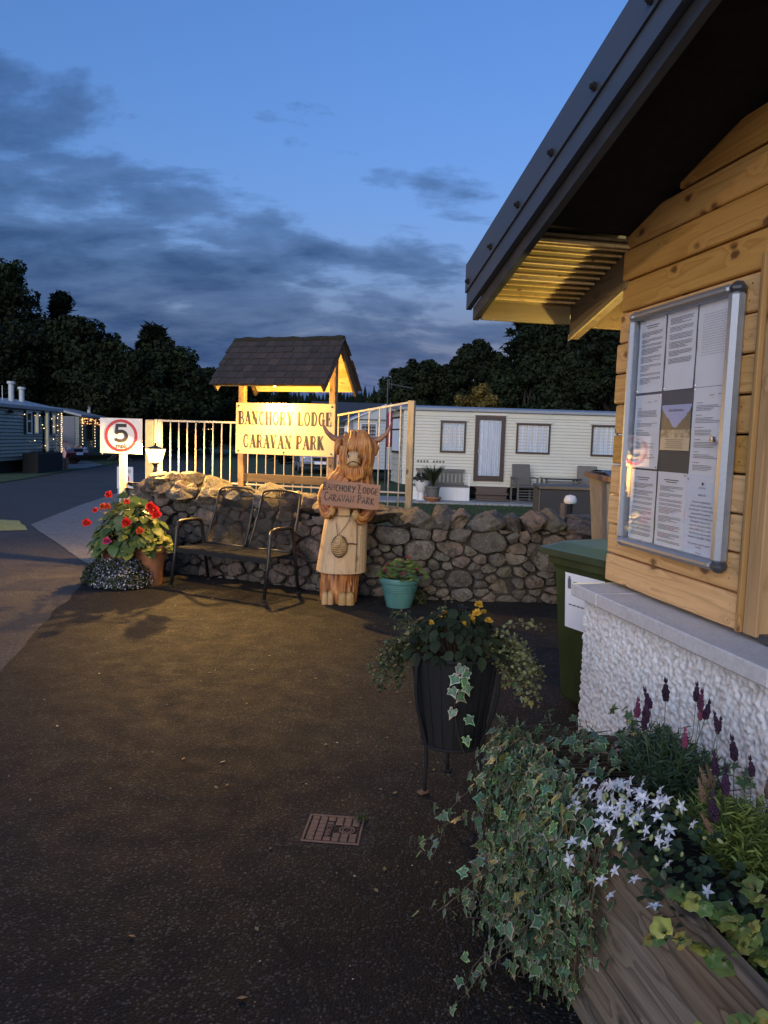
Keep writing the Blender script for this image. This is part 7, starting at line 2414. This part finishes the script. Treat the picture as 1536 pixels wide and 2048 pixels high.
for (c, s_) in (((1.965, -.045, 1.435), (.11, .05, 1.73)), ((2.655, -.045, 1.435), (.11, .05, 1.73)), ((2.31, -.045, 2.245), (.58, .05, .11)), ((2.31, -.045, .64), (.58, .05, .13))): dr.box(c, s_)
dr = dr.build('door', M['brown_frame'], cv)
MB().box((2.31, -.050, 1.445), (.58, .006, 1.48)).build('pane', M['door_pane'], dr)
mb = MB(); n = 40; vs = []
for k in range(n + 1):
    xx = 2.02 + .58 * k / n; yy = -.030 + .010 * math.sin(k * 1.5) + .006 * math.sin(k * .7); vs += [(xx, yy, .71), (xx, yy, 2.19)]
mb.add(vs, [(k * 2, k * 2 + 2, k * 2 + 3, k * 2 + 1) for k in range(n)]); mb.build('curtain', M['curtain'], dr, smooth=True)
MB().box((2.02, -.085, 1.36), (.03, .03, .10)).build('handle', M['alu'], dr)
MB().box((2.31, -.06, 2.33), (.86, .06, .025)).build('drip_rail', M['white_frame'], dr)
for k in range(3): MB().box((2.38, -.16 - .17 * k, .40 - .15 * k), (.86, .20 + .0 * k, .05), bev=.005).build('step', M['wood_dark_step'], cv)
MB().box((2.38, -.20, .20), (.80, .26, .36)).build('step_riser', M['wood_dark_step'], cv)
mb = MB()
for k, ch in enumerate('XXXXXXXXX'):
    if k in (4,): continue
    mb.box((.42 + k * .085, -.028, 1.045), (.05, .004, .055))
mb.build('maker_lettering', M['cane'], cv)
MB().box((6.05, -.05, 2.20), (.20, .06, .08), bev=.01).build('porch_light', M['white_plastic'], cv)
mb = MB(); ribbed(mb, (-.18, 1.0), (-.04, .18), 1.25, 1.26, 1, (-1, -.2)); 
ew = MB()
d_ = Vector((.30, -1.5, 0)).normalized(); nrm = Vector((-d_.y * -1, 0, 0))
for (t0, t1) in ((.10, .90),):
    a = Vector((-.30, 1.5, 0)).lerp(Vector((0, 0, 0)), t0); b = Vector((-.30, 1.5, 0)).lerp(Vector((0, 0, 0)), t1); o_ = Vector((-.045, -.009, 0)); a += o_; b += o_
    for z0, z1 in ((1.24, 1.29), (1.86, 1.90), (2.18, 2.23)): ew.add([(a.x, a.y, z0), (b.x, b.y, z0), (b.x, b.y, z1), (a.x, a.y, z1)], [(0, 1, 2, 3)])
    for q in (a, a.lerp(b, .97)):
        q2 = q + (b - a) * .03; ew.add([(q.x, q.y, 1.24), (q2.x, q2.y, 1.24), (q2.x, q2.y, 2.23), (q.x, q.y, 2.23)], [(0, 1, 2, 3)])
ew = ew.build('end_window', M['brown_frame'], cv)
mb = MB(); a2, b2 = a + Vector((.01, 0, 0)), b + Vector((.01, 0, 0)); mb.add([(a2.x, a2.y, 1.25), (b2.x, b2.y, 1.25), (b2.x, b2.y, 2.2), (a2.x, a2.y, 2.2)], [(0, 1, 2, 3)]); mb.build('pane', M['curtain'], ew)

# aerial behind the caravan end
ae = empty('aerial_mast', (.0, 24.4, 0), 0, 'thin television aerial mast left of the cream caravan', 'aerial')
MB().tube([(0, 0, 0), (0, 0, 3.45)], .022, 8).build('mast', M['alu_cap'], ae)
mb = MB(); mb.bar((-.05, 0, 3.35), (.78, .1, 3.22), .025, .025)
for k in range(9): mb.bar((.20 + k * .065, .02 + k * .008 - .12, 3.315 - k * .010), (.20 + k * .065, .02 + k * .008 + .12, 3.315 - k * .010), .010, .010)
mb.build('boom', M['alu_cap'], ae)
mb = MB()
for z in (3.20, 3.28, 3.36, 3.46): mb.bar((.04, -.18, z), (.04 + (.10 if z in (3.2, 3.46) else 0), .18, z), .012, .012)
mb.bar((.04, -.16, 3.2), (.04, -.16, 3.46), .012, .012); mb.bar((.04, .16, 3.2), (.04, .16, 3.46), .012, .012); mb.bar((.12, 0, 3.18), (.12, 0, 3.48), .012, .012)
mb.build('reflector', M['alu_cap'], ae)

# bench with slatted back on a white box, by the caravan door
be = empty('picket_seat', (1.22, 20.25, 0), R(-1), 'pale slatted-back seat on a white panelled base under the caravan', 'seat')
MB().box((.25, .1, .20), (1.50, .5, .40), bev=.01).build('base', M['white_plastic'], be)
mb = MB()
for k in range(11): mb.box((-.38 + k * .126, -.155, .20), (.07, .012, .36))
mb.build('base_panel', M['white_plastic'], be); 
for k in range(12): MB().box((-.34 + k * .105, .30, .64), (.055, .02, .34)).build('slat', M['cane'], be)
MB().box((.24, .305, .83), (1.30, .035, .07)).build('top_rail', M['cane'], be); MB().box((.24, .305, .47), (1.30, .035, .06)).build('bottom_rail', M['cane'], be)
MB().box((.24, .1, .425), (1.5, .5, .04)).build('seat', M['cane'], be)
MB().box((.98, -.06, .36), (.05, .05, .72)).build('post', M['white_frame'], be)
# garden chairs and table
def chair(loc, rz, label):
    t = empty('garden_chair', loc, rz, label, 'chair', 'woven garden chairs on the caravan patio')
    MB().box((0, 0, .43), (.52, .50, .05), bev=.02).build('seat', M['cane'], t)
    MB().box((0, .25, .72), (.50, .04, .56), rx=-.12, bev=.015).build('backrest', M['cane'], t)
    for sx in (-1, 1):
        MB().bar((sx * .26, -.24, 0), (sx * .26, -.24, .64), .04, .04).build('leg', M['cane'], t); MB().bar((sx * .26, .24, 0), (sx * .26, .24, .64), .04, .04).build('leg', M['cane'], t)
        MB().box((sx * .26, 0, .655), (.05, .54, .03)).build('armrest', M['cane'], t)
    mb = MB()
    for k in range(4): mb.box((0, -.245, .12 + k * .07), (.48, .02, .02))
    mb.build('front_slat', M['cane'], t)
    return t
chair((3.62, 20.0, .06), R(12), 'left woven garden chair beside the caravan steps')
chair((5.25, 20.05, .06), R(-14), 'right woven garden chair partly behind the refuse container')
gt_ = empty('patio_table', (4.55, 20.0, .06), 0, 'low dark glass-topped table between the two garden chairs', 'table')
MB().box((0, 0, .66), (.95, .7, .035), bev=.006).build('tabletop', M['dark_pane'], gt_)
for sx in (-1, 1):
    for sy in (-1, 1): MB().box((sx * .42, sy * .3, .32), (.05, .05, .64)).build('leg', M['cane'], gt_)
MB().box((0, -.31, .58), (.84, .03, .06)).build('apron', M['cane'], gt_)
# pots at the caravan corner
ur = empty('white_urn', (.95, 19.9, .0), 0, 'white pedestal urn planter by the right railing post', 'planter')
MB().lathe([(.16, 0), (.16, .05), (.08, .09), (.07, .26), (.11, .30), (.17, .46), (.20, .56), (.21, .58), (.19, .585), (.16, .54)], 20).build('urn', M['white_plastic'], ur, smooth=True, angle=40)
speckle_mound('urn_plant', (.95, 19.9, .56), 'dark flowering plant in the white pedestal urn', 12, .22, .22, .20, 500, [((.03, .035, .02), 5, 1.3), ((.5, .45, .5), .5, 1)], .03)
p1 = empty('patio_pot', (1.22, 19.55, .0), 0, 'dull grey-brown pot standing in a bowl before the slatted seat', 'flower pot')
MB().lathe([(.15, .16), (.18, .40), (.20, .41), (.20, .45), (.17, .43)], 18).build('pot', M['cane'], p1, smooth=True, angle=40)
MB().lathe([(.12, 0), (.22, .14), (.23, .15), (.22, .18), (.19, .16)], 18).build('bowl', M['terracotta'], p1, smooth=True, angle=40)
rr = random.Random(3); mb = MB()
for k in range(170):
    a = rr.uniform(0, 6.28); L = rr.uniform(.3, .75); d = Vector((math.cos(a) * .4, math.sin(a) * .4, 1)).normalized(); b = d * L + Vector((math.cos(a) * .12 * L, math.sin(a) * .12 * L, -.10 * L)); q = rr.uniform(.6, 1.3)
    mb.add([(-.012, 0, 0), (.012, 0, 0), tuple(d * L * .6 + Vector((.010, 0, 0))), tuple(b), tuple(d * L * .6 - Vector((.010, 0, 0)))], [(0, 1, 2, 3, 4)], (.055 * q, .075 * q, .03 * q))
tag(mb.build('grass_plant', M['small_leaf'], None, loc=(1.22, 19.55, .42)), 'tall spiky-leaved plant in the pot before the slatted seat', 'plant')

# white caravan and dark-roofed lodge behind the right railing -------
wc = empty('static_caravan', (-1.0, 28.0, 0), R(8), 'white ribbed caravan end-on behind the carved cow horns', 'caravan')
mb = MB(); ribbed(mb, (-.2, 0), (2.1, 0), .5, 2.3, 14, (0, -1)); mb.build('wall', M['white_caravan'], wc)
MB().box((.95, 2.0, 1.4), (2.2, 3.8, 1.8)).build('core', M['white_caravan'], wc)
mb = MB(); mb.add([(-.3, -.15, 2.3), (2.2, -.15, 2.3), (.95, -.15, 2.85), (-.3, 4, 2.3), (2.2, 4, 2.3), (.95, 4, 2.85)], [(0, 1, 2), (0, 2, 5, 3), (1, 4, 5, 2)]); mb.build('roof', M['white_caravan'], wc)
win(wc, (.35, -.03, 1.72), .62, .9, 'white_frame', curtain=False); win(wc, (1.30, -.03, 1.72), .62, .9, 'white_frame', curtain=False)
mb = MB()
for sx in (-1, 1): mb.bar((.95 + sx * 1.3, -.17, 2.24), (.95, -.17, 2.84), .04, .10, up=(0, 1, 0))
mb.build('barge_board', M['white_frame'], wc)
lg = empty('park_lodge', (-3.2, 36.0, 0), R(6), 'green-sided lodge with dark tiled roof behind the welcome sign', 'lodge')
mb = MB(); ribbed(mb, (0, 0), (6.6, 0), .4, 2.4, 14, (0, -1)); mb.build('wall', M['sage'], lg)
MB().box((3.3, 2.0, 1.4), (6.5, 3.9, 2.0)).build('core', M['sage'], lg)
mb = MB(); mb.add([(-.3, -.35, 2.38), (6.9, -.35, 2.38), (6.9, 2, 3.35), (-.3, 2, 3.35), (-.3, 4.3, 2.38), (6.9, 4.3, 2.38), (-.3, -.35, 2.30), (6.9, -.35, 2.30)], [(0, 1, 2, 3), (3, 2, 5, 4), (6, 7, 1, 0)]); mb.build('roof', M['dark_roof'], lg)
win(lg, (1.5, -.03, 1.6), 1.1, .9, 'brown_frame', curtain=False); win(lg, (3.5, -.03, 1.6), 1.0, .9, 'brown_frame', curtain=False)
gz = empty('party_tent', (-.75, 31, 0), 0, 'small pale pointed canopy tent behind the right railing', 'tent')
mb = MB(); mb.add([(-.9, -.7, 2.05), (.9, -.7, 2.05), (.9, .7, 2.05), (-.9, .7, 2.05), (0, 0, 2.65), (-.9, -.7, 1.85), (.9, -.7, 1.85), (.9, .7, 1.85), (-.9, .7, 1.85)], [(0, 1, 4), (1, 2, 4), (2, 3, 4), (3, 0, 4), (5, 6, 1, 0), (6, 7, 2, 1), (7, 8, 3, 2), (8, 5, 0, 3)]); mb.build('canopy', M['white_plastic'], gz)
for sx in (-1, 1):
    for sy in (-1, 1): MB().tube([(sx * .87, sy * .67, 0), (sx * .87, sy * .67, 1.9)], .025, 6).build('pole', M['alu'], gz)
pa = empty('closed_parasol', (.12, 24.8, 0), 0, 'folded pink and white parasol behind the railing', 'parasol')
MB().tube([(0, 0, 0), (0, 0, 2.75)], .022, 8).build('pole', M['alu'], pa)
mb = MB(); n = 12; prof = ((.03, 2.68), (.10, 2.3), (.14, 1.9), (.12, 1.5), (.08, 1.35)); vs = []
for r_, z in prof:
    for i in range(n): a = 6.283 * i / n; q = r_ * (1 + .35 * (i % 2)); vs.append((math.cos(a) * q, math.sin(a) * q, z))
mb.add(vs, [(j * n + i, j * n + (i + 1) % n, (j + 1) * n + (i + 1) % n, (j + 1) * n + i) for j in range(4) for i in range(n)]); mb.build('canopy', M['pink_petal'], pa)

# cars ---------------------------------------------------------------
def car(name, loc, rz, paint, label):
    t = empty(name, loc, rz, label, 'car')
    # local: front at -y, length 4.2, width 1.75
    prof = [(-2.05, .32), (-2.1, .55), (-2.0, .78), (-1.2, .93), (-.95, .97), (-.25, 1.42), (.3, 1.48), (1.25, 1.40), (1.85, 1.0), (2.08, .92), (2.1, .40), (2.0, .28)]
    n = len(prof); vs = []
    def wz(y, z): return .86 if z < .95 else .86 - (z - .95) * .42
    xs = (-1, -.55, 0, .55, 1)
    for k, fx in enumerate(xs):
        for (y, z) in prof:
            e = 1 - .10 * (abs(fx) > .9) * (abs(y) > 1.9) ; vs.append((fx * wz(y, z), y * (1 - .045 * fx * fx), z - .02 * fx * fx * (z > .9)))
    mb = MB(); fs = []
    for k in range(4):
        for i in range(n):
            i2 = (i + 1) % n; fs.append((k * n + i, k * n + i2, (k + 1) * n + i2, (k + 1) * n + i))
    fs.append(tuple(range(n))[::-1]); fs.append(tuple(4 * n + i for i in range(n)))
    mb.add(vs, fs); b = mb.build('body', M[paint], t, smooth=True, angle=30)
    mb = MB(); mb.quad((-.66, -.905, 1.02), (.66, -.905, 1.02), (.56, -.30, 1.405), (-.56, -.30, 1.405)); mb.build('windscreen', M['dark_pane'], t)
    mb = MB(); mb.quad((-.56, 1.34, 1.36), (.56, 1.34, 1.36), (.66, 1.84, 1.02), (-.66, 1.84, 1.02)); mb.build('rear_window', M['dark_pane'], t)
    for sx in (-1, 1):
        mb = MB(); mb.add([(sx * .855, -.75, .99), (sx * .70, -.22, 1.36), (sx * .70, 1.15, 1.36), (sx * .855, 1.6, .99)], [(0, 1, 2, 3)]); mb.build('side_window', M['dark_pane'], t)
        mb = MB(); mb.ball((sx * .62, -1.98, .70), .14, 12, 8, sc_=(1.25, .35, .75)); mb.build('headlight', M['lamp_lens'], t, smooth=True)
        MB().box((sx * .95, -.72, 1.0), (.16, .10, .12), bev=.03).build('mirror', M[paint], t)
        for y in (-1.28, 1.28):
            mb = MB(); mb.tube([(sx * .68, y, .31), (sx * .88, y, .31)], .31, 22); wh = mb.build('wheel', M['rubber'], t, smooth=True, angle=40)
            mb = MB(); mb.tube([(sx * .86, y, .31), (sx * .892, y, .31)], .20, 16); 
            for q in range(5): mb.bar((sx * .895, y, .31), (sx * .895, y + math.cos(q * 1.257) * .2, .31 + math.sin(q * 1.257) * .2), .05, .01, up=(1, 0, 0))
            mb.build('rim', M['alu'], wh)
    MB().box((0, -2.07, .66), (.62, .06, .14), bev=.02).build('grille', M['black_iron'], t)
    MB().box((0, -2.085, .40), (1.4, .06, .12), bev=.02).build('bumper_intake', M['black_iron'], t)
    MB().box((0, -2.115, .50), (.50, .01, .11)).build('number_plate', M['paper'], t)
    return t
car('parked_car', (-3.15, 35.0, .0), R(10), 'car_silver', 'silver parked car facing the camera under the welcome sign board')
car('parked_car', (-16.25, 36.2, .0), R(78), 'car_red', 'red parked car beside the sage caravan with fairy lights')

# sage caravan at the left edge --------------------------------------
def chimney(parent, x, y, z0, z1):
    mb = MB(); mb.tube([(x, y, z0), (x, y, z1)], .10, 10); mb.tube([(x, y, z1 - .02), (x, y, z1 + .07)], .15, 10); mb.build('flue', M['white_caravan'], parent)
def fairy(parent_label, pts, mat, cat='fairy lights', name='fairy_lights', size=.018):
    mb = MB()
    mb.tube(pts[:1] + pts, .004, 4, cap=False)
    t = empty(name, (0, 0, 0), 0, parent_label, cat, 'strings of fairy lights on the caravans')
    mb.build('cable', M['black_iron'], t)
    b = MB()
    for p in pts: b.ball(p, size, 6, 4)
    tag(b.build('bulb', M[mat], t), kind='stuff')
    return t
sg = empty('static_caravan', (-13.12, 26.0, 0), R(93), 'sage green caravan with panes made to glow yellow at the left picture edge', 'caravan')
SL = 5.75
mb = MB(); ribbed(mb, (0, 0), (SL, 0), .45, 2.30, 15, (0, -1), .03); mb.build('wall', M['sage'], sg)
MB().box((SL / 2, 1.55, 1.4), (SL - .04, 3.0, 1.9)).build('core', M['sage'], sg)
mb = MB(); mb.add([(-.1, -.14, 2.30), (SL + .1, -.14, 2.30), (SL + .1, 1.5, 2.62), (-.1, 1.5, 2.62), (SL + .1, 3.1, 2.30), (-.1, 3.1, 2.30), (-.1, -.14, 2.42), (SL + .1, -.14, 2.42), (SL + .1, 1.5, 2.74), (-.1, 1.5, 2.74)], [(6, 7, 8, 9), (0, 1, 7, 6), (1, 2, 8, 7), (3, 2, 1, 0), (0, 6, 9, 3)]); mb.build('roof', M['caravan_roof'], sg)
MB().box((.02, -.02, 1.4), (.06, .06, 1.9)).build('corner_trim', M['white_caravan'], sg); MB().box((SL - .02, -.02, 1.4), (.06, .06, 1.9)).build('corner_trim', M['white_caravan'], sg)
MB().box((SL / 2, .2, .24), (SL, .1, .44)).build('skirt', M['black_iron'], sg)
for (x, w_, lit) in ((2.62, .50, None), (3.28, .42, 'reflected_glow_pane'), (5.02, .34, 'reflected_glow_pane')):
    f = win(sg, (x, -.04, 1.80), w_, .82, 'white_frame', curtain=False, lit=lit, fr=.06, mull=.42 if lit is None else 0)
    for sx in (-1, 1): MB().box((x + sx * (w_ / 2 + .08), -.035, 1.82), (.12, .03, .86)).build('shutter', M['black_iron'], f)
f = win(sg, (4.28, -.04, 1.45), .40, 1.66, 'white_frame', lit='reflected_glow_pane', fr=.07, sill=False)
MB().box((4.02, -.035, 1.45), (.10, .03, 1.70)).build('shutter', M['black_iron'], f)
MB().box((4.28, -.30, .50), (.7, .5, .10)).build('step', M['white_frame'], sg)
chimney(sg, 3.0, .75, 2.4, 3.25); chimney(sg, 4.3, .9, 2.4, 3.12)
MB().tube([(1.9, .6, 2.4), (1.9, .6, 3.1)], .015, 6).build('aerial', M['alu'], sg)
for x in (1.0, 3.0, 3.9): MB().box((x, -.08, 2.16), (.14, .12, .12), bev=.02).build('wall_lamp', M['black_iron'], sg)
def sgw(x, y, z):
    a = R(93); return (-13.12 + x * math.cos(a) - y * math.sin(a), 26.0 + x * math.sin(a) + y * math.cos(a), z)
r = random.Random(5)
fairy('white fairy lights down the far corner of the sage caravan', [sgw(SL + r.uniform(-.06, .02), -.10, 2.25 - k * .075) for k in range(26)], 'fairy_warm')
fairy('sparse fairy lights scattered along the sage caravan front', [sgw(x, -.09, z) for x, z in ((2.1, 2.1), (3.05, 2.1), (3.5, 2.1), (3.75, 1.75), (3.9, 1.62), (4.7, 2.0), (4.9, 1.7), (4.85, 1.2), (5.3, 1.75), (5.35, 1.55), (5.32, 2.05), (3.0, 1.15), (4.0, .95), (5.4, 2.2))], 'fairy_warm')
hb = empty('planter_box', sgw(2.6, -.55, 0), R(93), 'long black planter box in front of the sage caravan', 'planter')
MB().box((0, 0, .36), (2.4, .55, .72), bev=.01).build('body', M['black_iron'], hb)
mb = MB(); rr = random.Random(8)
for k in range(160):
    x = rr.uniform(-1.15, 1.15); h = rr.uniform(.05, .2); a = rr.uniform(0, 6); q = rr.uniform(.5, 1.2)
    mb.add([(x, 0, .70), (x + .02, .02, .70), (x + .05 * math.cos(a), .05 * math.sin(a), .72 + h)], [(0, 1, 2)], (.05 * q, .06 * q, .03 * q))
mb.build('foliage', M['small_leaf'], hb)
for k, x in enumerate((4.05, 4.55)):
    ct = empty('wooden_crate', sgw(x, -.55, 0), R(93 + 6 * k), ('brown wooden crate nearer the black planter box', 'brown wooden crate nearer the red car')[k], 'crate')
    for z in (.08, .24, .40): MB().box((0, -.17, z), (.36, .02, .12)).build('slat', M['box_edge'], ct)
    MB().box((0, 0, .25), (.34, .30, .46)).build('body', M['cover_red'], ct)

# second caravan with orange lights, beyond the red car
s2 = empty('static_caravan', (-15.25, 38.4, 0), R(97.5), 'grey-green caravan hung with orange fairy lights beyond the red car', 'caravan')
mb = MB(); ribbed(mb, (0, 0), (7.5, 0), .45, 2.25, 15, (0, -1), .03); mb.build('wall', M['sage'], s2)
mb = MB(); ribbed(mb, (0, 3.0), (0, 0), .45, 2.25, 15, (-1, 0), .02); mb.build('end_wall', M['sage'], s2)
MB().box((-.035, .95, 1.35), (.03, 1.5, 1.75)).build('door', M['grey_lid'], s2)
MB().box((3.75, 1.5, 1.35), (7.4, 2.9, 1.8)).build('core', M['sage'], s2)
mb = MB(); mb.add([(-.15, -.14, 2.25), (7.6, -.14, 2.25), (7.6, 1.5, 2.62), (-.15, 1.5, 2.62), (-.15, 3.1, 2.25), (7.6, 3.1, 2.25), (-.15, -.14, 2.36), (7.6, -.14, 2.36), (7.6, 1.5, 2.72), (-.15, 1.5, 2.72), (-.15, 3.1, 2.36)], [(6, 7, 8, 9), (0, 1, 7, 6), (0, 6, 9, 3), (3, 9, 10, 4), (3, 2, 1, 0)]); mb.build('roof', M['caravan_roof'], s2)
for x in (1.9, 4.3): win(s2, (x, -.04, 1.6), 1.1, 1.1, 'brown_frame', curtain=False, fr=.09)
chimney(s2, 5.3, .8, 2.4, 3.05)
def s2w(x, y, z):
    a = R(97.5); return (-15.25 + x * math.cos(a) - y * math.sin(a), 38.4 + x * math.sin(a) + y * math.cos(a), z)
fairy('clustered orange fairy lights under the eave of the grey-green caravan', [s2w(r.uniform(.1, 5.2), -.12, 2.18 - r.random() ** 2 * .28) for k in range(46)], 'fairy_orange', size=.026)
fairy('white fairy lights hanging in columns on the grey-green caravan', [s2w(x + r.uniform(-.05, .05), -.12, 2.1 - k * .15) for x in (.12, 2.7, 5.0) for k in range(10)], 'fairy_warm', size=.022)
fairy('short trail of fairy lights in front of the grey-green caravan', [s2w(.6 + k * .05, -.9, 1.15 - k * .12) for k in range(7)], 'fairy_warm', size=.022)
pt = empty('picnic_bench', s2w(3.6, -1.2, 0), R(97), 'small picnic bench standing beside the grey-green caravan', 'bench')
MB().box((0, 0, .70), (1.4, .6, .05)).build('tabletop', M['cane'], pt)
for sx in (-.5, .5):
    MB().bar((sx, -.55, 0), (sx, .25, .70), .06, .06).build('leg', M['cane'], pt); MB().bar((sx, .55, 0), (sx, -.25, .70), .06, .06).build('leg', M['cane'], pt)
for sy in (-1, 1): MB().box((0, sy * .55, .42), (1.4, .22, .04)).build('seat', M['cane'], pt)

# distant caravans seen through the railing
def far_van(loc, rz, L, mat, label):
    t = empty('static_caravan', loc, rz, label, 'caravan')
    mb = MB(); ribbed(mb, (0, 0), (L, 0), .4, 2.2, 12, (0, -1), .03); mb.build('wall', M[mat], t)
    MB().box((L / 2, 1.5, 1.3), (L - .02, 2.9, 1.8)).build('core', M[mat], t)
    mb = MB(); mb.add([(-.1, -.1, 2.2), (L + .1, -.1, 2.2), (L + .1, 1.5, 2.5), (-.1, 1.5, 2.5), (-.1, 3.1, 2.2), (L + .1, 3.1, 2.2)], [(0, 1, 2, 3), (3, 2, 5, 4)]); mb.build('roof', M['caravan_roof'], t)
    for k in range(3): win(t, (L * (.2 + .3 * k), -.03, 1.5), .9, .8, 'brown_frame', curtain=False, fr=.09, sill=False)
    return t
far_van((-17.6, 56, 0), R(20), 4.2, 'white_caravan', 'pale caravan just right of the concrete gate post')
far_van((-14.6, 60, 0), R(8), 6.0, 'white_caravan', 'long distant white caravan hung with lights behind the railing')
far_van((-9.2, 66, 0), R(-4), 7.0, 'white_caravan', 'farthest pale caravan half hidden by the welcome sign')
fairy('orange fairy lights on the porch of the distant caravan behind the railing', [(-15.6 + r.uniform(-.5, .5), 59.0 + r.uniform(-.2, .2), r.uniform(.3, 2.2)) for k in range(26)], 'fairy_orange', size=.03)
fairy('warm fairy lights under the eave of the long distant white caravan', [(-14.2 + k * .22, 59.8 + k * .03, 2.05 - .25 * (k % 3 == 1) - .2 * r.random()) for k in range(22)], 'fairy_warm', size=.028)
